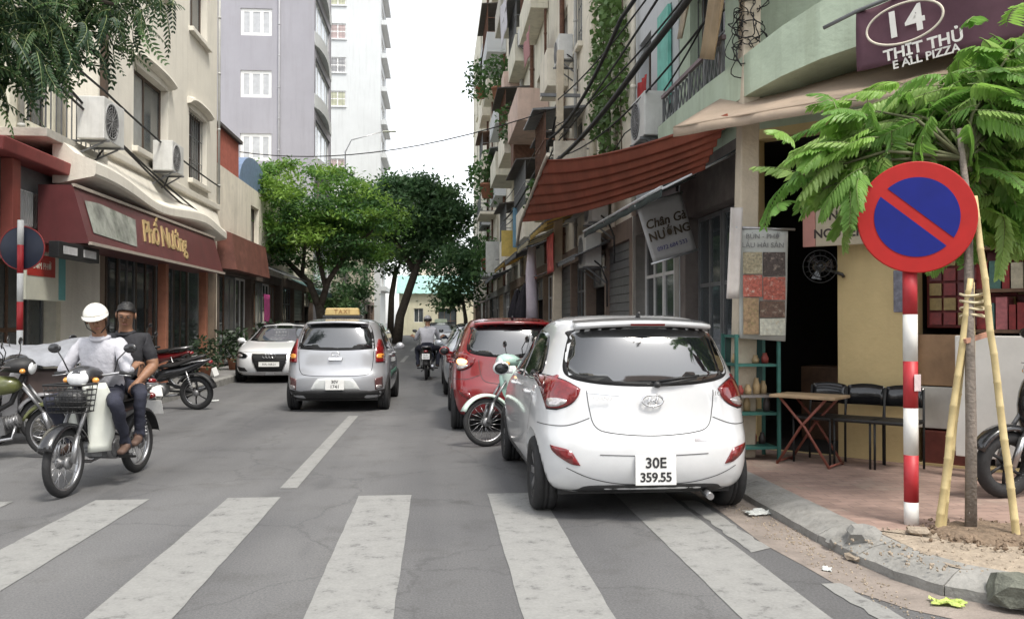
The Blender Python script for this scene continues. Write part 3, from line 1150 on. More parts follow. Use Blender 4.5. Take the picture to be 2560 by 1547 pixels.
    t.build('plate_characters', M_INK, plate, fix=False)
    e = MB()
    e.obox((0, -1.805, .86), (.22, .03, .055), (R(-6), 0, 0))
    e.build('tailgate_handle', M_CHROME, root, bevel=.01)
    eb = MB()
    Me = frame((0, -1.803, .945), (1, 0, 0), (0, .09, 1))
    eb.tube([Me @ Vector((.06 * math.cos(a), .03 * math.sin(a), .004)) for a in [2 * PI * i / 24 for i in range(24)]], .006, 6, closed=True)
    eb.build('emblem', M_CHROME, root)
    gap = MB()
    ribbon(bv, [(-.60, .98), (-.59, .80), (-.56, .66), (-.45, .60), (0, .585), (.45, .60), (.56, .66), (.59, .80), (.60, .98)], 'rear', .009, .0015, 0, gap)
    build_split(gap, 'panel_gap', M_DARK, root)
    # roof sign: tapered box on a dark base
    b = MB()
    b.obox((-.02, -.72, 1.545), (.66, .20, .05))
    b.build('sign_base', M_BLACK, root, bevel=.01)
    b = MB()
    b.obox((-.02, -.72, 1.632), (.60, .17, .13), (0, 0, 0), 0, .92)
    sg = b.build('roof_sign', mat('sign_yellow', (.46, .34, .14), .4, .15, 8), root, bevel=.02)
    t = MB()
    put_text(t, 'TAXI', .10, frame((-.02, -.806, 1.63), (1, 0, 0), (0, .05, 1)), 0, ext=.002, bold=.002, spacing=1.3)
    t.build('lettering', mat('sign_brown', (.25, .13, .04), .5, 0), sg, fix=False)
    return root
taxi()

# ---- saloons
SEDAN = [(-2.1, 2.05, .68, .165, 1, 1), (-2.25, 2.22, .80, .19, 1, 1.1), (-2.33, 2.31, .88, .28, 1.1, 1.4), (-2.36, 2.355, .905, .42, 1.2, 1.7), (-2.365, 2.36, .915, .55, 1.2, 1.9), (-2.35, 2.33, .917, .66, 1.2, 2.0),
         (-2.33, 2.22, .915, .75, 1.2, 2.0), (-2.30, 1.95, .905, .84, 1.2, 1.7), (-2.22, 1.40, .885, .925, 1.2, 1.2), (-1.85, 1.02, .835, 1.0, 1.1, 1.0), (-1.55, .76, .775, 1.10, 1, 1),
         (-1.25, .46, .705, 1.23, 1, 1), (-1.0, .18, .64, 1.33, 1, 1), (-.82, -.05, .56, 1.39, 1, 1), (-.62, -.28, .40, 1.42, .8, .8), (-.52, -.38, .2, 1.427, .5, .5)]
SALOON_MESH = {}
def saloon(name, label, loc, rz, paint, full=True, hatch=False, group=None):
    root = thing(name, label, 'car', loc, rz, group)
    if 'm' not in SALOON_MESH:
        me = car_body(SEDAN)
        SALOON_MESH['b'] = bvh_of(me)
        SALOON_MESH['m'] = cut_wheels(me, [(sx * .83, y) for sx in (-1, 1) for y in (-1.4, 1.42)], .315)
    me = SALOON_MESH['m'].copy()
    bv = SALOON_MESH['b']
    me.materials.clear()
    me.materials.append(paint)
    for p in me.polygons:
        p.use_smooth = True
    body = bpy.data.objects.new('body', me)
    COL.objects.link(body)
    body.parent = root
    for y in (-1.4, 1.42):
        for s in (-1, 1):
            wheel(root, s * .80, y, .315, .2, M_RIM, out=s)
    u = MB()
    u.box(-.7, .7, -1.9, 1.9, .16, .30)
    u.build('underbody', M_BLACK, root)
    ws = [(-.70, .985, 1), (-.66, 1.08), (-.58, 1.24), (-.52, 1.335), (0, 1.36), (.52, 1.335), (.58, 1.24), (.66, 1.08), (.70, .985, 1), (.35, .965), (0, .96), (-.35, .965)]
    patch(bv, ws, 'front', .005, .07).build('windscreen', M_GLASS, root)
    rw = [(-.66, 1.02, 1), (-.58, 1.22), (-.5, 1.33), (0, 1.355), (.5, 1.33), (.58, 1.22), (.66, 1.02, 1), (0, 1.0)]
    patch(bv, rw, 'rear', .005, .07).build('rear_window', M_GLASS, root)
    for s, side in ((-1, 'left'), (1, 'right')):
        w = [(-1.52, 1.02, 1), (-1.2, 1.19), (-.9, 1.31), (-.5, 1.35), (-.05, 1.33), (.30, 1.2), (.82, .99, 1)]
        patch(bv, w, side, .004, .08).build('side_window', M_GLASS_D, root)
        b = MB()
        b.ell((s * .97, .60, .985), (.10, .06, .07), 12, 8)
        b.tube([(s * .83, .64, .95), (s * .93, .62, .96)], .025, 8)
        b.build('wing_mirror', paint, root)
        gap = MB()
        ribbon(bv, [(-.28, .32), (-.28, 1.0)], side, .007, .0012, 0, gap)
        ribbon(bv, [(.95, .34), (1.0, .65), (.88, .97)], side, .007, .0012, 0, gap)
        build_split(gap, 'panel_gap', M_DARK, root)
        f = (lambda o: o) if s < 0 else mirror
        if full:
            hl = [(-.86, .70, 1), (-.76, .735), (-.60, .705), (-.505, .655, 1), (-.56, .60), (-.70, .60), (-.84, .625, 1)]
            h = patch(bv, f(hl), 'front', .008, .04).build('headlamp', M_GLASS_D, root)
            patch(bv, f([(-.78, .69), (-.66, .675), (-.66, .63), (-.78, .635)]), 'front', .012, .03).build('lens', M_CLEAR, h)
            it = [(-.80, .40, 1), (-.58, .375, 1), (-.52, .29, 1), (-.74, .29, 1)]
            patch(bv, f(it), 'front', .005, .05).build('air_intake', M_DARK, root)
            sp = MB()
            ribbon(bv, f([(-.84, .25), (-.5, .245), (-.1, .245)]), 'front', .035, .012, 0, sp)
            sp.build('chin_trim', M_CHROME, root)
        tl = [(-.86, .80, 1), (-.80, .84), (-.60, .82, 1), (-.58, .70, 1), (-.72, .66), (-.86, .68, 1)]
        patch(bv, f(tl), 'rear', .008, .05).build('tail_lamp', M_RED_L, root)
    if full:
        gr = [(-.40, .69, 1), (.40, .69, 1), (.385, .55), (.29, .29, 1), (-.29, .29, 1), (-.385, .55)]
        g1 = patch(bv, gr, 'front', .006, .05).build('grille', M_DARK, root)
        b = MB()
        for k in range(5):
            z = .61 - k * .06
            ribbon(bv, [(-.35 + k * .015, z), (.35 - k * .015, z)], 'front', .012, .012, 0, b)
        b.build('grille_bar', M_BLACK, g1)
        b = MB()
        loop = [(-.41, .70), (.41, .70), (.395, .55), (.30, .28), (-.30, .28), (-.395, .55), (-.41, .70)]
        ribbon(bv, loop, 'front', .016, .010, 0, b, 4, False)
        b.build('grille_surround', M_CHROME, g1)
        b = MB()
        for k in range(4):
            cx = -.105 + .07 * k
            b.tube([(cx + .045 * math.cos(a), 2.372, .655 + .045 * math.sin(a)) for a in [2 * PI * i / 20 for i in range(20)]], .006, 6, closed=True)
        b.build('emblem', M_CHROME, root)
        b = MB()
        b.obox((0, 2.378, .46), (.47, .012, .11))
        pl = b.build('number_plate', M_PLATE, root)
        t = MB()
        put_text(t, '30A-168.21', .07, frame((0, 2.3855, .46), (-1, 0, 0), (0, 0, 1)), 0, ext=.001)
        t.build('plate_characters', M_INK, pl, fix=False)
        b = MB()
        for s in (-1, 1):
            b = MB()
            b.tube([(s * .06, 1.06, .955), (s * -.25, .98, 1.0), (s * -.5, .95, 1.02)], .008, 6)
            b.build('wiper', M_BLACK, root)
        gap = MB()
        ribbon(bv, [(-.86, .735), (-.5, .745), (0, .75), (.5, .745), (.86, .735)], 'front', .008, .0015, 0, gap)
        build_split(gap, 'panel_gap', M_DARK, root)
    return root
saloon('parked_car', 'white saloon parked at the far kerb, its dark grille facing us', (-4.02, 23.3, 0), R(181.5), car_paint('paint_white_saloon', (.74, .75, .76), dust=.06))
saloon('parked_car', 'silver car half hidden ahead of the dark red hatchback', (1.0, 19.1, 0), R(.5), car_paint('paint_silver_blue', (.45, .48, .52), metal=.4, rough=.3))
saloon('parked_car', 'white car standing far off behind the taxi', (-3.2, 40.5, 0), R(178), car_paint('paint_white_far', (.70, .71, .72), dust=.1), full=False)
fc = saloon('parked_car', 'white taxi far down the street beyond the motorbike rider', (.1, 37.5, 0), R(2), car_paint('paint_white_cab', (.72, .74, .72), dust=.1), full=False)
b = MB()
b.obox((0, -.45, 1.5), (.55, .18, .15), (0, 0, 0), 0, .9)
b.build('roof_sign', mat('sign_pale_green', (.62, .70, .52), .4, .1, 8), fc, bevel=.02)
for x, y, s, lb in ((-3.7, 49, 181, 'dark grey car parked far off near the dark leaning tree'), (1.15, 27.0, 0, 'dark blue car parked at the right kerb beyond the silver car')):
    saloon('parked_car', lb, (x, y, 0), R(s), car_paint('paint_%d' % y, (.05, .055, .06) if y > 30 else (.03, .045, .08)), full=False)
# ------------------------------------------------------------------ motorbikes and people
M_BK = mat('bike_black', (0.014, 0.014, 0.016), .25, .15, 8, coat=.8)
M_BKM = mat('bike_matt_black', (0.02, 0.02, 0.021), .6, .2, 12)
M_SEAT = mat('seat_vinyl', (0.018, 0.017, 0.017), .45, .2, 20, .2, 120)
M_STEEL = mat('bike_steel', (0.42, 0.42, 0.43), .3, .15, 12, metal=.9)
M_ENG = mat('engine_alloy', (0.24, 0.24, 0.245), .45, .25, 20, metal=.7)
M_LENS = mat('headlamp_lens', (0.72, 0.74, 0.75), .15, .1, 20, coat=1)

def bike_wheel(root, y, r, w, name='wheel', spoke=True):
    T = Matrix.Translation((0, y, r)) @ Matrix.Rotation(PI / 2, 4, 'Y')
    t = MB()
    n = 10
    prof = []
    for i in range(n):
        a = 2 * PI * i / n
        prof.append((r - w * .55 + w * .55 * math.cos(a), w / 2 * math.sin(a)))
    t.lathe(prof, 36, 0, T, closed=True)
    ty = t.build(name, M_TYRE, root)
    q = MB()
    rr = r - w * .95
    q.lathe([(rr + .012, -.022), (rr + .016, 0), (rr + .012, .022), (rr - .006, .024), (rr - .012, 0), (rr - .006, -.024)], 32, 0, T, closed=True)
    q.build('rim', M_STEEL, ty)
    q = MB()
    q.lathe([(.001, -.05), (.05, -.05), (.055, -.03), (.03, -.02), (.03, .02), (.055, .03), (.05, .05), (.001, .05)], 16, 0, T)
    q.build('hub', M_ENG, ty)
    q = MB()
    if spoke:
        for k in range(18):
            a = 2 * PI * k / 18
            s = (1 if k % 2 else -1) * .028
            q.tube([T @ Vector((.04 * math.cos(a + .5), .04 * math.sin(a + .5), s)), T @ Vector((rr * math.cos(a), rr * math.sin(a), 0))], .0028, 4)
        o = q.build('spokes', M_STEEL, ty)
        o['kind'] = 'stuff'
    else:
        for k in range(6):
            a = 2 * PI * k / 6
            q.tube([T @ Vector((.03 * math.cos(a), .03 * math.sin(a), 0)), T @ Vector((rr * .55 * math.cos(a + .12), rr * .55 * math.sin(a + .12), 0)), T @ Vector((rr * math.cos(a + .05), rr * math.sin(a + .05), 0))], [.018, .012, .014], 6)
        q.build('spider', M_BKM, ty)
    return ty

def arc_fender(y, z, r, a0, a1, w, n=14):
    m = MB()
    rings = []
    for i in range(n + 1):
        a = R(a0 + (a1 - a0) * i / n)
        c, s = math.cos(a), math.sin(a)
        rings.append([(x, y + (r - d) * c, z + (r - d) * s) for x, d in ((-w, .035), (-w * .8, .008), (0, 0), (w * .8, .008), (w, .035))])
    m.loft(rings, 0, True, False, False)
    rings2 = [[(p[0], p[1], p[2] - .004) for p in r2] for r2 in rings]
    return m

def make_bike(name, label, loc, rz, body_m, shield_m, style='underbone', group=None, steer=0.0, wheel_r=.285, fw=.065, rw=.075, spoke=True, basket=False, rack=False, mirrors=True, lamp_m=None, lean=0.0, cat='motorbike', plate=None, stand=True):
    root = thing(name, label, cat, loc, rz, group)
    root.rotation_euler = (0, lean, rz)
    fy, ry = .63, -.60
    r = wheel_r
    bike_wheel(root, fy, r, fw, spoke=spoke)
    bike_wheel(root, ry, r, rw, spoke=spoke)
    hx, hy, hz = 0, .345, .90          # steering head
    f = MB()
    for s in (-1, 1):
        f = MB()
        f.tube([(s * .075, fy, r), (s * .075, fy - .07, r + .22)], [.024, .026], 10, 0)
        f.tube([(s * .075, fy - .07, r + .22), (s * .07, hy + .02, hz - .12)], .017, 10, 1)
        f.build('fork_leg', [M_STEEL, M_ENG], root)
    af = arc_fender(fy, r, r + .045, 25, 155, .062)
    fd = af.build('front_fender', shield_m if style in ('underbone', 'mint', 'scooter') else body_m, root, fix=False)
    fd.modifiers.new('solid', 'SOLIDIFY').thickness = .006
    # headstock cowl and headlamp
    c = MB()
    prof = []
    for i, (yy, zz, wx, wz) in enumerate(((.17, .985, .09, .05), (.25, 1.0, .13, .075), (.34, 1.0, .125, .085), (.41, .985, .105, .08), (.445, .97, .07, .055))):
        prof.append([(wx * math.cos(a), yy + .02 * math.sin(a), zz + wz * math.sin(a)) for a in [2 * PI * k / 16 for k in range(16)]])
    c.loft(prof, 0, True)
    cw = c.build('handlebar_cowl', body_m if style != 'classic' else M_BKM, root)
    h = MB()
    h.ell((0, .435, .975), (.098, .035, .072), 16, 10)
    h.build('headlamp', lamp_m or M_LENS, root)
    for s in (-1, 1):
        h = MB()
        h.ell((s * .13, .38, .955), (.03, .03, .026), 10, 8)
        h.build('indicator', M_AMBER, root)
    hb = MB()
    hb.tube([(-.34, .17, 1.0), (-.24, .20, 1.01), (-.08, .28, .985), (.08, .28, .985), (.24, .20, 1.01), (.34, .17, 1.0)], .012, 8)
    hb.build('handlebar', M_STEEL, root)
    for s in (-1, 1):
        g = MB()
        g.cyl((s * .245, .20, 1.01), (s * .36, .165, .998), .018, n=10)
        gp = g.build('grip', M_BKM, root)
        g = MB()
        g.tube([(s * .22, .235, 1.0), (s * .30, .235, .99), (s * .36, .215, .985)], .005, 6)
        g.build('lever', M_STEEL, gp)
        if mirrors:
            g = MB()
            g.tube([(s * .21, .215, 1.02), (s * .25, .24, 1.13), (s * .31, .22, 1.20)], .006, 6)
            mi = g.build('mirror', M_BKM, root)
            g = MB()
            g.ell((s * .345, .21, 1.225), (.062, .014, .042), 14, 8)
            g.build('mirror_glass', [M_BK], mi)
    # leg shield (curved panels each side of the steering head)
    if style in ('underbone', 'mint', 'tail'):
        for s in (-1, 1):
            L = MB()
            rings = []
            for i in range(11):
                t = i / 10
                z = .93 - .60 * t
                yc = .40 - .10 * t - .10 * math.sin(PI * t) * .4
                wid = .17 + .055 * math.sin(PI * min(1, t * 1.1))
                inner = .045
                rr = []
                for k in range(6):
                    u = k / 5
                    x = inner + (wid - inner) * u
                    y = yc + .05 * (1 - u) - .10 * u * u
                    rr.append((s * x, y, z))
                rings.append(rr)
            L.loft(rings, 0, True, False, False)
            o = L.build('leg_shield', shield_m, root, fix=False)
            o.modifiers.new('solid', 'SOLIDIFY').thickness = .012
        n = MB()
        n.loft([[(-.06, .43, .93), (.06, .43, .93), (.06, .33, .95), (-.06, .33, .95)], [(-.055, .46, .80), (.055, .46, .80), (.055, .33, .75), (-.055, .33, .75)], [(-.045, .42, .60), (.045, .42, .60), (.045, .28, .55), (-.045, .28, .55)], [(-.04, .30, .42), (.04, .30, .42), (.04, .18, .44), (-.04, .18, .44)]], 0, True)
        n.build('front_cover', body_m, root, sub=1)
    if style == 'scooter':
        n = MB()
        rings = []
        for z, w, y0, y1 in ((.98, .10, .30, .44), (.88, .19, .26, .50), (.70, .235, .24, .52), (.50, .225, .26, .47), (.34, .16, .28, .40)):
            rings.append([(-w, y0, z), (-w * .9, (y0 + y1) / 2, z), (-w * .45, y1 - .02, z), (0, y1, z), (w * .45, y1 - .02, z), (w * .9, (y0 + y1) / 2, z), (w, y0, z), (0, y0 - .02, z)])
        n.loft(rings, 0, True)
        n.build('front_apron', body_m, root, sub=1)
        n = MB()
        n.obox((0, .10, .30), (.34, .42, .09))
        n.build('footboard', M_BKM, root, bevel=.03)
    # main frame
    fr = MB()
    fr.tube([(0, hy, hz), (0, .22, .60), (0, .02, .48), (0, -.25, .56), (0, -.62, .70)], .028, 8)
    fr.tube([(0, -.10, .44), (0, ry, r)], .024, 8)
    fr.tube([(.06, -.12, .30), (.07, ry, r)], .018, 8)
    fr.build('frame', M_BKM, root)
    # engine
    e = MB()
    e.tube([(-.12, .0, .33), (.12, .0, .33)], [.105, .105], 18, 0)
    e.obox((0, .06, .345), (.16, .22, .18), (R(8), 0, 0))
    e.tube([(0, .12, .36), (0, .30, .42)], [.065, .055], 12)
    for k in range(5):
        e.tube([(0, .16 + .03 * k, .372 + .01 * k), (0, .168 + .03 * k, .374 + .01 * k)], .078, 14)
    en = e.build('engine', M_ENG, root)
    for s in (-1, 1):
        cv = MB()
        cv.ell((s * .12, 0, .33), (.03, .09, .09), 16, 10)
        cv.build('engine_cover', M_STEEL if style == 'classic' else M_ENG, en)
    x = MB()
    x.tube([(.07, .28, .36), (.12, .26, .24), (.13, .0, .20), (.14, -.25, .22)], .017, 8)
    x.tube([(.14, -.22, .22), (.15, -.32, .25), (.155, -.72, .36), (.155, -.75, .365)], [.02, .042, .046, .03], 12)
    x.build('exhaust', M_STEEL, root)
    # body side and seat
    if style in ('underbone', 'mint', 'tail', 'scooter'):
        lift = .10 if style == 'tail' else 0
        b = MB()
        secs = [(.12, .05, .47, .60), (-.05, .095, .50, .70), (-.28, .12, .53, .72), (-.50, .115, .60, .73 + lift * .4), (-.70, .08, .66 + lift * .5, .75 + lift * .8), (-.84, .035, .72 + lift, .77 + lift)]
        if style == 'scooter':
            secs = [(-.02, .16, .30, .66), (-.12, .19, .34, .72), (-.35, .20, .40, .75), (-.55, .18, .46, .76), (-.75, .12, .56, .77), (-.88, .05, .64, .76)]
        rings = []
        for y, w, z0, z1 in secs:
            zm = (z0 + z1) / 2
            rings.append([(0, y, z0), (w * .7, y, z0 + .02), (w, y, zm), (w * .8, y, z1 - .01), (0, y, z1), (-w * .8, y, z1 - .01), (-w, y, zm), (-w * .7, y, z0 + .02)])
        b.loft(rings, 0, True)
        b.build('tail_body', body_m, root, sub=1)
        s_ = MB()
        rings = []
        for y, w, z, h in ((.02, .075, .685, .05), (-.12, .115, .705, .07), (-.32, .13, .71, .075), (-.46, .125, .745 + lift * .4, .08), (-.66, .105, .765 + lift * .8, .07), (-.80, .07, .785 + lift, .05)):
            rings.append([(0, y, z), (w, y, z + .01), (w * 1.04, y, z + h * .55), (w * .75, y, z + h), (0, y, z + h * 1.08), (-w * .75, y, z + h), (-w * 1.04, y, z + h * .55), (-w, y, z + .01)])
        s_.loft(rings, 0, True)
        s_.build('seat', M_SEAT, root, sub=1)
    else:   # classic: fuel tank and flat seat
        b = MB()
        rings = []
        for y, w, z0, z1 in ((.34, .05, .76, .84), (.26, .12, .70, .89), (.10, .145, .68, .90), (-.06, .12, .69, .86), (-.16, .07, .70, .80)):
            zm = (z0 + z1) / 2
            rings.append([(0, y, z0), (w * .8, y, z0), (w, y, zm), (w * .7, y, z1 - .015), (0, y, z1), (-w * .7, y, z1 - .015), (-w, y, zm), (-w * .8, y, z0)])
        b.loft(rings, 0, True)
        b.build('fuel_tank', body_m, root, sub=1)
        s_ = MB()
        rings = []
        for y, w, z, h in ((-.12, .09, .71, .07), (-.3, .13, .71, .09), (-.6, .13, .72, .09), (-.78, .10, .74, .07)):
            rings.append([(0, y, z), (w, y, z + .01), (w * 1.03, y, z + h * .55), (w * .8, y, z + h), (0, y, z + h * 1.05), (-w * .8, y, z + h), (-w * 1.03, y, z + h * .55), (-w, y, z + .01)])
        s_.loft(rings, 0, True)
        s_.build('seat', M_SEAT, root, sub=1)
        sp = MB()
        sp.loft([[(s * .10, y, z) for s, z in ((-1, .50), (1, .50), (1, .68), (-1, .68))] for y in (-.12, -.40)], 0, False)
        sp.build('side_cover', body_m, root, bevel=.03)
    rf = arc_fender(ry, r, r + .06, 30, 165, .075)
    o = rf.build('rear_fender', M_BKM if style != 'classic' else body_m, root, fix=False)
    o.modifiers.new('solid', 'SOLIDIFY').thickness = .006
    for s in (-1, 1):
        sh = MB()
        sh.tube([(s * .10, ry + .02, r + .03), (s * .105, ry + .12, .66)], .013, 8)
        turns = [(s * .10 + .028 * math.cos(a * 2 * PI * 7) + s * .005 * a, ry + .03 + .08 * a + .028 * math.sin(a * 2 * PI * 7) * .9, r + .08 + .24 * a) for a in [i / 70 for i in range(71)]]
        sh.tube(turns, .0055, 4)
        sh.build('shock_absorber', M_STEEL, root)
    t = MB()
    lz = .80 if style == 'tail' else .72
    t.ell((0, -.86, lz), (.06, .035, .035), 12, 8)
    t.build('tail_lamp', M_RED_L, root)
    pt = MB()
    pt.obox((0, -.93, .60 if style != 'tail' else .64), (.19, .006, .14), (R(-18), 0, 0))
    pl = pt.build('number_plate', M_PLATE, root)
    if plate:
        tt = MB()
        M = frame((0, -.934, .60), (1, 0, 0), (0, .32, 1))
        put_text(tt, plate[0], .055, M @ Matrix.Translation((0, .03, .002)), 0, ext=.001)
        put_text(tt, plate[1], .055, M @ Matrix.Translation((0, -.03, .002)), 0, ext=.001)
        tt.build('plate_characters', M_INK, pl, fix=False)
    gr = MB()
    gr.tube([(.11, -.40, .76), (.12, -.60, .82), (.10, -.82, .84), (-.10, -.82, .84), (-.12, -.60, .82), (-.11, -.40, .76)], .011, 6)
    gr.build('grab_rail', M_STEEL, root)
    for s in (-1, 1):
        p = MB()
        p.cyl((s * .10, .02, .26), (s * .27, .02, .265), .016, n=8)
        p.build('footpeg', M_BKM, root)
    k = MB()
    k.tube([(-.10, -.08, .26), (-.24, -.02, .0)] if stand else [(-.10, -.02, .24), (-.14, -.30, .20)], .012, 6)
    k.build('side_stand', M_BKM, root)
    if basket:
        b = MB()
        x0, x1, y0, y1, z0, z1 = -.17, .17, .42, .66, .70, .93
        for i in range(9):
            xx = x0 + (x1 - x0) * i / 8
            b.tube([(xx, y0, z1), (xx * .85, y0 + .02, z0), (xx * .85, y1 - .04, z0), (xx, y1, z1)], .004, 4)
        for i in range(6):
            z = z0 + (z1 - z0) * i / 5
            q = .85 + .15 * i / 5
            b.tube([(x0 * q, y0 + .01, z), (x1 * q, y0 + .01, z), (x1 * q, y1 - .04 + .04 * i / 5, z), (x0 * q, y1 - .04 + .04 * i / 5, z)], .005 if i < 5 else .009, 4, closed=True)
        b.build('basket', M_BKM, root)
        b = MB()
        b.ell((0, .53, .80), (.13, .10, .09), 14, 10)
        b.build('basket_bag', mat('bag_black', (.02, .02, .022), .4, .3, 20, .6, 30), root)
    return root

# ---- people grown from a joint skeleton
def skin_mesh(verts, edges, rad, root_i, sub=2):
    me = bpy.data.meshes.new('tmp')
    me.from_pydata([tuple(v) for v in verts], edges, [])
    ob = bpy.data.objects.new('tmp', me)
    COL.objects.link(ob)
    ob.modifiers.new('skin', 'SKIN')
    for i, sv in enumerate(me.skin_vertices[0].data):
        rr = rad[i]
        sv.radius = rr if isinstance(rr, tuple) else (rr, rr)
        sv.use_root = (i == root_i)
    ob.modifiers['skin'].use_smooth_shade = True
    s = ob.modifiers.new('sub', 'SUBSURF')
    s.levels = s.render_levels = sub
    dg = bpy.context.evaluated_depsgraph_get()
    m2 = bpy.data.meshes.new_from_object(ob.evaluated_get(dg))
    bpy.data.objects.remove(ob)
    return m2

M_SKIN = mat('skin', (0.26, 0.135, 0.08), .55, .2, 30)
M_HAIR = mat('hair_black', (0.012, 0.011, 0.011), .5, .3, 60, .4, 90)
def person(name, label, loc, rz, J, mats, shape=1.0, hair=True, helmet=None, face=True, grip=None):
    """J: joints in local metres. mats: top, bottom, shoe; one continuous body with the materials by region"""
    root = thing(name, label, 'person', loc, rz)
    V, E, Rd, tagv = [], [], [], []
    def add(p, r, tg, link=None):
        V.append(Vector(p)); Rd.append(r); tagv.append(tg)
        if link is not None:
            E.append((link, len(V) - 1))
        return len(V) - 1
    P = {k: Vector(v) for k, v in J.items()}
    top_long = mats.get('sleeve', 'long')
    pel = add(P['pelvis'], (.155, .125), 'bottom')
    mid = add(P['pelvis'].lerp(P['chest'], .5), (.168, .128), 'top', pel)
    ch = add(P['chest'], (.18, .128), 'top', mid)
    nk0 = add(P['chest'].lerp(P['neck'], .72), (.085, .075), 'top', ch)
    nk = add(P['neck'], .06, 'skin', nk0)
    up = (P['head'] - P['neck']).normalized()
    hd0 = add(P['head'] - up * .055, (.062, .072), 'skin', nk)
    hd1 = add(P['head'] + up * .015, (.078, .092), 'skin', hd0)
    hd2 = add(P['head'] + up * .075, (.07, .08), 'skin', hd1)
    for s in ('l', 'r'):
        sh = add(P['sh_' + s], .078, 'top', ch)
        el0 = add(P['sh_' + s].lerp(P['el_' + s], .5), .068, 'top', sh)
        el = add(P['el_' + s], .058, 'top' if top_long == 'long' else 'skin', el0)
        fo = add(P['el_' + s].lerp(P['wr_' + s], .45), .05, 'top' if top_long == 'long' else 'skin', el)
        wr = add(P['wr_' + s], (.032, .026), 'skin', fo)
        hd = (P['wr_' + s] - P['el_' + s]).normalized()
        side = Vector(J.get('handside_' + s, (1 if s == 'r' else -1, 0, 0))).normalized()
        side = (side - hd * side.dot(hd)).normalized()
        nrm = hd.cross(side)
        if nrm.z > 0:
            nrm = -nrm           # fingers curl down
        palm = add(P['wr_' + s] + hd * .055, (.038, .022), 'skin', wr)
        for k, (o, ln) in enumerate(((-.032, .062), (-.011, .072), (.011, .068), (.031, .054))):
            b0 = add(P['wr_' + s] + hd * .09 + side * o, .0105, 'skin', palm)
            b1 = add(V[b0] + hd * ln * .5 + nrm * .012, .0095, 'skin', b0)
            b2 = add(V[b1] + hd * ln * .18 + nrm * ln * .55, .0085, 'skin', b1)
        tb = add(P['wr_' + s] + hd * .04 - side * .042 * (1 if s == 'r' else 1) + nrm * .01, .012, 'skin', palm)
        add(V[tb] + hd * .035 + nrm * .03, .0095, 'skin', tb)
        hp = add(P['hip_' + s], .095, 'bottom', pel)
        th = add(P['hip_' + s].lerp(P['kn_' + s], .5), .082, 'bottom', hp)
        kn = add(P['kn_' + s], .064, 'bottom', th)
        cf = add(P['kn_' + s].lerp(P['an_' + s], .4), .058, 'bottom', kn)
        an = add(P['an_' + s], .046, 'bottom', cf)
        ft = (P['toe_' + s] - P['an_' + s])
        m1 = add(P['an_' + s] + ft * .45 + Vector((0, 0, -.01)), (.042, .036), 'shoe', an)
        add(P['toe_' + s], (.04, .026), 'shoe', m1)
        hl = add(P['an_' + s] - ft.normalized() * .04 + Vector((0, 0, -.045)), .03, 'shoe', an)
    me = skin_mesh(V, E, Rd, pel)
    names = ['top', 'bottom', 'shoe', 'skin']
    me.materials.clear()
    for nme in names[:3]:
        me.materials.append(mats[nme])
    me.materials.append(mats.get('skin', M_SKIN))
    for p in me.polygons:
        c = p.center
        best, bt = 9, 'top'
        for a, b in E:
            ab = V[b] - V[a]
            t = max(0, min(1, (c - V[a]).dot(ab) / max(ab.length_squared, 1e-9)))
            d = (c - V[a] - ab * t).length / (max(Rd[b]) if isinstance(Rd[b], tuple) else Rd[b]) ** .5
            if d < best:
                best = d
                bt = tagv[a] if t < .5 else tagv[b]
        p.material_index = names.index(bt)
        p.use_smooth = True
    # cloth folds: push the clothed skin in and out
    from mathutils import noise as _n
    cl = {}
    for p in me.polygons:
        if p.material_index in (0, 1):
            for vi in p.vertices:
                cl[vi] = 1
    for vi in cl:
        v = me.vertices[vi]
        q = v.co
        k = _n.noise(Vector((q.x * 14, q.y * 14, q.z * 22))) * .011 + _n.noise(Vector((q.x * 6 + 9, q.y * 6, q.z * 8))) * .014
        v.co = q + v.normal * k
    body = bpy.data.objects.new('body', me)
    COL.objects.link(body)
    body.parent = root
    cb = MB()
    nk_ = P['chest'].lerp(P['neck'], .80)
    cb.tube([nk_ + Vector((.078 * math.cos(a), .072 * math.sin(a), .012 - .03 * max(0, math.sin(a)))) for a in [2 * PI * i / 18 for i in range(18)]], .017, 8, closed=True)
    cb.build('collar', mats['top'], root)
    # face and hair
    fwd = Vector(J.get('look', (0, 1, 0))).normalized()
    fwd = (fwd - up * fwd.dot(up)).normalized()
    rt = fwd.cross(up)
    M3 = Matrix((rt, fwd, up)).transposed()
    H = P['head']
    if face:
        f = MB()
        f.loft([[H + M3 @ Vector(q) for q in ((-.010, .088, .02), (.010, .088, .02), (0, .083, .02))], [H + M3 @ Vector(q) for q in ((-.019, .088, -.018), (.019, .088, -.018), (0, .108, -.012))], [H + M3 @ Vector(q) for q in ((-.014, .08, -.028), (.014, .08, -.028), (0, .09, -.026))]], 0, True)
        f.build('nose', mats.get('skin', M_SKIN), root)
        for s in (-1, 1):
            e = MB()
            e.ell(H + M3 @ Vector((s * .03, .082, .022)), (.014, .008, .007), 10, 6, 0, M3)
            e.build('eye', mat('eye_dark', (.03, .025, .022), .3, 0), root)
            e = MB()
            e.tube([H + M3 @ Vector((s * .014, .088, .040)), H + M3 @ Vector((s * .034, .085, .045)), H + M3 @ Vector((s * .05, .072, .038))], .004, 5)
            e.build('eyebrow', M_HAIR, root)
            e = MB()
            e.ell(H + M3 @ Vector((s * .082, .0, .005)), (.012, .022, .032), 8, 8, 0, M3)
            e.build('ear', mats.get('skin', M_SKIN), root)
        e = MB()
        e.tube([H + M3 @ Vector((-.024, .074, -.052)), H + M3 @ Vector((0, .083, -.052)), H + M3 @ Vector((.024, .074, -.052))], [.004, .007, .004], 6)
        e.build('mouth', mat('lips', (.24, .10, .08), .5, 0), root)
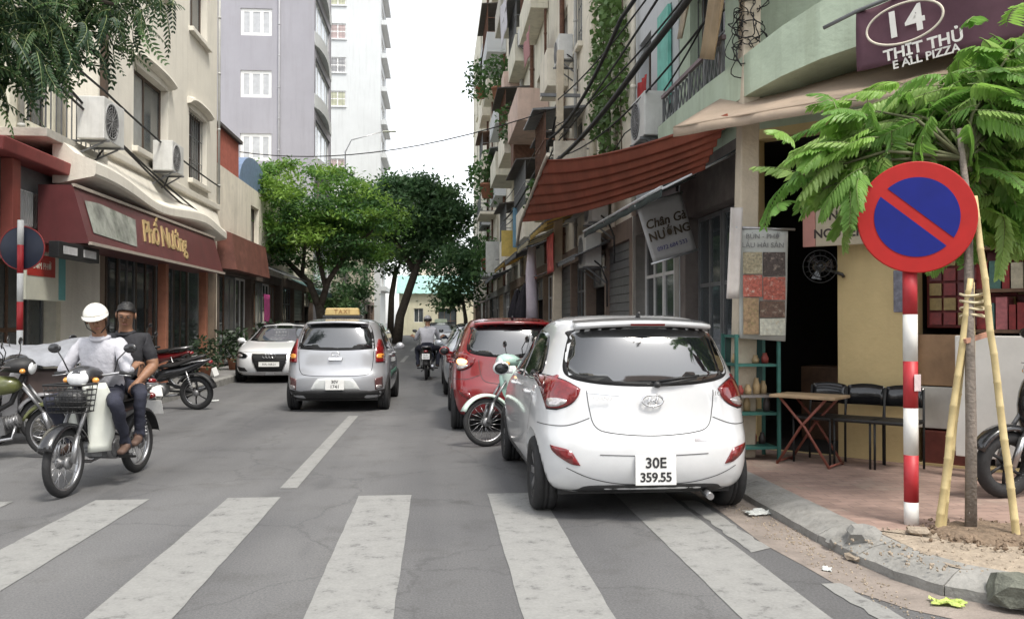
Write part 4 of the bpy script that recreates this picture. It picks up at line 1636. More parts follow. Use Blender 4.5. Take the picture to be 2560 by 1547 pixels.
    def cap(rx, ry, rzz, cut, name_, m_, off=(0, 0, 0), tilt=0, front_cut=.5):
        q = MB()
        nu, nv = 22, 10
        vs, fs = [], []
        for i in range(nv + 1):
            for j in range(nu):
                a = 2 * PI * j / nu
                # lower at the back than over the brow
                end = cut + (front_cut - cut) * (.5 + .5 * math.sin(a))
                t = end * i / nv
                kk = 1 + (.07 * math.sin(a * 7 + i * 2.1) * math.sin(a * 3 + i) if name_ == 'hair' else 0)
                d = Vector((rx * math.sin(t) * math.cos(a), ry * math.sin(t) * math.sin(a), rzz * math.cos(t))) * kk
                vs.append(H + M3 @ (Vector(off) + d))
        fs = [(i * nu + j, i * nu + (j + 1) % nu, (i + 1) * nu + (j + 1) % nu, (i + 1) * nu + j) for i in range(nv) for j in range(nu)]
        q.add(vs, fs, 0, True)
        o = q.build(name_, m_, root, fix=False)
        md = o.modifiers.new('solid', 'SOLIDIFY')
        md.thickness = .004 if name_ == 'hair' else .012
        md.offset = 1
        return o
    if hair:
        cap(.086, .102, .112, 2.2, 'hair', M_HAIR, (0, -.014, .02), 0, .9)
    if helmet:
        cap(.108, .124, .118, 1.75, 'helmet', helmet, (0, -.006, .036), 0, 1.32)
        b = MB()
        pts = []
        for k in range(9):
            a = R(20 + 140 * k / 8)
            pts.append((a, 1))
        v0 = [H + M3 @ Vector((.112 * math.cos(a), -.006 + .126 * math.sin(a), .062)) for a, _ in pts]
        v1 = [H + M3 @ Vector((.112 * math.cos(a), .01 + .168 * math.sin(a), .046)) for a, _ in pts]
        b.add(v0 + v1, [(i, i + 1, 10 + i, 9 + i) for i in range(8)], 0, True)
        o = b.build('helmet_peak', helmet, root, fix=False)
        o.modifiers.new('solid', 'SOLIDIFY').thickness = .008
        for s in (-1, 1):
            b = MB()
            b.tube([H + M3 @ Vector((s * .098, .01, .03)), H + M3 @ Vector((s * .085, .03, -.05)), H + M3 @ Vector((s * .02, .06, -.105))], .005, 5)
            b.build('chin_strap', M_BKM, root)
    return root

def seated(y, z, lean=.08, arms='bars', sp=.30, hz=None, foot_y=.05, foot_z=.31, head_fwd=.05):
    J = {'pelvis': (0, y, z), 'chest': (0, y + lean, z + .36), 'neck': (0, y + lean + .03, z + .55), 'head': (0, y + lean + head_fwd + .03, z + .675)}
    for s, k in (('l', -1), ('r', 1)):
        J['sh_' + s] = (k * .18, y + lean, z + .45)
        if arms == 'bars':
            J['el_' + s] = (k * .30, y + lean + .10, z + .22)
            J['wr_' + s] = (k * .33, .07, 1.045)
            J['handside_' + s] = (k, -.2, 0)
        elif arms == 'thigh':
            J['el_' + s] = (k * .25, y + lean - .02, z + .20)
            J['wr_' + s] = (k * .22, y + .20, z + .07)
        J['hip_' + s] = (k * .095, y + .02, z - .01)
        J['kn_' + s] = (k * sp, y + .40, z - .02)
        J['an_' + s] = (k * (sp - .06), foot_y, foot_z + .05)
        J['toe_' + s] = (k * (sp - .03), foot_y + .18, foot_z)
    return J
M_WHITE_PL = mat('fairing_cream', (0.66, 0.68, 0.62), .35, .08, 5, coat=.4, spots=.15)
M_SHIRT = mat('shirt_white', (0.47, 0.47, 0.51), .85, .12, 8, .5, 22)
M_TROUS = mat('trousers_navy', (0.022, 0.024, 0.04), .85, .25, 10, .4, 25)
M_SANDAL = mat('sandals', (0.10, 0.06, 0.045), .7, .2, 15)
M_BLKSH = mat('shirt_black', (0.02, 0.02, 0.024), .85, .25, 9, .5, 22)
RZ = R(171.4)
make_bike('motorbike', 'white and black underbone motorbike with front basket ridden by two people', (-3.01, 8.2, 0), RZ, mat('bike_charcoal', (.03, .03, .033), .3, .15, 8, coat=.7), M_WHITE_PL, 'underbone', basket=True, stand=False)
[o for o in COL.objects if o.name == 'front_fender'][0].data.materials[0] = M_BK
J = seated(-.02, .80)
J['wr_l'] = (-.31, .10, 1.05); J['wr_r'] = (.31, .10, 1.05)
J['look'] = (-.42, 1, 0)
person('person', 'person in white shirt and white helmet steering the two-up motorbike', (-3.01, 8.2, 0), RZ, J, {'top': M_SHIRT, 'bottom': M_TROUS, 'shoe': M_SANDAL}, helmet=mat('helmet_white', (.70, .68, .62), .35, .1, 10, coat=.4))
J = seated(-.40, .84, lean=.02, arms='thigh', sp=.33, foot_y=-.12, foot_z=.36)
for k in ('pelvis', 'chest', 'neck', 'head', 'sh_l', 'sh_r', 'el_l', 'el_r'):
    J[k] = (J[k][0] - .01, J[k][1], J[k][2] - .0)
J['head'] = (J['head'][0] - .03, J['head'][1], J['head'][2])
J['look'] = (-.4, 1, 0)
person('person', 'bareheaded person in black shirt riding pillion behind the white helmet', (-3.01, 8.2, 0), RZ, J, {'top': M_BLKSH, 'bottom': M_TROUS, 'shoe': M_SANDAL, 'sleeve': 'short'})

# far rider, seen from behind
make_bike('motorbike', 'dark scooter ridden away down the middle of the street', (-.27, 22.65, 0), R(-2), M_BK, M_BK, 'scooter', plate=('29-P1', '483.02'), stand=False)
J = seated(-.12, .80)
person('person', 'person in loose white shirt riding away on the dark scooter', (-.27, 22.65, 0), R(-2), J, {'top': M_SHIRT, 'bottom': M_TROUS, 'shoe': M_SANDAL}, helmet=mat('helmet_grey', (.30, .30, .31), .35, .1, 10, coat=.4))

# parked machines
make_bike('motorbike', 'black motorbike parked tail-out at the far kerb beside the shop', (-4.58, 15.0, 0.0), R(82), M_BK, M_BK, 'tail', spoke=False, rw=.09, lean=R(-6))
make_bike('motorbike', 'mint green motorbike wedged between the white and red hatchbacks', (1.17, 10.42, 0), R(108), mat('fairing_mint', (.42, .60, .53), .3, .08, 6, coat=.6), mat('fairing_mint_pale', (.60, .72, .64), .3, .08, 6, coat=.6), 'mint', lean=R(6))
make_bike('motorbike', 'old motorcycle with olive fuel tank parked at the street corner', (-4.75, 9.75, 0), R(-84), mat('tank_olive', (.10, .11, .035), .35, .3, 10, coat=.4), M_BKM, 'classic', lean=R(5))
make_bike('motorbike', 'dark motorbike with chrome rim parked behind the olive motorcycle', (-5.3, 10.75, 0), R(-70), M_BK, mat('fairing_grey', (.20, .20, .21), .3, .1, 6, coat=.5), 'underbone', lean=R(5))
make_bike('scooter', 'black scooter parked behind the bamboo stakes', (4.93, 6.42, .118), R(97), M_BK, M_BK, 'scooter', wheel_r=.26, fw=.10, rw=.11, spoke=False, lean=R(-5), cat='scooter')
make_bike('motorbike', 'dark red motorbike parked on the pavement before the cream shop', (-5.55, 17.6, .14), R(75), mat('bike_red', (.16, .01, .012), .3, .1, 8, coat=.8), M_BK, 'underbone', lean=R(-5))

make_bike('motorbike', 'black motorbike standing nose to the kerb behind the riders', (-4.35, 11.7, 0), R(60), M_BK, M_BK, 'underbone', lean=R(5))
# ------------------------------------------------------------------ building kit
Z = Vector((0, 0, 1))
M_CREAM = mat('render_cream', (0.72, 0.685, 0.60), .85, .08, 1.2, .25, 25, streak=.22, streak_col=(.30, .26, .20), spots=.15, spot_col=(.42, .38, .30))
M_GREYW = mat('render_grey', (0.315, 0.31, 0.345), .85, .06, .6, .12, 20, streak=.4, streak_col=(.24, .235, .25), spots=.2, spot_col=(.27, .265, .28), spot_scale=.4)
M_WHITEW = mat('render_white', (0.54, 0.56, 0.57), .85, .05, .5, .1, 20, streak=.45, streak_col=(.38, .39, .39))
M_OLDW = mat('render_old', (0.75, 0.70, 0.59), .9, .12, 1.5, .3, 18, streak=.5, streak_col=(.34, .32, .27), spots=.35, spot_col=(.38, .35, .29))
M_OLDG = mat('render_old_grey', (0.67, 0.64, 0.53), .9, .15, 1.5, .3, 18, streak=.5, streak_col=(.29, .29, .24), spots=.35, spot_col=(.32, .32, .26))
M_PINKW = mat('render_rose', (0.60, 0.46, 0.39), .9, .15, 1.5, .3, 18, streak=.4, streak_col=(.2, .15, .12))
M_YELW = mat('render_yellow', (0.64, 0.50, 0.26), .85, .08, 2, .25, 20, streak=.25, streak_col=(.40, .30, .17), spots=.2, spot_col=(.42, .32, .2))
M_MINT = mat('render_mint', (0.45, 0.53, 0.41), .8, .12, 2, .25, 20, streak=.5, streak_col=(.24, .27, .18), spots=.35, spot_col=(.34, .40, .28))
M_CONC = mat('concrete', (0.46, 0.44, 0.39), .9, .2, 3, .4, 25, streak=.4, streak_col=(.15, .14, .12))
M_BROWNF = mat('frame_brown', (0.075, 0.05, 0.035), .5, .2, 12)
M_WHITEF = mat('frame_white', (0.72, 0.72, 0.71), .5, .08, 8)
M_WIN = mat('window_glass', (0.05, 0.06, 0.065), .06, .2, 2, ior=1.6)
M_WINP = mat('window_glass_pale', (0.30, 0.31, 0.30), .12, .25, 1.5, ior=1.6)
M_CURT = mat('curtain', (0.42, 0.40, 0.34), .9, .2, 6)
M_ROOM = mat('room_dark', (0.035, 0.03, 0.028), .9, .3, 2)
M_WOOD = mat('wood_brown', (0.13, 0.07, 0.04), .6, .3, 8, .2, 40)
M_METALG = mat('metal_grey', (0.16, 0.165, 0.17), .45, .2, 6, metal=.3)
M_RUST = mat('metal_rust', (0.14, 0.07, 0.045), .8, .4, 10, .3, 40)
M_TILE = mat('roof_dark', (0.08, 0.07, 0.065), .8, .3, 5, .3, 20)
M_PIPE = mat('pipe_pvc', (0.42, 0.42, 0.40), .5, .15, 5)

class Face:
    """a facade plane: O base corner, u along it, n outward"""
    def __init__(s, O, u, n):
        s.O, s.u, s.n = Vector(O), Vector(u).normalized(), Vector(n).normalized()
    def p(s, a, b, d=0.0):
        return s.O + s.u * a + Z * b + s.n * d
    def rect(s, mb, a0, a1, b0, b1, d=0.0, m=0):
        mb.add([s.p(a0, b0, d), s.p(a1, b0, d), s.p(a1, b1, d), s.p(a0, b1, d)], [(0, 1, 2, 3)], m)
    def box(s, mb, a0, a1, b0, b1, d0, d1, m=0):
        q = [s.p(a0, b0, d0), s.p(a1, b0, d0), s.p(a1, b0, d1), s.p(a0, b0, d1), s.p(a0, b1, d0), s.p(a1, b1, d0), s.p(a1, b1, d1), s.p(a0, b1, d1)]
        mb.hexa(q, m)
    def wall(s, mb, a0, a1, b0, b1, holes=(), depth=.22, m=0):
        xs = sorted({a0, a1, *[h[0] for h in holes], *[h[1] for h in holes]})
        zs = sorted({b0, b1, *[h[2] for h in holes], *[h[3] for h in holes]})
        for i in range(len(xs) - 1):
            for j in range(len(zs) - 1):
                cx, cz = (xs[i] + xs[i + 1]) / 2, (zs[j] + zs[j + 1]) / 2
                if cx < a0 or cx > a1 or cz < b0 or cz > b1:
                    continue
                if any(h[0] < cx < h[1] and h[2] < cz < h[3] for h in holes):
                    continue
                s.rect(mb, xs[i], xs[i + 1], zs[j], zs[j + 1], 0, m)
        for h in holes:
            A = [(h[0], h[2]), (h[1], h[2]), (h[1], h[3]), (h[0], h[3])]
            for k in range(4):
                q0, q1 = A[k], A[(k + 1) % 4]
                mb.add([s.p(*q0, 0), s.p(*q1, 0), s.p(*q1, -depth), s.p(*q0, -depth)], [(0, 1, 2, 3)], m)

def shell(f, mb, W, D, H, m=0, z0=0.0, roof=True, back=True):
    """side walls, back and roof behind a facade of width W"""
    P = f.p
    mb.add([P(0, z0), P(0, z0, -D), P(0, H, -D), P(0, H)], [(0, 1, 2, 3)], m)
    mb.add([P(W, z0), P(W, z0, -D), P(W, H, -D), P(W, H)], [(0, 1, 2, 3)], m)
    if back:
        mb.add([P(0, z0, -D), P(W, z0, -D), P(W, H, -D), P(0, H, -D)], [(0, 1, 2, 3)], m)
    if roof:
        mb.add([P(0, H), P(W, H), P(W, H, -D), P(0, H, -D)], [(0, 1, 2, 3)], m)

def window(f, root, a0, a1, b0, b1, depth=.16, fm=None, gm=None, nx=2, nz=1, t=.05, bars=0, bar_m=None, curtain=None, sill=None, name='window', hood=None):
    fm = fm or M_BROWNF
    gm = gm or M_WIN
    fr = MB()
    d0, d1 = -depth - .05, -depth
    f.box(fr, a0, a0 + t, b0, b1, d0, d1); f.box(fr, a1 - t, a1, b0, b1, d0, d1)
    f.box(fr, a0 + t, a1 - t, b1 - t, b1, d0, d1 - .002); f.box(fr, a0 + t, a1 - t, b0, b0 + t, d0, d1 - .002)
    for i in range(1, nx):
        c = a0 + (a1 - a0) * i / nx
        f.box(fr, c - t / 2, c + t / 2, b0 + t, b1 - t, d0, d1 - .004)
    for j in range(1, nz):
        c = b0 + (b1 - b0) * j / nz
        f.box(fr, a0 + t, a1 - t, c - t / 2, c + t / 2, d0 + .004, d1 - .008)
    w = fr.build(name, fm, root, world=True)
    for i in range(nx):
        for j in range(nz):
            g = MB()
            f.box(g, a0 + (a1 - a0) * i / nx + t / 2, a0 + (a1 - a0) * (i + 1) / nx - t / 2, b0 + (b1 - b0) * j / nz + t / 2, b0 + (b1 - b0) * (j + 1) / nz - t / 2, d0 + .016, d0 + .026)
            g.build('pane', gm if not isinstance(gm, list) else gm[(i + j) % len(gm)], w, world=True)
    if bars:
        b = MB()
        for i in range(bars + 1):
            c = a0 + (a1 - a0) * i / bars
            b.bar(f.p(c, b0, -depth + .05), f.p(c, b1, -depth + .05), .014)
        for j in range(4):
            c = b0 + (b1 - b0) * j / 3
            b.bar(f.p(a0, c, -depth + .052), f.p(a1, c, -depth + .052), .014)
        b.build('window_bars', bar_m or M_METALG, w, world=True)
    if sill:
        b = MB()
        f.box(b, a0 - .08, a1 + .08, b0 - .12, b0, -.05, .12)
        b.build('sill', sill, w, world=True, bevel=.01)
    if hood:
        b = MB()
        n = 14
        vs = []
        # moulded hood: profile swept, curling at the ends
        prof = [(0, .0), (.10, .02), (.16, .07), (.15, .12), (.06, .16), (0, .17)]
        rings = []
        for i in range(n + 1):
            u = i / n
            a = a0 - .18 + (a1 - a0 + .36) * u
            lift = -.10 * (abs(2 * u - 1) ** 3)
            rings.append([f.p(a, b1 + .16 + z + lift, d) for d, z in prof])
        b.loft(rings, 0, False)
        b.build('window_hood', hood, w, world=True)
    return w

def ac_unit(parent_name, label, f, a, b, d=.02, w=.78, h=.55, dep=.30, face='n', bracket=True, group=None):
    """split-system outdoor unit on brackets, fan grille on its outward face"""
    base = f.p(a, b, d)
    root = thing('air_conditioner', label, 'air conditioner', base, 0, group)
    mb = MB()
    f.box(mb, a - w / 2, a + w / 2, b, b + h, d + .06, d + .06 + dep)
    mb.build('casing', mat('ac_white', (.60, .60, .575), .5, .12, 4, streak=.4, streak_col=(.25, .24, .2)), root, world=True, bevel=.015)
    c = f.p(a - w * .14, b + h / 2, d + .062 + dep)
    M = frame(c, f.u, Z)
    if M.col[2].to_3d().dot(f.n) < 0:
        M = frame(c, -f.u, Z)
    g = MB()
    g.lathe([(h * .42, -.002), (h * .43, .012), (h * .40, .014), (h * .39, -.002)], 28, 0, M)
    for k in range(1, 6):
        rr = h * .40 * k / 6
        g.tube([M @ Vector((rr * math.cos(x), rr * math.sin(x), .010)) for x in [2 * PI * i / 20 for i in range(20)]], .004, 4, closed=True)
    for k in range(8):
        x = PI * k / 8
        g.bar(M @ Vector((-h * .4 * math.cos(x), -h * .4 * math.sin(x), .012)), M @ Vector((h * .4 * math.cos(x), h * .4 * math.sin(x), .012)), .006)
    gr = g.build('fan_grille', mat('ac_grille', (.25, .25, .25), .5, .1, 5), root, world=True)
    g = MB()
    g.lathe([(.001, .0015), (h * .385, .0015)], 28, 0, M)
    g.build('fan_recess', M_DARK, root, world=True, fix=False)
    if bracket:
        for s in (-1, 1):
            g = MB()
            g.bar(f.p(a + s * w * .36, b - .02, 0), f.p(a + s * w * .36, b - .02, d + dep + .1), .035)
            g.bar(f.p(a + s * w * .36, b - .32, .0), f.p(a + s * w * .36, b - .04, d + dep), .028)
            g.build('bracket', M_METALG, root, world=True)
    g = MB()
    g.tube([f.p(a + w / 2, b + .1, d + .2), f.p(a + w / 2 + .10, b + .0, d + .1), f.p(a + w / 2 + .12, b - .3, .03), f.p(a + w / 2 + .1, b - .8, .02)], .018, 6)
    g.build('hose', mat('hose_black', (.03, .03, .03), .7, .2, 10), root, world=True)
    return root

def cable(label, pts, sag=.15, r=.012, n=14, m=None, name='cable'):
    P = []
    for i in range(len(pts) - 1):
        a, b = Vector(pts[i]), Vector(pts[i + 1])
        for k in range(n):
            t = k / n
            q = a.lerp(b, t)
            q.z -= sag * 4 * t * (1 - t)
            P.append(q)
    P.append(Vector(pts[-1]))
    mb = MB()
    mb.tube(P, r, 6)
    o = mb.build(name, m or mat('cable_black', (.018, .018, .018), .7, .1, 5))
    tag(o, label, 'cable')
    return o

def pipe(f, root, a, b0, b1, r=.05, m=None, d=.07, name='drain_pipe'):
    mb = MB()
    mb.tube([f.p(a, b0, d), f.p(a, b1, d)], r, 10)
    z = b0 + .5
    while z < b1:
        mb.tube([f.p(a, z, d), f.p(a, z + .06, d)], r * 1.25, 10)
        z += 1.6
    return mb.build(name, m or M_PIPE, root, world=True)

def cloth(name, label, P, m, cat='banner', waves=3, amp=.03, thick=.006, nu=16, nv=10, seed=1, sag=0.0):
    r = random.Random(seed)
    a, b, c, d = [Vector(p) for p in P]
    nrm = (b - a).cross(d - a).normalized()
    ph = [r.uniform(0, 6) for _ in range(4)]
    def fn(u, v):
        k = amp * (math.sin(waves * 2 * PI * u + ph[0] + 1.5 * v) * .7 + math.sin(waves * 3.7 * u + 4 * v + ph[1]) * .5) * (.35 + .65 * v)
        q = nrm * k
        q = q + Vector((0, 0, -sag * 4 * u * (1 - u)))
        return q
    mb = MB()
    mb.sheet(P, nu, nv, fn, 0, thick)
    o = mb.build(name, m)
    tag(o, label, cat)
    return o

def slatted(f, root, a0, a1, b0, b1, n, m, d0=-.1, d1=-.07, name='shutter_slat'):
    """roller shutter or louvre of separate slats"""
    h = (b1 - b0) / n
    for i in range(n):
        mb = MB()
        z = b0 + i * h
        mb.hexa([f.p(a0, z + .004, d0), f.p(a1, z + .004, d0), f.p(a1, z + .004, d1), f.p(a0, z + .004, d1), f.p(a0, z + h - .004, d0), f.p(a1, z + h - .004, d0), f.p(a1, z + h - .004, d1 - .012), f.p(a0, z + h - .004, d1 - .012)])
        mb.build(name, m, root, world=True)

# ------------------------------------------------------------------ left side of the street (facades face +x)
XL = -6.3
def LF(y0, X=XL):
    return Face((X, y0, 0), (0, 1, 0), (1, 0, 0))

def cream_building():
    y0, y1, H = 16.9, 25.5, 13.6
    f = LF(y0)
    W = y1 - y0
    root = thing('building', 'cream rendered building above the dark red restaurant sign', 'building', (XL, (y0 + y1) / 2, 0))
    def Y(y): return y - y0
    H1 = [(Y(18.65), Y(21.0), 5.1, 6.85), (Y(22.7), Y(24.4), 5.1, 6.9)]
    H2 = [(Y(18.65), Y(21.0), 9.0, 10.9), (Y(22.7), Y(24.4), 8.95, 10.9)]
    shop = [(.25, W - .25, .14, 3.1)]
    w = MB()
    f.wall(w, 0, W, 3.2, H, H1 + H2, .25)
    shell(f, w, W, 9, H)
    w.build('wall', M_CREAM, root, world=True)
    w = MB()
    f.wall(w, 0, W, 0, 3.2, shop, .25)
    w.build('shopfront_wall', mat('shopfront_shade_cream', (.20, .15, .11), .75, .25, 2, .2, 20, streak=.4), root, world=True)  # ground floor colour darkened to stand in for shade below the canopy
    for i, h in enumerate(H1 + H2):
        window(f, root, *h, depth=.18, nx=2, nz=1, t=.07, gm=[M_WINP, M_WIN] if i != 1 else [M_WIN, M_WIN], bars=8 if i == 1 else 0, sill=M_CREAM, hood=M_CREAM, name='window')
        c = MB()
        f.rect(c, h[0], h[1], h[2], h[3], -.45)
        c.build('curtain', M_CURT, root, world=True, fix=False)
    # string course
    b = MB()
    f.box(b, 0, W, 4.62, 4.78, -.02, .10)
    b.build('string_course', M_CREAM, root, world=True, bevel=.02)
    b = MB()
    f.box(b, -.06, .12, 4.8, H, .0, .09)
    b.build('downpipe', M_BROWNF, root, world=True)
    pipe(f, root, W - .06, 4.8, H, .035)
    # ground floor shop: dark room, glazed doors, posts
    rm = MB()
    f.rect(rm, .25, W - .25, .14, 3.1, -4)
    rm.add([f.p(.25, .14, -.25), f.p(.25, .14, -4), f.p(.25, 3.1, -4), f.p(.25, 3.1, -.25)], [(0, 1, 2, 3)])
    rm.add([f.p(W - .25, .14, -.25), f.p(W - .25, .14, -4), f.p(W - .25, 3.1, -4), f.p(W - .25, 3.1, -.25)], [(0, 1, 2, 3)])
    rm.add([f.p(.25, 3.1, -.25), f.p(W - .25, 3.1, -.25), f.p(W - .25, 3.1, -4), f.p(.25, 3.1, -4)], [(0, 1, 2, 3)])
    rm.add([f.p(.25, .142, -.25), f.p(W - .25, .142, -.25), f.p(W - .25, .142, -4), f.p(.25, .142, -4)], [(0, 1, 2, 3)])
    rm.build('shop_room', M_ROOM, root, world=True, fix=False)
    a = .3
    k = 0
    for ww in (1.25, 1.0, 1.35, 1.35, 1.25, 1.6):
        window(f, root, a, a + ww - .04, .16, 3.08, .20, M_METALG if k % 2 else M_BROWNF, M_WIN, 2 if k != 5 else 1, 1, .07, name='shop_door')
        if k in (2, 4):
            c = MB()
            n = 24
            vs = []
            for i in range(n + 1):
                aa = a + .1 + (ww - .25) * i / n
                dd = -.55 + .05 * math.sin(i * 1.9)
                vs += [f.p(aa, .3, dd), f.p(aa, 3.0, dd)]
            c.add(vs, [(2 * i, 2 * i + 2, 2 * i + 3, 2 * i + 1) for i in range(n)], 0, True)
            c.build('curtain', mat('curtain_pale', (.36, .38, .33), .9, .12, 5), root, world=True, fix=False)
        a += ww
        k += 1
    for aa in (Y(19.3), Y(22.55)):
        p = MB()
        f.box(p, aa, aa + .18, .14, 2.95, .30, .48)
        p.build('post', mat('post_orange', (.30, .12, .07), .7, .2, 4, streak=.3), root, world=True, bevel=.01)
    # wavy concrete canopy above the sign
    cp = MB()
    n = 30
    rings = []
    for i in range(n + 1):
        y = 14.9 + (25.3 - 14.9) * i / n
        tp = min(1, (25.6 - y) / 3.5)
        wv = .10 * math.sin((y - 13.9) * .9 + .6) * tp
        out = XL + .30 + .30 * tp + .10 * tp * math.sin((y - 13.9) * .75)
        rings.append([(XL - .02, y, 4.60), (XL + .06, y, 4.50), (XL + .5 * (out - XL), y, 4.14 + wv), (out - .02, y, 4.02 + wv), (out, y, 3.98 + wv), (out, y, 3.82 + wv * .8), (out - .03, y, 3.79 + wv * .7), (XL + .1, y, 3.74), (XL - .02, y, 3.74)])
    cp.loft(rings, 0, False)
    cp.build('canopy', M_CREAM, root, world=True)
    return root
cream_building()

def restaurant_sign():
    y0, y1 = 14.3, 23.0
    root = thing('sign', 'long dark red fascia sign with gold script over the restaurant front', 'sign', (-5.75, (y0 + y1) / 2, 2.65))
    f = MB()
    T, B = (-5.76, 3.62), (-5.50, 2.70)
    q = [(T[0], y0, T[1]), (T[0], y1, T[1]), (B[0], y1, B[1]), (B[0], y0, B[1])]
    off = Vector((.02, 0, -.0)) 
    back = [(XL + .02, y0, 3.62), (XL + .02, y1, 3.62), (XL + .02, y1, 2.70), (XL + .02, y0, 2.70)]
    f.hexa(back + q)
    f.build('panel', mat('sign_maroon', (.105, .028, .03), .45, .2, 1.5, .1, 10, streak=.25, streak_col=(.05, .03, .03)), root, world=True)
    e = MB()
    for x, z in (T, B):
        e.bar((x + .015, y0, z), (x + .015, y1, z), .05)
        build_split(e, 'trim', mat('sign_trim', (.40, .35, .30), .5, .1, 5), root, world=True)
        e = MB()
    nrm = Vector((T[1] - B[1], 0, B[0] - T[0])).normalized()
    up = Vector((T[0] - B[0], 0, T[1] - B[1])).normalized()
    cx, cz = (T[0] + B[0]) / 2, (T[1] + B[1]) / 2
    def at(y, v):
        return Vector((cx, y, cz)) + up * v + nrm * .012
    # photographs of dishes printed at the near end
    pp = MB()
    pp.add([at(14.6, -.28), at(16.6, -.34), at(16.95, .22), at(15.2, .30), at(14.6, .26)], [(0, 1, 2, 3, 4)])
    pp.build('printed_picture', mat('print_grey', (.24, .25, .22), .5, .6, 3, spots=.8, spot_col=(.07, .10, .06), spot_scale=2.2), root, world=True, fix=False)
    t = MB()
    M = frame(at(18.55, .02), (0, 1, 0), up)
    put_text(t, 'Phố Nướng', .66, M, 0, ext=.012, shear=.55, bold=.004, spacing=.9)
    t.build('lettering', mat('gold_letters', (.36, .26, .12), .5, .2, 8), root, world=True, fix=False)
restaurant_sign()
fL = LF(0)
ac_unit('air_conditioner', 'air conditioner on brackets below the wide cream window', fL, 19.95, 4.75, .05, .85, .66, .42)
ac_unit('air_conditioner', 'large dark grilled air conditioner over the near end of the sign', fL, 15.75, 4.56, .15, .95, .72, .45)

def near_left_building():
    y0, y1, H = 12.9, 16.9, 12.5
    X = -7.0
    f = LF(y0, X)
    W = y1 - y0
    root = thing('building', 'grey green house behind the hanging tree fronds at the corner', 'building', (X, (y0 + y1) / 2, 0))
    holes = [(1.1, 2.0, 5.0, 7.0), (2.6, 3.6, 4.9, 7.2), (.9, 3.4, 8.4, 10.2), (.2, W - .2, .14, 2.5)]
    w = MB()
    f.wall(w, 0, W, 0, H, holes, .25)
    shell(f, w, W, 8, H)
    w.build('wall', M_OLDG, root, world=True)
    window(f, root, *holes[0], fm=M_WHITEF, gm=mat('glass_blue', (.16, .25, .38), .1, .2, 3), nx=2)
    window(f, root, *holes[1], fm=M_BROWNF, nx=2, nz=2, bars=6)
    window(f, root, *holes[2], fm=M_BROWNF, nx=3)
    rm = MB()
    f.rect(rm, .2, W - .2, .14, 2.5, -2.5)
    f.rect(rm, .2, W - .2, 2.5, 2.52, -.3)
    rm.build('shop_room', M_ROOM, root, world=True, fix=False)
    window(f, root, .3, 1.7, .16, 2.48, .2, M_METALG, M_WIN, 2, 1, .06, name='shop_door')
    window(f, root, 1.8, 3.0, .16, 2.48, .2, M_WOOD, M_WIN, 2, 2, .07, name='shop_door')
    window(f, root, 3.1, 3.75, .16, 2.48, .2, M_METALG, M_WIN, 1, 1, .06, name='shop_door')
    fsd = Face((X - 8, y0, 0), (1, 0, 0), (0, -1, 0))
    for a in (1.2, 4.6):
        for z in (.9, 4.6, 8.2):
            window(fsd, root, a, a + 1.7, z, z + 1.7, -.06, M_BROWNF, M_WIN, 2, 2, .07, bars=5, sill=M_CONC)
    pipe(fsd, root, 3.7, .2, H)
    pipe(f, root, 2.25, 4.2, H)
    pipe(f, root, 3.9, 4.2, H, .06, M_OLDW)
    pipe(f, root, 3.7, 4.2, H, .04)
    # balcony slab with thin rails
    b = MB()
    f.box(b, 1.4, 3.95, 4.38, 4.52, -.02, .85)
    b.build('balcony_slab', M_CONC, root, world=True, bevel=.01)
    for i in range(13):
        a = 1.45 + i * .2
        r = MB()
        r.bar(f.p(a, 4.52, .80), f.p(a, 5.3, .80), .018)
        r.build('baluster', M_METALG, root, world=True)
    r = MB()
    r.bar(f.p(1.4, 5.32, .80), f.p(3.9, 5.32, .80), .04)
    r.build('handrail', M_METALG, root, world=True)
    # red edged lean-to roof and grey metal front with white barred hatches
    b = MB()
    f.box(b, .0, 3.3, 2.72, 3.9, -.01, .55)
    b.build('upper_front', mat('metal_front', (.15, .155, .165), .5, .2, 4, streak=.3), root, world=True)
    b = MB()
    b.hexa([f.p(-.2, 3.9, -.1), f.p(3.35, 3.9, -.1), f.p(3.35, 3.86, .95), f.p(-.2, 3.86, .95), f.p(-.2, 4.16, -.1), f.p(3.35, 4.16, -.1), f.p(3.35, 4.06, .98), f.p(-.2, 4.06, .98)])
    b.build('lean_to_roof', mat('roof_red', (.25, .055, .05), .6, .2, 4), root, world=True, bevel=.02)
    for a0, a1 in ((-.05, .3), (.95, 1.5), (1.65, 3.0)):
        h = MB()
        f.box(h, a0, a1, 2.95, 3.5, .55, .60)
        hh = h.build('hatch', M_WHITEF, root, world=True)
        for i in range(7):
            a = a0 + .05 + (a1 - a0 - .1) * i / 6
            s = MB()
            s.bar(f.p(a, 2.97, .615), f.p(a, 3.48, .615), .02)
            s.build('bar', mat('bar_grey', (.45, .46, .45), .5, .1, 5), hh, world=True)
    b = MB()
    f.box(b, .42, .66, 2.55, 3.86, .62, .80)
    b.build('pillar', mat('pillar_red', (.24, .06, .045), .6, .15, 4, streak=.3), root, world=True, bevel=.01)
near_left_building()

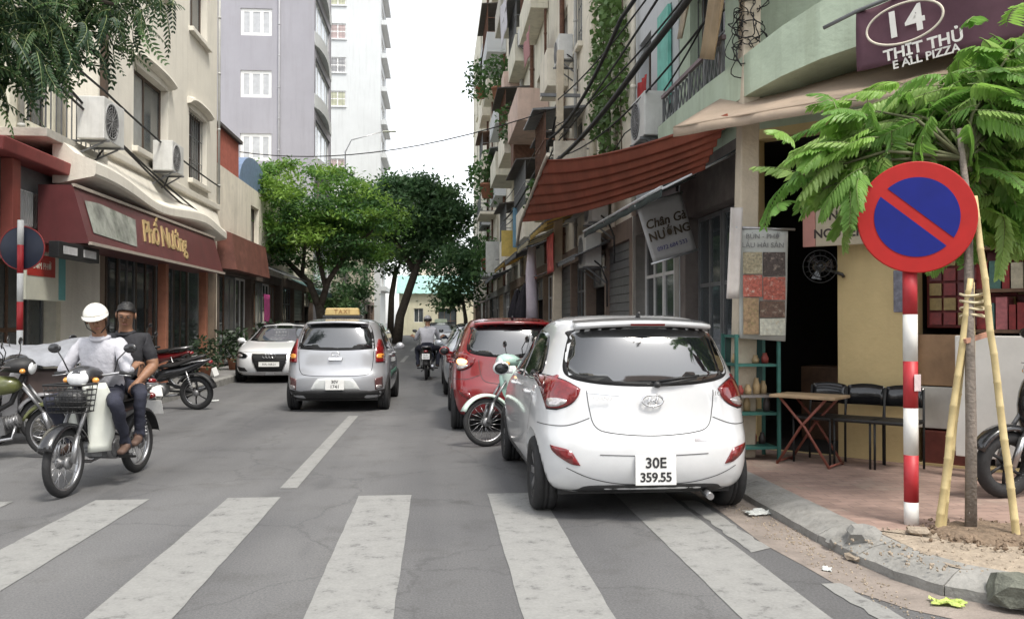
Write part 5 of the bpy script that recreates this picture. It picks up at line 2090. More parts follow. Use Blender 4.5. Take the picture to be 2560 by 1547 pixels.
def board(name, label, f, a0, a1, b0, b1, d0, d1, m, cat='sign'):
    root = thing(name, label, cat, f.p((a0 + a1) / 2, b0, d0))
    mb = MB()
    f.box(mb, a0, a1, b0, b1, d0, d1)
    mb.build('panel', m, root, world=True, bevel=.008)
    return root
fb = Face((-6.3, 0, 0), (0, 1, 0), (1, 0, 0))
fb2 = Face((-5.6, 0, 0), (0, 1, 0), (1, 0, 0))
M_REDS = mat('sign_red', (.42, .035, .025), .45, .2, 3)
M_CRS = mat('sign_cream', (.62, .62, .52), .5, .1, 3)
M_TEALS = mat('sign_teal', (.12, .36, .36), .5, .15, 3)
rt = board('sign', 'red cream and teal shop board hung behind the round sign', fb, 13.95, 15.4, 1.80, 2.55, -.06, 0, M_CRS)
q = MB(); fb.box(q, 14.0, 14.98, 2.18, 2.52, 0, .006); q.build('red_band', M_REDS, rt, world=True)
q = MB(); fb.box(q, 15.12, 15.38, 1.82, 2.53, 0, .006); q.build('teal_band', M_TEALS, rt, world=True)
q = MB(); put_text(q, 'CƠM PHỞ', .15, frame(fb.p(14.49, 2.34, .008), fb.u, Z), 0, ext=.002); q.build('lettering', M_CRS, rt, world=True, fix=False)
rt = board('sign', 'narrow bright red board above the cream and teal board', fb, 14.1, 15.05, 2.58, 2.90, -.06, 0, M_REDS)
q = MB(); put_text(q, 'BÚN CHẢ', .13, frame(fb.p(14.57, 2.74, .002), fb.u, Z), 0, ext=.002); q.build('lettering', M_CRS, rt, world=True, fix=False)
rt = board('sign', 'black box sign with two white panels under the fascia sign', fb2, 13.45, 15.0, 2.42, 2.66, -.15, 0, M_BLACK)
for a in (13.6, 14.35):
    q = MB(); fb2.box(q, a, a + .5, 2.48, 2.6, 0, .006); q.build('white_panel', mat('panel_white', (.5, .5, .5), .5, .2, 8), rt, world=True)

# round sign seen from its back on the far corner
def pole_sign_back():
    root = thing('road_sign', 'round road sign seen from its dark back on a banded pole', 'road sign', (-5.87, 12.84, .14))
    M = Matrix.Translation((0, .05, 2.36)) @ Matrix.Rotation(PI / 2, 4, 'X')
    d = MB()
    d.lathe([(.001, -.006), (.298, -.006), (.305, 0), (.298, .006), (.001, .006)], 40, 0, M)
    d.build('sign_plate', mat('sign_back_navy', (.012, .018, .04), .45, .2, 6), root)
    d = MB()
    d.lathe([(.299, -.008), (.312, -.008), (.312, .008), (.299, .008)], 40, 0, M, closed=True)
    d.build('rim', mat('sign_rim_red', (.30, .03, .03), .5, .1, 5), root)
    z = 0
    cols = [mat('band_white', (.66, .66, .64), .5, .12, 6, spots=.3), mat('band_red', (.42, .025, .03), .5, .12, 6)]
    k = 0
    while z < 2.75:
        b = MB()
        z1 = min(z + .4, 2.75)
        b.cyl((0, 0, z), (0, 0, z1), .042, n=14)
        b.build('pole_band', cols[k % 2], root)
        z = z1
        k += 1
pole_sign_back()

def low_house():
    """two-storey house with rose wall and blue arched roof beyond the cream building"""
    y0, y1, H = 25.55, 36.0, 6.0
    f = LF(y0)
    W = y1 - y0
    root = thing('building', 'low rose walled house with blue arched roof beyond the cream building', 'building', (XL, (y0 + y1) / 2, 0))
    w = MB()
    f.wall(w, 0, W, 3.2, H, [(4.5, 5.8, 4.0, 5.4), (7.5, 9.0, 4.0, 5.4)], .25)
    w2 = MB()
    f.wall(w2, 0, W, 0, 3.2, [(.3, 4.6, .14, 2.9), (5.0, 10.0, .14, 2.9)], .25)
    w2.build('shopfront_wall', mat('shopfront_shade_low', (.11, .085, .07), .75, .3, 2, .2, 20, streak=.4), root, world=True)  # street-level wall coloured darker than above to imitate shade
    shell(f, w, W, 7, H)
    w.build('wall', M_OLDW, root, world=True)
    b = MB()
    f.box(b, .02, 2.75, 6.0, 7.1, -3.5, -.02)
    b.build('roof_room', mat('wall_brick_red', (.40, .115, .08), .85, .2, 5, .2, 30), root, world=True)
    b = MB()
    f.box(b, -.02, 2.9, 7.1, 7.2, -3.6, .08)
    b.build('roof_slab', M_TILE, root, world=True)
    # arched roof
    a = MB()
    n = 16
    rings = []
    for i in range(n + 1):
        t = PI * i / n
        aa = 5.2 - 2.35 * math.cos(t)
        zz = 5.9 + 1.15 * math.sin(t)
        rings.append([f.p(aa, zz, -.02), f.p(aa, zz, -4), f.p(aa, 5.85, -4), f.p(aa, 5.85, -.02)])
    a.loft(rings, 0, False)
    a.build('arched_roof', mat('roof_blue', (.16, .23, .36), .5, .2, 6, streak=.3), root, world=True)
    for h in ((.3, 4.6), (5.0, 10.0)):
        rm = MB()
        f.rect(rm, h[0], h[1], .14, 2.9, -3)
        f.rect(rm, h[0], h[1], 2.88, 2.9, -.3)
        rm.build('shop_room', M_ROOM, root, world=True, fix=False)
        nn = 3 if h[0] < 1 else 4
        for i in range(nn):
            a0 = h[0] + (h[1] - h[0]) * i / nn
            a1 = h[0] + (h[1] - h[0]) * (i + 1) / nn - .03
            window(f, root, a0, a1, .16, 2.88, .2, [M_WOOD, M_METALG, M_WHITEF][i % 3], [M_WIN, M_WINP][i % 2], 2, 1, .07, name='shop_door')
    for h in ((4.5, 5.8, 4.0, 5.4), (7.5, 9.0, 4.0, 5.4)):
        window(f, root, *h, fm=M_BROWNF, nx=2)
    s = MB()
    s.hexa([f.p(.0, 3.0, 0), f.p(5.0, 3.0, 0), f.p(5.0, 2.95, .55), f.p(0, 2.95, .55), f.p(0, 4.15, 0), f.p(5.0, 4.15, 0), f.p(5.0, 4.0, .4), f.p(0, 4.0, .4)])
    s.build('fascia', mat('fascia_brick', (.15, .06, .045), .6, .3, 3, spots=.5, spot_col=(.36, .16, .12)), root, world=True)
low_house()

def shop_row(name, label, y0, y1, X, side, H, wm, wins, nshop, seed, fronts=None, awn=None, D=8):
    """plain shophouse: upper windows and a row of shop bays at street level"""
    r = random.Random(seed)
    if side > 0:
        f = Face((X, y0, 0), (0, 1, 0), (1, 0, 0))
    else:
        f = Face((X, y1, 0), (0, -1, 0), (-1, 0, 0))
    W = y1 - y0
    root = thing(name, label, 'building', (X, (y0 + y1) / 2, 0))
    bays = [(.2 + (W - .3) * i / nshop, .2 + (W - .3) * (i + 1) / nshop - .15, .12, 2.9) for i in range(nshop)]
    w = MB()
    f.wall(w, 0, W, 3.25, H, list(wins), .22)
    shell(f, w, W, D, H)
    w.build('wall', wm, root, world=True)
    w = MB()
    f.wall(w, 0, W, 0, 3.25, bays, .22)
    w.build('shopfront_wall', mat('shopfront_%d' % (seed % 3), [(.20, .15, .12), (.25, .24, .22), (.30, .22, .16)][seed % 3], .75, .3, 2, .2, 20, streak=.4), root, world=True)  # darker street-level colours paint in the shade under the awnings
    for h in wins:
        window(f, root, *h, fm=r.choice([M_BROWNF, M_WHITEF, M_METALG]), gm=r.choice([M_WIN, M_WIN, M_WINP]), nx=r.choice([2, 2, 3]), nz=r.choice([1, 2]), bars=r.choice([0, 6]), sill=wm)
    for i, b in enumerate(bays):
        rm = MB()
        f.rect(rm, b[0], b[1], b[2], b[3], -2.2)
        rm.add([f.p(b[0], b[3], -.22), f.p(b[1], b[3], -.22), f.p(b[1], b[3], -2.2), f.p(b[0], b[3], -2.2)], [(0, 1, 2, 3)])
        for q in (b[0], b[1]):
            rm.add([f.p(q, b[2], -.22), f.p(q, b[2], -2.2), f.p(q, b[3], -2.2), f.p(q, b[3], -.22)], [(0, 1, 2, 3)])
        rm.build('shop_room', M_ROOM, root, world=True, fix=False)
        kind = (fronts or [0, 1, 2])[i % len(fronts or [0, 1, 2])]
        if kind == 0:
            n = 2
            for k in range(n):
                a0 = b[0] + (b[1] - b[0]) * k / n
                a1 = b[0] + (b[1] - b[0]) * (k + 1) / n - .02
                window(f, root, a0, a1, b[2] + .02, b[3] - .02, .16, r.choice([M_WHITEF, M_METALG, M_WOOD]), M_WIN, 2, 4, .05, name='shop_door')
        elif kind == 1:
            slatted(f, root, b[0], b[1], 1.5, b[3], 9, r.choice([M_WOOD, mat('shutter_tan', (.34, .23, .14), .6, .2, 6), M_METALG]))
            window(f, root, b[0], b[0] + (b[1] - b[0]) * .45, b[2] + .02, 1.48, .18, M_METALG, M_WIN, 1, 1, .05, name='shop_door')
        else:
            window(f, root, b[0], b[1], 2.2, b[3] - .02, .16, M_METALG, M_WINP, 3, 1, .05, name='fanlight')
    return root, f

# dark shophouses beyond the leaning street tree
shop_row('building', 'shaded shophouse with dark front behind the bright street tree', 36.05, 44.9, XL, 1, 6.4, M_OLDG, [(1, 2.6, 3.8, 5.4), (5, 6.6, 3.8, 5.4)], 3, 3)
shop_row('building', 'dim grey shophouse at the foot of the lilac grey block', 52.1, 63, XL, 1, 7.5, M_OLDG, [(1, 2.6, 4, 5.6), (5, 6.8, 4, 5.6)], 3, 5)
shop_row('building', 'dim shophouse below the white tower', 63.05, 83, XL + .3, 1, 8.5, M_OLDW, [(2, 4, 4, 5.6), (8, 10, 4, 5.6), (14, 16, 4, 5.6)], 4, 6)

def grey_block():
    root = thing('building', 'tall lilac grey block with white three-light windows', 'building', (-9, 48, 0))
    # wall facing down the street towards us
    f = Face((-16, 45, 0), (1, 0, 0), (0, -1, 0))
    W, H = 9.7, 26
    hs = []
    for z in (3.3, 6.4, 9.6, 12.8, 15.95, 19.1, 22.3):
        hs.append((6.02, 7.58, z, z + 1.38))
    w = MB()
    f.wall(w, 0, W, 0, H, hs, .12)
    g = Face((XL, 45, 0), (0, 1, 0), (1, 0, 0))
    side_h = []
    for z in (3.6, 6.8, 10.0, 13.2, 16.4, 19.6, 22.8):
        side_h.append((.5, 6.5, z, z + 1.9))
    g.wall(w, 0, 7, 0, H, side_h, .12)
    w.add([f.p(0, 0), f.p(0, 0, -7), f.p(0, H, -7), f.p(0, H)], [(0, 1, 2, 3)])
    w.add([f.p(0, 0, -7), f.p(W, 0, -7), f.p(W, H, -7), f.p(0, H, -7)], [(0, 1, 2, 3)])
    w.add([f.p(0, H), f.p(W, H), f.p(W, H, -7), f.p(0, H, -7)], [(0, 1, 2, 3)])
    w.build('wall', M_GREYW, root, world=True)
    for i, h in enumerate(hs):
        window(f, root, *h, depth=.06, fm=M_WHITEF, gm=mat('pane_pale', (.42, .43, .45), .15, .15, 4), nx=3, t=.16)
    for h in side_h:
        window(g, root, *h, depth=.1, fm=M_WHITEF, gm=mat('pane_sky', (.50, .56, .60), .1, .1, 2), nx=4, t=.08)
    # curved balcony lips on the street side
    for z in (3.3, 6.5, 9.7, 12.9, 16.1, 19.3, 22.5):
        b = MB()
        n = 12
        rings = []
        for i in range(n + 1):
            t = i / n
            y = 45.05 + 6.9 * t
            d = .26 * math.sin(PI * min(1, t * 1.15) ** .8) + .03
            rings.append([g.p(y - 45, z - .55, .01), g.p(y - 45, z - .50, d), g.p(y - 45, z + .18, d), g.p(y - 45, z + .18, d - .09), g.p(y - 45, z - .38, d - .1), g.p(y - 45, z - .38, .01)])
        b.loft(rings, 0, False)
        b.build('balcony', M_WHITEW, root, world=True)
    pipe(f, root, 7.95, 0, H, .05, mat('pipe_grey', (.36, .36, .38), .6, .1, 4))
grey_block()

def white_tower():
    root = thing('building', 'tall white tower with small barred windows far down the street', 'building', (-9, 91, 0))
    f = Face((-16, 86, 0), (1, 0, 0), (0, -1, 0))
    W, H = 10.35, 40
    hs = []
    for k in range(11):
        z = 6.3 + 3.3 * k - .35
        if k in (4,):
            continue
        hs.append((5.4, 7.0, z, z + 1.5))
    w = MB()
    f.wall(w, 0, W, 0, H, hs, .15)
    g = Face((-5.65, 86, 0), (0, 1, 0), (1, 0, 0))
    gh = [(1.5, 6, 5 + 3.3 * k, 6.9 + 3.3 * k) for k in range(10)]
    g.wall(w, 0, 9, 0, H, gh, .15)
    w.add([f.p(0, H), f.p(W, H), f.p(W, H, -9), f.p(0, H, -9)], [(0, 1, 2, 3)])
    w.add([f.p(0, 0, -9), f.p(W, 0, -9), f.p(W, H, -9), f.p(0, H, -9)], [(0, 1, 2, 3)])
    w.add([f.p(0, 0), f.p(0, 0, -9), f.p(0, H, -9), f.p(0, H)], [(0, 1, 2, 3)])
    w.build('wall', M_WHITEW, root, world=True)
    cols = [mat('blind_rose', (.42, .33, .32), .6, .2, 3), mat('blind_green', (.45, .46, .34), .6, .2, 3), mat('blind_grey', (.28, .28, .29), .6, .3, 3)]
    for i, h in enumerate(hs):
        window(f, root, *h, depth=.08, fm=M_WHITEF, gm=cols[i % 3], nx=2, nz=2, t=.1, bars=5, sill=M_WHITEW)
    for h in gh:
        window(g, root, *h, depth=.1, fm=M_WHITEF, gm=M_WINP, nx=3, t=.1)
    for k in range(10):
        b = MB()
        g.box(b, 1.0, 8.6, 4.5 + 3.3 * k, 4.95 + 3.3 * k, 0.01, .55)
        b.build('balcony', M_WHITEW, root, world=True)
    b = MB()
    f.box(b, 5.1, 7.6, 15.9, 16.05, 0.01, .5)
    b.build('ledge', M_WHITEW, root, world=True)
white_tower()

def end_house():
    f = Face((-4.2, 95, 0), (1, 0, 0), (0, -1, 0))
    root = thing('building', 'cream house with pale teal roof closing the far end of the street', 'building', (-.5, 97, 0))
    w = MB()
    hs = [(1.6, 2.6, 1.4, 2.9), (4.2, 6.2, .2, 2.9)]
    f.wall(w, 0, 9.5, 0, 4.6, hs, .2)
    shell(f, w, 9.5, 6, 4.6, roof=False)
    w.build('wall', mat('wall_cream_far', (.60, .57, .42), .85, .1, 1, streak=.2), root, world=True)
    window(f, root, *hs[0], fm=M_WHITEF, nx=2)
    window(f, root, *hs[1], fm=M_WOOD, nx=3, nz=2)
    n = 24
    b = MB()
    rings = []
    for i in range(n + 1):
        a = -.3 + 10.1 * i / n
        dz = .05 * (i % 2)
        rings.append([f.p(a, 4.5 + dz, .5), f.p(a, 6.6 + dz, -3), f.p(a, 6.55 + dz, -3), f.p(a, 4.45 + dz, .5)])
    b.loft(rings, 0, False)
    b.build('roof', mat('roof_teal', (.30, .50, .46), .55, .15, 3, streak=.2), root, world=True)
end_house()
shop_row('building', 'pale block closing the street end above the teal roofed house', 104, 112, -3, -1, 9, M_OLDW, [(1, 2.5, 4, 6), (4, 5.5, 4, 6)], 2, 8, D=12)

# unseen houses added behind the viewpoint for car glass reflections and less sky fill
def unseen_house(label, x0, x1, y, H, wm, seed):
    f = Face((x0, y, 0), (1, 0, 0), (0, 1, 0))
    W = x1 - x0
    r = random.Random(seed)
    root = thing('building', label, 'building', ((x0 + x1) / 2, y, 0))
    hs = []
    z = 4.2
    while z < H - 2:
        a = .8
        while a < W - 2:
            hs.append((a, a + 1.5, z, z + 1.7))
            a += 3.1
        z += 3.4
    w = MB()
    f.wall(w, 0, W, 0, H, hs + [(.4, W - .4, .1, 2.9)], .2)
    shell(f, w, W, 9, H)
    w.build('wall', wm, root, world=True)
    for h in hs:
        window(f, root, *h, nx=2)
    window(f, root, .4, W - .4, .1, 2.9, .2, M_WOOD, M_WIN, 5, 1, .08, name='shop_door')
unseen_house('unseen added house mirrored in the hatchback window', 4.6, 15, -11, 13, M_PINKW, 1)
unseen_house('unseen added pale house behind the viewpoint on the taxi side', -19, -7.5, -12, 11, M_OLDW, 2)
# ------------------------------------------------------------------ right side of the street
XR = 3.3
CH0 = Vector((3.3, 9.1, 0))              # chamfered corner runs from here towards the cross street
CU = Vector((1, -1, 0)).normalized()
CN = Vector((-1, -1, 0)).normalized()
FC = Face(CH0, CU, CN)                   # distance along the chamfer
def ca(X):                               # chamfer coordinate of a point with given X on the wall line
    return (X - 3.3) * math.sqrt(2)

def corner_building():
    H = 9.5
    root = thing('building', 'mint green corner building with yellow ground floor wall', 'building', (4.6, 7.8, .118))
    L = 4.4
    fs = Face((XR, 11.7, 0), (0, -1, 0), (-1, 0, 0))       # street side, a = 0 at the far end
    sh = [(.25, 2.35, .12, 2.85), (.5, 1.9, 4.2, 6.4), (.4, 2.0, 7.3, 9.0)]
    w = MB()
    fs.wall(w, 0, 2.6, 3.5, H, sh[1:], .25)
    chh = [(ca(4.0), ca(4.62), 4.2, 6.3)]
    FC.wall(w, 0, L, 3.5, H, chh, .25)
    P = FC.p
    w.add([P(L, 3.5), P(L, 3.5, 0) + Vector((6, 0, 0)), P(L, H) + Vector((6, 0, 0)), P(L, H)], [(0, 1, 2, 3)])
    w.add([P(0, H), P(L, H), P(L, H) + Vector((6, 0, 0)), Vector((12, 11.7, H)), Vector((XR, 11.7, H))], [(0, 1, 2, 3, 4)])
    w.add([Vector((XR, 11.7, 3.5)), Vector((12, 11.7, 3.5)), Vector((12, 11.7, H)), Vector((XR, 11.7, H))], [(0, 1, 2, 3)])
    w.build('upper_wall', M_MINT, root, world=True)
    w = MB()
    # ground floor: street side shop opening, chamfer: dark doorway, yellow wall, book stall opening
    FC.wall(w, 0, L, 0, 3.5, [(.10, ca(3.98), .12, 3.4), (ca(4.5), ca(5.58), .14, 3.4)], .22)
    w.add([P(L, 0), P(L, 0) + Vector((6, 0, 0)), P(L, 3.5) + Vector((6, 0, 0)), P(L, 3.5)], [(0, 1, 2, 3)])
    w.build('ground_floor_wall', M_YELW, root, world=True)
    w = MB()
    fs.wall(w, 0, 2.6, 0, 3.5, [sh[0]], .22)
    w.build('side_wall', mat('wall_dark_grey', (.14, .12, .11), .9, .3, 3, .3, 20, streak=.4), root, world=True)  # plain dark grey-brown ground floor wall with darker streaks
    # dark interior
    r = MB()
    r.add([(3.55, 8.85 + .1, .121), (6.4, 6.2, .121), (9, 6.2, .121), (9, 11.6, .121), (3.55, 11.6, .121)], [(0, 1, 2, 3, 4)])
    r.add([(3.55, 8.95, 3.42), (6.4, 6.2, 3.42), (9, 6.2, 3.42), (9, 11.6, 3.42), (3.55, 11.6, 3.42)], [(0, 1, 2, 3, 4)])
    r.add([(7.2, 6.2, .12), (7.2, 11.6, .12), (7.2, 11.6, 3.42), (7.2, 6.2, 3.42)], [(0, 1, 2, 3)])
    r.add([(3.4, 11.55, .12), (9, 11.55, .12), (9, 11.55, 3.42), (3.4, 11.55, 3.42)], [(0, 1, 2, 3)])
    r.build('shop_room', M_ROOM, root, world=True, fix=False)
    pt = MB()
    a = ca(4.48)
    pt.add([P(a, .12, -.23), P(a, .12, -2.6), P(a, 3.4, -2.6), P(a, 3.4, -.23)], [(0, 1, 2, 3)])
    pt.build('partition', M_ROOM, root, world=True, fix=False)
    window(FC, root, ca(5.72), ca(6.3), .14, 2.6, -.05, M_WOOD, M_WIN, 2, 2, .07, name='door')
    for h in sh[1:]:
        window(fs, root, *h, fm=M_BROWNF, gm=M_WIN, nx=2, nz=2, t=.07, bars=6)
    window(FC, root, *chh[0], fm=M_WOOD, gm=M_WIN, nx=2, nz=3, t=.07)
    for k in range(2):
        window(fs, root, .3 + k * 1.0, 1.26 + k * 1.0, .14, 2.83, .16, M_METALG, M_WIN, 2, 3, .05, name='shop_door')
    # mint balcony: street part, then rounding the corner
    b = MB()
    path = [(2.92, 11.4), (2.92, 10.2), (2.92, 9.3), (2.95, 8.75), (3.05, 8.3), (3.22, 7.95), (3.45, 7.62), (3.8, 7.25), (4.3, 6.75), (5.0, 6.05)]
    rings = []
    for i, (x, y) in enumerate(path):
        p0 = Vector(path[max(i - 1, 0)]); p1 = Vector(path[min(i + 1, len(path) - 1)])
        t = (p1 - p0).normalized()
        n = Vector((t.y, -t.x)) * -1
        if n.dot(Vector((1, .6))) < 0:
            n = -n
        z0, z1 = (3.66, 4.05) if i < 4 else (3.70 + .07 * min(i - 4, 3), 4.12 + .12 * min(i - 4, 3))
        rings.append([(x, y, z0), (x, y, z1), (x + n.x * .1, y + n.y * .1, z1), (x + n.x * .1, y + n.y * .1, z0 + .12), (x + n.x * .9, y + n.y * .9, z0 + .12), (x + n.x * .9, y + n.y * .9, z0)])
    b.loft(rings, 0, False)
    bo = b.build('balcony', M_MINT, root, world=True)
    # balcony railing: posts, handrail and a lattice of flat bars along the street part
    pts = [Vector((2.97, y, 4.02)) for y in (11.3, 10.7, 10.1, 9.5, 8.9)]
    for i, p in enumerate(pts):
        m = MB()
        m.bar(p, p + Vector((0, 0, .40)), .03)
        m.build('rail_post', M_METALG, bo, world=True)
        if i < len(pts) - 1:
            q = pts[i + 1]
            for k in range(4):
                u0, u1 = p.lerp(q, k / 4), p.lerp(q, (k + 1) / 4)
                m = MB()
                m.bar(u0 + Vector((0, 0, .02)), u1 + Vector((0, 0, .36)), .014)
                m.bar(u1 + Vector((.012, 0, .02)), u0 + Vector((.012, 0, .36)), .014)
                m.build('lattice', M_METALG, bo, world=True)
    m = MB()
    m.bar((2.97, 11.35, 4.43), (2.97, 8.85, 4.43), .045)
    m.build('handrail', mat('rail_purple', (.20, .15, .16), .6, .2, 6), bo, world=True)
    # upper balcony lip
    b = MB()
    rings = []
    for i, (x, y) in enumerate(path):
        z0 = 5.9 + .05 * i
        rings.append([(x - .1, y - .1, z0), (x - .1, y - .1, z0 + .8), (x + .05, y + .02, z0 + .8), (x + .8, y + .5, z0)])
    b.loft(rings, 0, False)
    b.build('upper_balcony', M_MINT, root, world=True)
corner_building()

def awning(name, label, P, m, fold=0.0, ridges=0, valance=0.0, thick=.012, sag=.04, frame_m=None, nu=40, nv=10, seed=0):
    """P: wall near, wall far, outer far, outer near; u runs along the wall"""
    r = random.Random(seed)
    root = thing(name, label, 'awning', (Vector(P[0]) + Vector(P[3])) / 2)
    def fn(u, v):
        z = -sag * 4 * v * (1 - v)
        if ridges:
            z += fold * math.sin(u * ridges * 2 * PI)
        else:
            z += fold * math.sin(u * 17 + 3 * v) * math.sin(v * PI)
        return (0, 0, z)
    mb = MB()
    mb.sheet(P, nu, nv, fn, 0, thick)
    mb.build('sheet', m, root, world=True)
    if valance:
        d, c = Vector(P[3]), Vector(P[2])
        v = MB()
        def fv(u, t):
            return (0.012 * math.sin(u * 40), 0.012 * math.sin(u * 33), 0)
        v.sheet([d + Vector((0, 0, 0)), c, c - Z * valance, d - Z * valance], 40, 2, fv, 0, .006)
        v.build('valance', m, root, world=True)
    if frame_m:
        a, b, c, d = [Vector(p) for p in P]
        for k in range(4):
            u = k / 3
            f = MB()
            f.tube([a.lerp(b, u) - Z * .05, d.lerp(c, u) - Z * .04], .014, 6)
            f.build('arm', frame_m, root, world=True)
        f = MB()
        f.tube([d - Z * .02, c - Z * .02], .02, 8)
        f.build('front_bar', frame_m, root, world=True)
    return root
M_BEIGE = mat('canvas_beige', (.50, .40, .31), .85, .15, 3, .15, 25, streak=.3, streak_col=(.30, .23, .17), trans=.35)
awning('awning', 'beige canvas awning along the front of the corner building', [(3.25, 9.15, 4.0), (5.9, 6.5, 4.05), (4.75, 5.95, 3.40), (2.30, 8.38, 3.36)], M_BEIGE, .02, 0, .09, sag=.03)
awning('awning', 'dark red ribbed tarpaulin awning slung over the parked cars', [(2.74, 8.05, 3.40), (2.80, 9.0, 3.10), (1.88, 19.5, 3.72), (1.88, 15.1, 4.28)], mat('tarp_red', (.33, .085, .045), .6, .2, 2, .1, 20, streak=.3, streak_col=(.2, .05, .03), trans=.5), .055, 6, 0, sag=.12, frame_m=None, nu=72, nv=16)
m = MB()
m.tube([(1.86, 14.7, 4.30), (1.86, 15.1, 4.27), (1.86, 19.6, 3.72), (1.9, 21.0, 3.3)], .035, 8)
tag(m.build('awning_pole', mat('pole_pale', (.5, .46, .38), .6, .2, 5)), 'pale bent pole along the outer edge of the red tarpaulin', 'pole')
M_DKAWN = mat('canvas_dark', (.035, .05, .048), .7, .3, 4, trans=.1)
awning('awning', 'dark green grey awning below the red tarpaulin', [(3.3, 9.3, 3.38), (3.3, 14.4, 3.38), (2.42, 14.4, 2.98), (2.42, 9.3, 2.94)], M_DKAWN, .012, 0, .12, frame_m=mat('alu', (.5, .51, .52), .35, .1, 5, metal=.7))

# ---- the row of old buildings up the street
RR = random.Random(21)
bd, fd = shop_row('building', 'narrow white house with teal shutter between corner building and creeper', 11.75, 14.6, XR, -1, 11.5, M_WHITEW, [(.5, 1.3, 4.4, 6.0), (1.7, 2.5, 4.4, 6.0), (.6, 2.2, 7.4, 9.2)], 1, 31, [0])
q = MB(); fd.box(q, 1.95, 2.55, 4.55, 5.95, .02, .07); q.build('teal_shutter', mat('shutter_teal', (.16, .48, .40), .6, .2, 5), bd, world=True)
bc, fcx = shop_row('building', 'old pale building half covered by green creeper', 14.65, 24, XR, -1, 15, M_OLDW, [(6.9, 8.0, 4.3, 5.8), (.7, 1.9, 4.4, 6.2), (3.0, 4.2, 4.4, 6.2), (.7, 1.9, 7.9, 9.6), (3.0, 4.2, 7.9, 9.6), (.8, 1.8, 11, 12.6), (3.2, 4.2, 11, 12.6)], 4, 33, [1, 0, 2, 1])
bb, fbx = shop_row('building', 'weathered building with stacked concrete balconies up the street', 24.05, 40, XR, -1, 22, M_OLDG, [(a, a + 1.6, z, z + 1.7) for a in (1.5, 6.2, 11) for z in (4.4, 7.8, 11.2, 14.6, 18)], 5, 35, [0, 1, 1, 2, 0])
ba, fax = shop_row('building', 'far pale block with plants on its ledges on the sky edge', 40.05, 60, XR, -1, 30, M_OLDW, [(a, a + 1.8, z, z + 1.8) for a in (2, 8, 14) for z in (4.5, 8, 11.5, 15, 18.5, 22, 25.5)], 5, 37, [1, 0, 2])
shop_row('building', 'farthest block of the right row beside the dark trees', 60.05, 82, XR, -1, 26, M_OLDG, [(a, a + 1.8, z, z + 1.8) for a in (2, 8, 14) for z in (4.5, 8, 11.5, 15, 18.5, 22)], 5, 39, [1, 0, 2])

def balcony(root, f, a0, a1, z, d, wm, kind, seed, name='balcony'):
    r = random.Random(seed)
    b = MB()
    f.box(b, a0, a1, z - .16, z, 0.01, d)
    bo = b.build(name, wm, root, world=True, bevel=.015)
    if kind in ('solid', 'cage'):
        p = MB()
        f.box(p, a0, a1, z, z + .8, d - .1, d)
        f.box(p, a0, a0 + .1, z, z + .8, .02, d - .102)
        f.box(p, a1 - .1, a1, z, z + .8, .02, d - .102)
        p.build('parapet', wm, bo, world=True)
    if kind in ('rail', 'cage'):
        top = z + (2.2 if kind == 'cage' else .95)
        base = z + (.8 if kind == 'cage' else 0)
        n = max(3, int((a1 - a0) / .22))
        g = MB()
        for i in range(n + 1):
            a = a0 + .02 + (a1 - a0 - .04) * i / n
            g.bar(f.p(a, base, d - .04), f.p(a, top, d - .04), .022)
        for zz in (base + .02, (base + top) / 2, top):
            g.bar(f.p(a0, zz, d - .038), f.p(a1, zz, d - .038), .03)
            g.bar(f.p(a0 + .02, zz, .02), f.p(a0 + .02, zz, d - .04), .028)
            g.bar(f.p(a1 - .02, zz, .02), f.p(a1 - .02, zz, d - .04), .028)
        g.build('grille', r.choice([M_METALG, M_RUST]), bo, world=True)
    if kind == 'cage':
        q = MB()
        q.hexa([f.p(a0 - .1, z + 2.2, 0.02), f.p(a1 + .1, z + 2.2, 0.02), f.p(a1 + .1, z + 2.12, d + .25), f.p(a0 - .1, z + 2.12, d + .25), f.p(a0 - .1, z + 2.26, 0.02), f.p(a1 + .1, z + 2.26, 0.02), f.p(a1 + .1, z + 2.16, d + .25), f.p(a0 - .1, z + 2.16, d + .25)])
        q.build('cage_roof', r.choice([M_RUST, M_METALG, M_TILE]), bo, world=True)
    return bo
k = 0
for (root, f, W, zs, cols, wms) in ((bb, fbx, 15.9, (4.2, 7.6, 11.0, 14.4, 17.8), ((.8, 4.2), (5.6, 8.9), (10.4, 14.2)), (M_OLDG, M_CONC, M_PINKW, M_OLDW)),
                                    (ba, fax, 19.9, (4.2, 7.7, 11.2, 14.7, 18.2, 21.7, 25.2), ((1, 5), (7, 11), (13.4, 18)), (M_OLDW, M_WHITEW, M_OLDG)),
                                    (bc, fcx, 9.3, (4.1, 7.6, 10.8), ((.4, 2.3), (2.6, 4.6)), (M_PINKW, M_OLDW, M_CONC))):
    for z in zs:
        for a0, a1 in cols:
            k += 1
            kind = RR.choice(['solid', 'cage', 'rail', 'cage', 'none'])
            if kind == 'none':
                continue
            balcony(root, f, a0 + RR.uniform(-.2, .2), a1 + RR.uniform(-.2, .2), z + RR.uniform(-.05, .05), RR.choice([.55, .75, .95]), RR.choice(wms), kind, k)
for root, f, W, H in ((bb, fbx, 15.9, 22), (ba, fax, 19.9, 30), (bc, fcx, 9.3, 15), (bd, fd, 2.8, 11.5)):
    for i in range(4 if W > 5 else 1):
        pipe(f, root, W * (i + .7) / 4.2, 3.2, H, RR.choice([.04, .055, .07]), RR.choice([M_PIPE, M_OLDW, M_RUST]), .09)
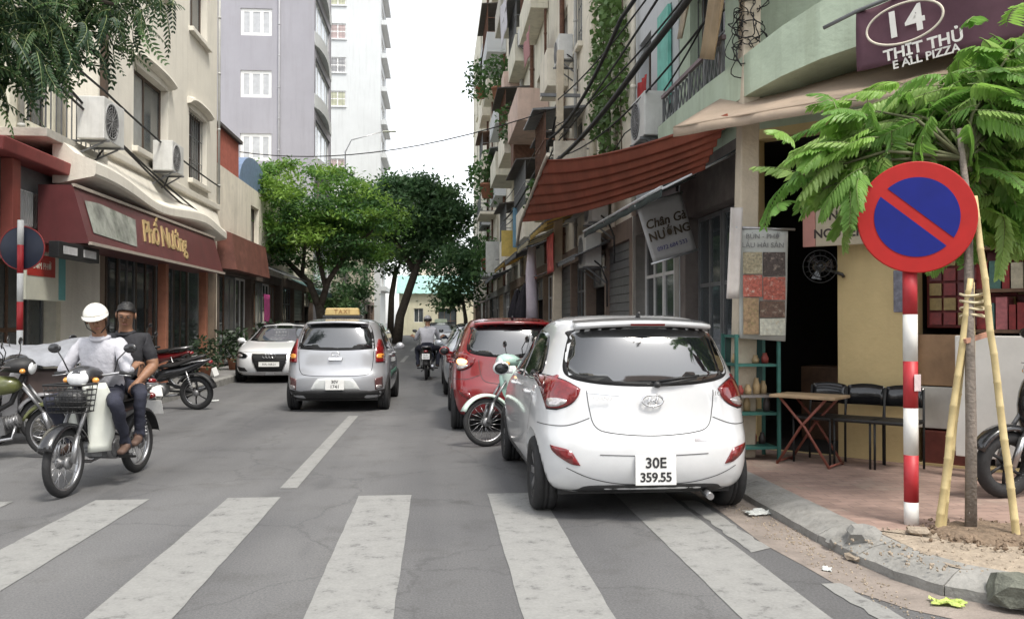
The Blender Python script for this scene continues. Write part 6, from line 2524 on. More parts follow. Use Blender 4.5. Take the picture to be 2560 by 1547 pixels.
# tin eaves and hanging sheets that break the outline
for i, (a, z, wd, m_) in enumerate(((4.7, 9.6, 1.2, M_PINKW), (9.4, 6.5, 1.0, M_RUST), (14.4, 13.2, 1.1, M_CONC), (9.6, 15.9, .9, M_WOOD))):
    q = MB()
    fbx.box(q, a, a + wd, z, z + 1.7, .02, .75)
    q.build('lean_out_room', m_, bb, world=True, bevel=.02)
# awnings along the row
cols = [mat('canvas_yellow', (.62, .46, .16), .8, .15, 3, trans=.4), mat('canvas_cream', (.62, .58, .44), .8, .15, 3, trans=.4), mat('canvas_rose', (.50, .22, .18), .8, .15, 3, trans=.4), mat('canvas_grey', (.25, .26, .27), .8, .15, 3, trans=.2)]
labs = ['short yellow awning beside the pale bent pole', 'cream awning in the row past the red tarpaulin', 'rose striped awning farther up the right row', 'grey awning farther up the right row', 'small yellow awning near the far trees', 'low grey tin awning over the far shop', 'last cream awning of the right row']
for i, (y0, y1, z, c) in enumerate(((15.0, 17.6, 3.7, 1), (18.0, 21.4, 3.6, 0), (21.8, 24.8, 3.55, 1), (25.2, 29.5, 3.5, 3), (30, 35, 3.55, 0), (36, 42, 3.4, 3), (43, 49, 3.5, 1))):
    awning('awning', labs[i], [(XR - .02, y0, z + .42), (XR - .02, y1, z + .42), (2.25, y1, z), (2.25, y0, z)], cols[c], .012, 0, .16, seed=i, frame_m=M_METALG, nu=24, nv=6)
for i, (y0, y1, z, c) in enumerate(((16.5, 19, 2.75, 3), (23.0, 26, 2.7, 2))):
    awning('awning', ['low grey awning under the cream one', 'low rose awning near the white hanging tube'][i], [(XR - .02, y0, z + .3), (XR - .02, y1, z + .3), (2.6, y1, z), (2.6, y0, z)], cols[c], .012, 0, .1, seed=i + 9, frame_m=M_METALG, nu=24, nv=6)

# creeper hanging down the wall
def leaf_cloud(mb, pts, size, rnd, aspect=.5, m=0, up=.3, droop=0.0):
    for p in pts:
        s = size * rnd.uniform(.6, 1.3)
        d = Vector((rnd.gauss(0, 1), rnd.gauss(0, 1), rnd.gauss(0, .7) - droop)).normalized()
        q = Vector((rnd.gauss(0, 1), rnd.gauss(0, 1), rnd.gauss(0, 1) + up))
        sd = d.cross(q)
        if sd.length < 1e-3:
            continue
        sd = sd.normalized() * s * aspect * .5
        p = Vector(p)
        o = len(mb.v)
        mb.v += [tuple(p), tuple(p + d * s * .5 + sd), tuple(p + d * s), tuple(p + d * s * .5 - sd)]
        mb.f.append((o, o + 1, o + 2, o + 3))
        mb.m.append(m)
        mb.s.append(False)
def leaf_mat(name, c, tr=.35, var=.45, rough=.5):
    m_ = mat(name, c, rough, var, 1.1, trans=tr)
    return m_
M_CREEP = leaf_mat('leaf_creeper', (.11, .19, .055), .25)
M_PLANT = leaf_mat('leaf_plant', (.07, .15, .04), .3)
rnd = random.Random(8)
mb = MB()
pts = []
while len(pts) < 5200:
    y = rnd.uniform(14.75, 17.5); z = rnd.uniform(3.9, 14)
    e = .5 + .5 * math.sin(y * 2.3 + z * .9) * math.sin(z * .7 + 1)
    lo = 4.0 + 1.2 * abs(math.sin(y * 3))
    if z < lo or (abs(y - 16.1) > 1.0 + .45 * math.sin(z * 1.3) and rnd.random() > .15):
        continue
    pts.append((XR - .04 - rnd.random() ** 2 * .28, y, z))
leaf_cloud(mb, pts, .13, rnd, .7, droop=.8)
cr = thing('creeper', 'curtain of green creeper hanging down the old pale wall', 'creeper', (3.2, 16.1, 4))
mb.build('foliage', M_CREEP, cr, world=True, fix=False)
st = MB()
for i in range(7):
    y = 15.2 + .33 * i
    st.tube([(3.24, y + .1 * math.sin(j * 1.3 + i), 4.4 + j * .9) for j in range(10)], .012, 5)
build_split(st, 'stem', mat('bark_brown', (.12, .085, .06), .9, .3, 10), cr, world=True)

def potted(label, p, s, seed, m_=None, drop=0.0):
    r = random.Random(seed)
    root = thing('potted_plant', label, 'potted plant', p)
    b = MB()
    b.lathe([(.001, 0), (.11 * s, 0), (.15 * s, .24 * s), (.165 * s, .24 * s), (.165 * s, .28 * s), (.14 * s, .28 * s), (.13 * s, .25 * s), (.001, .25 * s)], 16)
    b.build('pot', mat('terracotta', (.34, .15, .09), .8, .2, 8), root)
    t = MB()
    for i in range(4):
        a = r.uniform(0, 6.28)
        t.tube([(0, 0, .24 * s), (.1 * s * math.cos(a), .1 * s * math.sin(a), .5 * s), (.2 * s * math.cos(a), .2 * s * math.sin(a), .75 * s)], [.014 * s, .01 * s, .005 * s], 5)
    t.build('stem', mat('stem_green', (.10, .12, .05), .8, .2, 10), root)
    f_ = MB()
    P_ = []
    for i in range(420):
        a, rr = r.uniform(0, 6.28), r.random() ** .5 * .42 * s
        z = .35 * s + r.random() * .75 * s - drop * rr * 1.5
        P_.append((rr * math.cos(a), rr * math.sin(a), z))
    leaf_cloud(f_, P_, .13 * s, r, .5, droop=drop)
    f_.build('foliage', m_ or M_PLANT, root, fix=False)
    return root
for i, (X, y, z, s, dr, lb) in enumerate(((2.7, 30.5, 7.6, 1.5, .3, 'leafy pot plant on a middle balcony of the weathered building'), (2.6, 37.5, 11.0, 2.0, .5, 'bushy plant on an upper balcony below the sky edge'),
        (2.5, 44.0, 7.7, 2.6, .8, 'large trailing plant on the far pale block'), (2.6, 52, 14.8, 2.4, .5, 'trailing plant high on the far pale block'), (2.55, 56, 4.3, 3.0, 1.0, 'green bush hanging low on the far pale block'),
        (2.6, 46.5, 4.2, 2.2, 1.0, 'drooping plant over the last cream awning'), (2.75, 22.5, 4.2, 1.2, .6, 'small pot plant above the cream awnings'), (2.7, 34, 14.4, 2.0, .4, 'pot plant high on the weathered building'))):
    potted(lb, (X, y, z), s, i + 50, None, dr)

ac_unit('air_conditioner', 'air conditioner standing above the red tarpaulin on the white house', Face((XR, 0, 0), (0, -1, 0), (-1, 0, 0)), -12.3, 4.05, .05, .85, .62, .34)
ac_unit('air_conditioner', 'upper air conditioner unit in the shade beyond the dark awning', Face((XR, 0, 0), (0, -1, 0), (-1, 0, 0)), -16.6, 3.35, .05, .85, .55, .32)
ac_unit('air_conditioner', 'lower tall air conditioner in the shade beyond the dark awning', Face((XR, 0, 0), (0, -1, 0), (-1, 0, 0)), -17.3, 2.55, .05, .85, .66, .32)

# ---- utility poles, cables
def utility_pole(label, x, y, h, lean, seed, tangle):
    root = thing('utility_pole', label, 'utility pole', (x, y, .118))
    b = MB()
    rings = []
    for i in range(9):
        z = h * i / 8
        k = .105 - .03 * i / 8
        cx = lean * i / 8
        rings.append([(cx - k, -k, z), (cx + k, -k, z), (cx + k, k, z), (cx - k, k, z)])
    b.loft(rings, 0, False)
    b.build('shaft', mat('pole_concrete', (.52, .45, .35), .85, .15, 4, .4, 30, streak=.3, streak_col=(.3, .25, .19)), root, bevel=.015)
    t = MB()
    r = random.Random(seed)
    for i in range(tangle):
        z = r.uniform(h - 3.3, h - 1.7)
        c = Vector((lean * z / h + r.uniform(-.12, .12), r.uniform(-.1, .1) - .05, z))
        rad = r.uniform(.05, .14)
        ax = Matrix.Rotation(r.uniform(0, 3.1), 3, 'Z') @ Matrix.Rotation(r.uniform(-.5, .5), 3, 'X')
        t.tube([c + ax @ Vector((rad * math.cos(a), .05 * math.sin(3 * a + i), rad * 1.2 * math.sin(a))) for a in [2 * PI * j / 22 for j in range(22)]], .006, 4, closed=True)
    o = t.build('cable_coils', mat('cable_black', (.018, .018, .018), .7, .1, 5), root)
    o['kind'] = 'stuff'
    c = MB()
    c.obox((lean, 0, h - 1.0), (.9, .07, .07))
    c.build('cross_arm', M_METALG, root)
    return root
utility_pole('pale square concrete utility pole rising beside the poster rack', 3.02, 8.5, 7.2, .16, 3, 60)
utility_pole('second concrete utility pole with cable tangle up the right row', 2.62, 19.3, 7.4, .1, 5, 30)
cabs = [[(3.1, 8.4, 6.2), (2.66, 19.2, 6.4), (2.6, 34, 6.2)], [(3.12, 8.45, 5.6), (2.6, 19.2, 5.8), (2.62, 34, 5.7)], [(2.6, 3.2, 5.3), (2.55, 10.5, 4.75), (2.45, 19.1, 4.9)],
        [(2.7, 3.0, 5.9), (2.6, 19.2, 5.4), (2.6, 34, 5.2)], [(3.05, 8.4, 5.0), (2.5, 19.2, 5.1)]]
for i, c in enumerate(cabs):
    cable(['thin cable high between the two utility poles', 'second cable between the two utility poles', 'thick drooping cable bundle crossing before the mint balcony', 'long cable running past both utility poles', 'low slack cable between the two utility poles'][i], c, [.25, .3, .15, .3, .45][i], [.014, .014, .04, .016, .014][i])
for i, (pts, sg) in enumerate((([(-5.95, 9.5, 6.6), (-5.98, 13.3, 5.55), (-6.05, 19.0, 4.55), (-6.1, 24.6, 3.95)], .05), ([(-5.95, 11, 6.2), (-6.0, 16.2, 5.62), (-6.05, 24.8, 5.2)], .1), ([(-5.9, 9.5, 5.9), (-6.0, 16.3, 4.95), (-6.05, 24.9, 4.05)], .08))):
    cable(['black cable sloping across the cream front to the sign end', 'upper black cable crossing the cream windows', 'lowest black cable hugging the cream canopy'][i], pts, sg, .022)

# ---- hanging banner, boards and tarpaulins
def hanging_banner():
    c = Vector((2.83, 10.62, 2.62))
    root = thing('banner', 'tilted white banner with dark lettering hanging under the dark awning', 'banner', (2.83, 10.62, 2.2))
    roll = Matrix.Rotation(R(17), 4, 'Y')
    M = Matrix.Translation(c) @ Matrix.Rotation(R(8), 4, 'Z') @ Matrix.Rotation(R(-17), 4, 'Y')
    def fn(u, v):
        return (0, .02 * math.sin(3 * u + 2 * v), 0)
    b = MB()
    w, h = .60, .74
    b.sheet([(-w / 2, 0, -h / 2), (w / 2, 0, -h / 2), (w / 2, 0, h / 2), (-w / 2, 0, h / 2)], 10, 10, fn, 0, .006)
    b.move(M)
    b.build('cloth', mat('banner_white', (.42, .41, .41), .8, .12, 4, trans=.2), root, world=True)
    t = MB()
    X = M @ Matrix.Translation((0, -.024, 0)) @ Matrix.Rotation(PI / 2, 4, 'X')
    put_text(t, 'Chân Gà', .155, X @ Matrix.Translation((0, .10, 0)), 0, ext=.003, shear=.2, bold=.003)
    put_text(t, 'NƯỚNG', .15, X @ Matrix.Translation((.01, -.06, 0)), 0, ext=.003, bold=.003)
    t.build('lettering', mat('ink_brown', (.05, .035, .02), .7, .2, 8), root, world=True, fix=False)
    t = MB()
    put_text(t, '0972 684 533', .075, X @ Matrix.Translation((.0, -.22, 0)), 0, ext=.003)
    t.build('lettering', mat('ink_blue', (.05, .05, .16), .7, .2, 8), root, world=True, fix=False)
    for z in (-h / 2, h / 2):
        b = MB()
        b.tube([M @ Vector((-w / 2 - .03, 0, z)), M @ Vector((w / 2 + .03, 0, z))], .013, 8)
        b.build('rod', mat('alu', (.5, .51, .52), .35, .1, 5, metal=.7), root, world=True)
hanging_banner()

def banner14():
    f = Face((3.575, 7.175, 0), CU, CN)
    root = thing('banner', 'purple banner with number 14 in an oval above the beige awning', 'banner', f.p(.7, 3.6))
    b = MB()
    def fn(u, v):
        k = .035 * math.sin(u * 9 + 2 * v) * (1 - .5 * v) + .02 * math.sin(u * 21 + 3)
        q = f.n * k
        return (q.x, q.y, 0)
    b.sheet([f.p(0, 3.6), f.p(1.75, 3.63), f.p(1.75, 4.42), f.p(0, 4.10)], 30, 10, fn, 0, .006)
    b.build('cloth', mat('banner_purple', (.135, .062, .085), .75, .2, 3, .1, 20, trans=.2), root, world=True)
    up = (Z + CU * .0).normalized()
    M = frame(f.p(.40, 3.915, .06), CU + Z * .10, Z)
    if M.col[2].to_3d().dot(CN) < 0:
        M = frame(f.p(.40, 3.915, .06), -CU - Z * .1, Z)
    t = MB()
    ring_ = [M @ Vector((.30 * math.cos(a), .165 * math.sin(a), 0)) for a in [2 * PI * i / 48 for i in range(48)]]
    t.tube(ring_, .010, 6, closed=True)
    t.build('oval', mat('letter_cream', (.66, .60, .50), .6, .1, 6), root, world=True)
    t = MB()
    put_text(t, '14', .30, M, 0, ext=.004, bold=.008, spacing=1.15)
    t.build('number', mat('letter_white', (.72, .70, .66), .6, .1, 6), root, world=True, fix=False)
    t = MB()
    put_text(t, 'THỊT THỦ', .13, M @ Matrix.Translation((.12, -.235, 0)), 0, ext=.004, bold=.003)
    put_text(t, 'E ALL PIZZA', .095, M @ Matrix.Translation((.13, -.325, -.01)), 0, ext=.004, bold=.002)
    t.build('lettering', mat('letter_white', (.72, .70, .66), .6, .1, 6), root, world=True, fix=False)
    b = MB()
    b.tube([f.p(-.28, 4.03, .02), f.p(0, 4.11, .02), f.p(1.75, 4.44, .02)], .018, 8)
    b.build('rod', M_METALG, root, world=True)
banner14()
cloth('tarpaulin', 'beige tarpaulin hanging down past the dark balcony railing', [(2.86, 9.35, 4.35), (2.80, 8.65, 4.12), (2.78, 7.6, 5.6), (2.86, 8.2, 5.9)], mat('tarp_tan', (.50, .38, .24), .8, .2, 3, streak=.3, streak_col=(.25, .18, .1), trans=.35), 'tarpaulin', 2, .05, nu=10)
cloth('tarpaulin', 'narrow pale tarpaulin strip rolled beside the dark upper balcony', [(2.9, 10.4, 4.9), (2.86, 10.05, 4.8), (2.84, 9.1, 5.6), (2.88, 9.4, 5.9)], mat('tarp_pale', (.56, .48, .36), .8, .2, 3, streak=.3, streak_col=(.25, .18, .1), trans=.35), 'tarpaulin', 2, .03, nu=8)
cloth('laundry', 'red cloth drying beside the teal shutter', [(3.12, 13.25, 4.35), (3.12, 12.75, 4.35), (3.1, 12.75, 5.15), (3.1, 13.25, 5.15)], mat('cloth_red', (.46, .05, .05), .85, .2, 4, trans=.2), 'laundry', 2, .04, nu=8)
cloth('laundry', 'pale pink sheet hanging from a middle balcony of the weathered building', [(2.5, 34.5, 12.3), (2.5, 31.5, 12.3), (2.5, 31.5, 14.0), (2.5, 34.5, 14.0)], mat('cloth_white', (.64, .62, .66), .85, .1, 4, trans=.2), 'laundry', 2, .06, nu=10)
cloth('laundry', 'rose cloth hanging from a balcony above the creeper roof', [(2.6, 26.2, 9.1), (2.6, 24.6, 9.1), (2.6, 24.6, 9.9), (2.6, 26.2, 9.9)], mat('cloth_rose', (.46, .24, .24), .85, .1, 4, trans=.2), 'laundry', 2, .04, nu=10)
cloth('banner', 'red patterned cloth hanging under the cream awning', [(2.5, 19.9, 2.55), (2.5, 18.8, 2.55), (2.5, 18.8, 3.4), (2.5, 19.9, 3.4)], mat('cloth_red2', (.42, .06, .05), .8, .4, 5, spots=.6, spot_col=(.6, .3, .2), spot_scale=5), 'banner', 2, .02, nu=8)
m = MB()
m.tube([(2.55, 23.6, 1.55), (2.55, 23.62, 1.9), (2.53, 23.7, 2.8), (2.55, 23.7, 3.5)], [.17, .16, .15, .11], 12)
tag(m.build('fabric_tube', mat('cloth_lilac', (.56, .50, .56), .85, .1, 4)), 'pale lilac rolled canvas tube hanging beside the red cloth', 'canvas roll')

for i, (y, z, lb) in enumerate(((26.5, 7.9, 'air conditioner on the near end of the weathered building'), (31.2, 11.3, 'air conditioner beside a middle balcony of the weathered building'), (37.6, 7.9, 'air conditioner at the far end of the weathered building'), (43.2, 11.6, 'air conditioner on the far pale block'), (20.9, 7.7, 'air conditioner above the creeper side windows'))):
    ac_unit('air_conditioner', lb, Face((XR, 0, 0), (0, -1, 0), (-1, 0, 0)), -y, z, .05, .85, .6, .34)
for i, (y, z0, z1, c, lb) in enumerate(((18.4, 4.2, 5.3, (.55, .50, .42), 'cream blade sign jutting from the creeper building'), (22.2, 4.1, 5.0, (.42, .10, .07), 'red blade sign jutting past the creeper building'), (28.6, 3.9, 5.2, (.12, .25, .35), 'blue blade sign on the weathered building'), (33.8, 4.0, 5.0, (.58, .44, .12), 'yellow blade sign on the weathered building'), (45, 4.0, 5.6, (.50, .50, .47), 'white blade sign on the far pale block'))):
    rt = thing('sign', lb, 'sign', (XR - .5, y, z0))
    q = MB(); q.box(XR - .85, XR - .15, y - .05, y + .05, z0, z1); q.build('panel', mat('blade_%d' % i, c, .5, .2, 4, streak=.4), rt, world=True, bevel=.01)
    for z in (z0 + .15, z1 - .15):
        q = MB(); q.bar((XR, y, z), (XR - .16, y, z), .03); q.build('bracket', M_METALG, rt, world=True)
for i, (pts, sg, r_, lb) in enumerate((([(2.65, 3.0, 6.3), (2.55, 12, 5.7), (2.5, 19.2, 5.55), (2.55, 34, 5.4)], .25, .03, 'upper thick cable bundle running up the right row'), ([(3.05, 8.4, 5.3), (3.2, 14.8, 4.7), (3.2, 21, 4.9)], .3, .012, 'thin cable looping along the creeper wall'),
        ([(2.6, 19.2, 6.0), (2.9, 30, 5.0), (2.9, 44, 4.6)], .4, .02, 'cable sagging along the weathered building'), ([(2.6, 19.2, 6.2), (-6.0, 27.0, 6.6)], .5, .014, 'cable crossing the street to the low rose house'))):
    cable(lb, pts, sg, r_)
# ------------------------------------------------------------------ trees
M_BARK = mat('bark', (.085, .07, .055), .95, .35, 8, .8, 25)
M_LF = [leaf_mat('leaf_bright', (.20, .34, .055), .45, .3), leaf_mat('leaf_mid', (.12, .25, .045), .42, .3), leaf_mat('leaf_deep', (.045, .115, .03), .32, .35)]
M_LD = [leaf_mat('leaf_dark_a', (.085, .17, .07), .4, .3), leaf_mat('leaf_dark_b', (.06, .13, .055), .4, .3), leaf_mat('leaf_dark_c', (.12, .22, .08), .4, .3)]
def street_tree(label, base, limbs, blobs, nclump, per, leaf, mats, seed, flat=.45, clump_r=.55, aspect=.42):
    r = random.Random(seed)
    root = thing('tree', label, 'tree', base)
    b = Vector(base)
    t = MB()
    pts, rad = limbs[0]
    t.tube([Vector(p) - b for p in pts], rad, 10)
    t.build('trunk', M_BARK, root)
    for pts, rad in limbs[1:]:
        q = MB()
        q.tube([Vector(p) - b for p in pts], rad, 8)
        q.build('limb', M_BARK, root)
    c = MB()
    tot = sum(x[1][0] * x[1][1] * x[1][2] for x in blobs)
    for (cc, rr) in blobs:
        n = max(4, int(nclump * rr[0] * rr[1] * rr[2] / tot))
        for i in range(n):
            while True:
                d = Vector((r.uniform(-1, 1), r.uniform(-1, 1), r.uniform(-1, 1)))
                if .25 < d.length < 1:
                    break
            d = d.normalized() * (d.length ** .45)
            p = Vector((cc[0] + d.x * rr[0], cc[1] + d.y * rr[1], cc[2] + d.z * rr[2])) - b
            cr_ = clump_r * r.uniform(.6, 1.3)
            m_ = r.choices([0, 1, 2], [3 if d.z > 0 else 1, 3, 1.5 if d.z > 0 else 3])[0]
            P_ = []
            for k in range(int(per * r.uniform(.6, 1.4))):
                P_.append(p + Vector((r.gauss(0, cr_ * .5), r.gauss(0, cr_ * .5), r.gauss(0, cr_ * .5 * flat))))
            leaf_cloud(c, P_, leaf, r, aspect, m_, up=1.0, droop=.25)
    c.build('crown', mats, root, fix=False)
    return root
street_tree('bright green feathery street tree leaning over the left kerb', (-4.45, 34, .14),
    [([(-4.45, 34, .1), (-4.4, 34, 1.2), (-4.55, 34, 2.1)], [.24, .19, .17]), ([(-4.55, 34, 2.0), (-4.9, 34, 2.9), (-5.9, 34.2, 3.9), (-6.8, 34.3, 4.8)], [.15, .13, .09, .04]), ([(-4.5, 34, 2.05), (-4.2, 33.9, 3.0), (-3.4, 33.7, 4.2), (-2.4, 33.6, 5.0)], [.14, .11, .08, .04]),
     ([(-4.3, 33.9, 2.8), (-4.6, 34.1, 4.0), (-4.7, 34.2, 5.4), (-4.6, 34.1, 6.8)], [.1, .09, .07, .03]), ([(-5.2, 34, 3.2), (-5.0, 33.5, 4.4), (-5.4, 33.1, 5.6)], [.08, .06, .03])],
    [((-5.0, 34, 5.9), (3.0, 2.8, 1.75)), ((-6.6, 34.2, 5.2), (1.9, 2.2, 1.5)), ((-3.0, 33.8, 5.0), (1.7, 2.2, 1.35)), ((-4.9, 33.5, 4.4), (2.6, 2.2, .9)), ((-7.9, 34, 5.5), (1.3, 1.8, 1.5))], 350, 125, .175, M_LF, 3, .35, .6)
street_tree('dark leaning street tree in the middle distance', (-2.7, 58, .0),
    [([(-2.7, 58, 0), (-2.5, 58, 1.8), (-1.5, 58, 4.8), (-.9, 58, 6.4)], [.36, .3, .25, .18]), ([(-1.5, 58, 4.7), (-2.7, 58, 6.6), (-3.8, 58, 8.2)], [.2, .14, .06]), ([(-1.0, 58, 6.2), (.2, 58, 7.5), (.9, 58, 8.6)], [.17, .12, .05]), ([(-1.2, 58, 5.6), (-1.4, 58.5, 7.5), (-1.5, 58.3, 9.2)], [.16, .12, .05])],
    [((-1.9, 58, 8.9), (3.2, 3, 2.2)), ((.4, 58, 8.4), (1.7, 2.4, 2.0)), ((-3.6, 58, 8.6), (2.0, 2.4, 1.9)), ((-.3, 58, 6.4), (2.3, 2, 1.3))], 330, 80, .32, M_LD, 5, .5, .9)
street_tree('dark low tree by the right kerb far down the street', (1.75, 54, .1),
    [([(1.75, 54, .1), (1.7, 54, 1.6), (1.5, 54, 3.0)], [.16, .13, .09]), ([(1.6, 54, 2.4), (.8, 54, 3.6), (.5, 54, 4.3)], [.08, .06, .03])],
    [((1.1, 54, 4.2), (1.5, 1.6, 1.9)), ((1.9, 54, 5.4), (1.1, 1.5, 1.3)), ((.6, 54, 2.9), (.9, 1.2, .9))], 110, 65, .28, M_LD, 7, .6, .7)
street_tree('dark tree rising behind the leaning tree at the far bend', (-3.9, 72, .1),
    [([(-3.9, 72, .1), (-3.8, 72, 3.5), (-3.4, 72, 6)], [.3, .24, .18]), ([(-3.6, 72, 5), (-2.6, 72, 7.5)], [.14, .06])],
    [((-3.2, 72, 9.2), (3.0, 2.4, 3.0)), ((-4.6, 72, 7.2), (1.9, 2, 2.0)), ((-1.4, 72, 7.4), (1.6, 2, 1.8))], 150, 60, .36, M_LD, 9, .6, 1.0)
street_tree('small dark shrubby tree against the left shophouses', (-5.2, 43.5, .14),
    [([(-5.2, 43.5, .1), (-5.1, 43.5, 1.5), (-4.9, 43.5, 2.6)], [.12, .1, .07])],
    [((-4.9, 43.5, 3.4), (1.5, 1.6, 1.2)), ((-4.3, 43.5, 2.6), (.9, 1.2, .8))], 60, 60, .22, M_LD, 12, .6, .55)

# fern-like sprays: a midrib with paired leaflets
def frond_mesh(name, L, pairs, ll, lw, droop, seed, mats, hang=(1.0, .45)):
    r = random.Random(seed)
    mb = MB()
    pts = []
    for i in range(13):
        t = i / 12
        pts.append(Vector((.04 * math.sin(3 * t + seed), L * t * (1 - .12 * droop * t), -droop * L * t * t * .75 + .10 * L * t)))
    mb.tube(pts, [.0045 * (1 - .7 * i / 12) * (L / .5) for i in range(13)], 5, 0)
    for k in range(pairs):
        t = .12 + .86 * k / (pairs - 1)
        i = min(11, int(t * 12))
        p = pts[i].lerp(pts[i + 1], t * 12 - i)
        d = (pts[i + 1] - pts[i]).normalized()
        sz = ll * (math.sin(PI * (.18 + .74 * t)) ** .5) * r.uniform(.85, 1.12)
        for s in (-1, 1):
            # pinnae hang in pairs from the arched midrib
            out = (Vector((s * hang[0], .25 + .3 * t, -hang[1])) + d * .1 + Vector((r.uniform(-.12, .12), r.uniform(-.12, .12), r.uniform(-.1, .1)))).normalized()
            wv = (d + Vector((0, 0, -.25))) - out * (d + Vector((0, 0, -.25))).dot(out)
            wv = wv.normalized() * lw * .5 * (.85 + .3 * r.random())
            lift = out.cross(wv).normalized() * lw * .22
            q1 = p + out * sz * .30
            q2 = p + out * sz * .68 + Vector((0, 0, -sz * .06))
            e = p + out * sz + Vector((0, 0, -sz * .14))
            mb.add([p, q1 + wv, q2 + wv * .85, e, q2 - wv * .85, q1 - wv, q1 - lift, q2 - lift], [(0, 1, 6), (1, 2, 7, 6), (2, 3, 7), (3, 4, 7), (4, 5, 6, 7), (5, 0, 6)], 1, False)
    me_o = mb.build(name, mats, None, fix=False)
    me = me_o.data
    bpy.data.objects.remove(me_o)
    return me
M_RACH = mat('rachis', (.16, .20, .07), .6, .2, 10)
M_NEAR = [leaf_mat('leaf_near_%d' % i, c, .5, .25, .45) for i, c in enumerate(((.31, .52, .11), (.25, .46, .095), (.19, .38, .08), (.38, .56, .17)))]
def sapling():
    base = Vector((3.40, 5.34, .10))
    root = thing('tree', 'young leafy street tree held by the bamboo stakes', 'tree', base)
    t = MB()
    t.tube([Vector(p) - base for p in ((3.40, 5.34, .05), (3.42, 5.36, .8), (3.45, 5.42, 1.6), (3.50, 5.50, 2.2), (3.48, 5.56, 2.75))], [.038, .034, .03, .026, .018], 10)
    t.build('trunk', mat('bark_grey', (.20, .17, .145), .9, .3, 14, .6, 50), root)
    crown = bpy.data.objects.new('crown', None)
    COL.objects.link(crown)
    crown.parent = root
    r = random.Random(17)
    meshes = [frond_mesh('frond', .36 + .05 * (i % 4), 15 + i % 3, .115, .034, .5 + .2 * (i % 3), i, [M_RACH, M_NEAR[i % 4]], (.62, .8) if i % 2 else (.9, .55)) for i in range(8)]
    tips = [((2.62, 5.62, 2.50), 15), ((2.82, 5.60, 2.62), 15), ((2.72, 5.7, 2.40), 10), ((2.98, 5.50, 2.92), 14), ((3.20, 5.62, 2.96), 16), ((3.48, 5.55, 3.00), 16), ((3.82, 5.60, 3.02), 18), ((4.02, 5.55, 2.72), 15), ((3.40, 5.80, 2.80), 15), ((3.75, 5.86, 2.5), 15), ((4.15, 5.75, 2.4), 13), ((3.65, 5.30, 2.95), 9), ((4.25, 5.6, 3.1), 12), ((4.12, 5.62, 3.45), 20), ((4.35, 5.7, 3.3), 18), ((3.95, 5.7, 2.85), 18), ((3.75, 5.7, 3.2), 14), ((4.4, 5.7, 2.75), 16), ((3.3, 5.75, 2.72), 12), ((3.62, 5.8, 2.7), 14), ((4.0, 5.75, 3.2), 18), ((3.7, 5.75, 3.02), 16), ((4.3, 5.7, 3.5), 18), ((4.5, 5.7, 3.1), 16), ((3.95, 5.8, 2.6), 14), ((4.2, 5.9, 2.05), 14), ((3.85, 5.9, 2.15), 10)]
    hub = Vector((3.49, 5.54, 2.55))
    for tip, n in tips:
        n = int(n * 1.75)
        tip = Vector(tip) + Vector((0, .28, 0))
        mid = hub.lerp(tip, .5) + Vector((0, 0, .10))
        b = MB()
        b.tube([hub - base, mid - base, tip - base], [.016, .012, .006], 6)
        b.build('branch', mat('branch_green', (.10, .105, .05), .7, .2, 10), crown)
        for k in range(n):
            u = .35 + .65 * (k + 1) / n
            p = hub.lerp(mid, u * 2) if u < .5 else mid.lerp(tip, u * 2 - 1)
            p = p + Vector((r.gauss(0, .12), r.gauss(0, .12), r.gauss(0, .11)))
            out = (tip - hub)
            ang = math.atan2(out.x, out.y) + r.gauss(0, 1.3)
            end = p + Vector((math.sin(ang), math.cos(ang), -.25)) * .5
            if end.y < 5.8 and 2.55 < end.x < 3.72 and end.z < 3.0:
                ang = PI - ang if math.cos(ang) < 0 else ang        # keep the sign face clear
                p = Vector((p.x, max(p.y, 5.8), p.z))
            o = bpy.data.objects.new('frond', meshes[r.randrange(8)])
            COL.objects.link(o)
            o.parent = crown
            o.location = p - base
            o.rotation_euler = Euler((r.gauss(-.05, .32), r.gauss(0, .35), -ang), 'XYZ')
            s = r.uniform(.8, 1.12)
            o.scale = (s, s, s)
sapling()

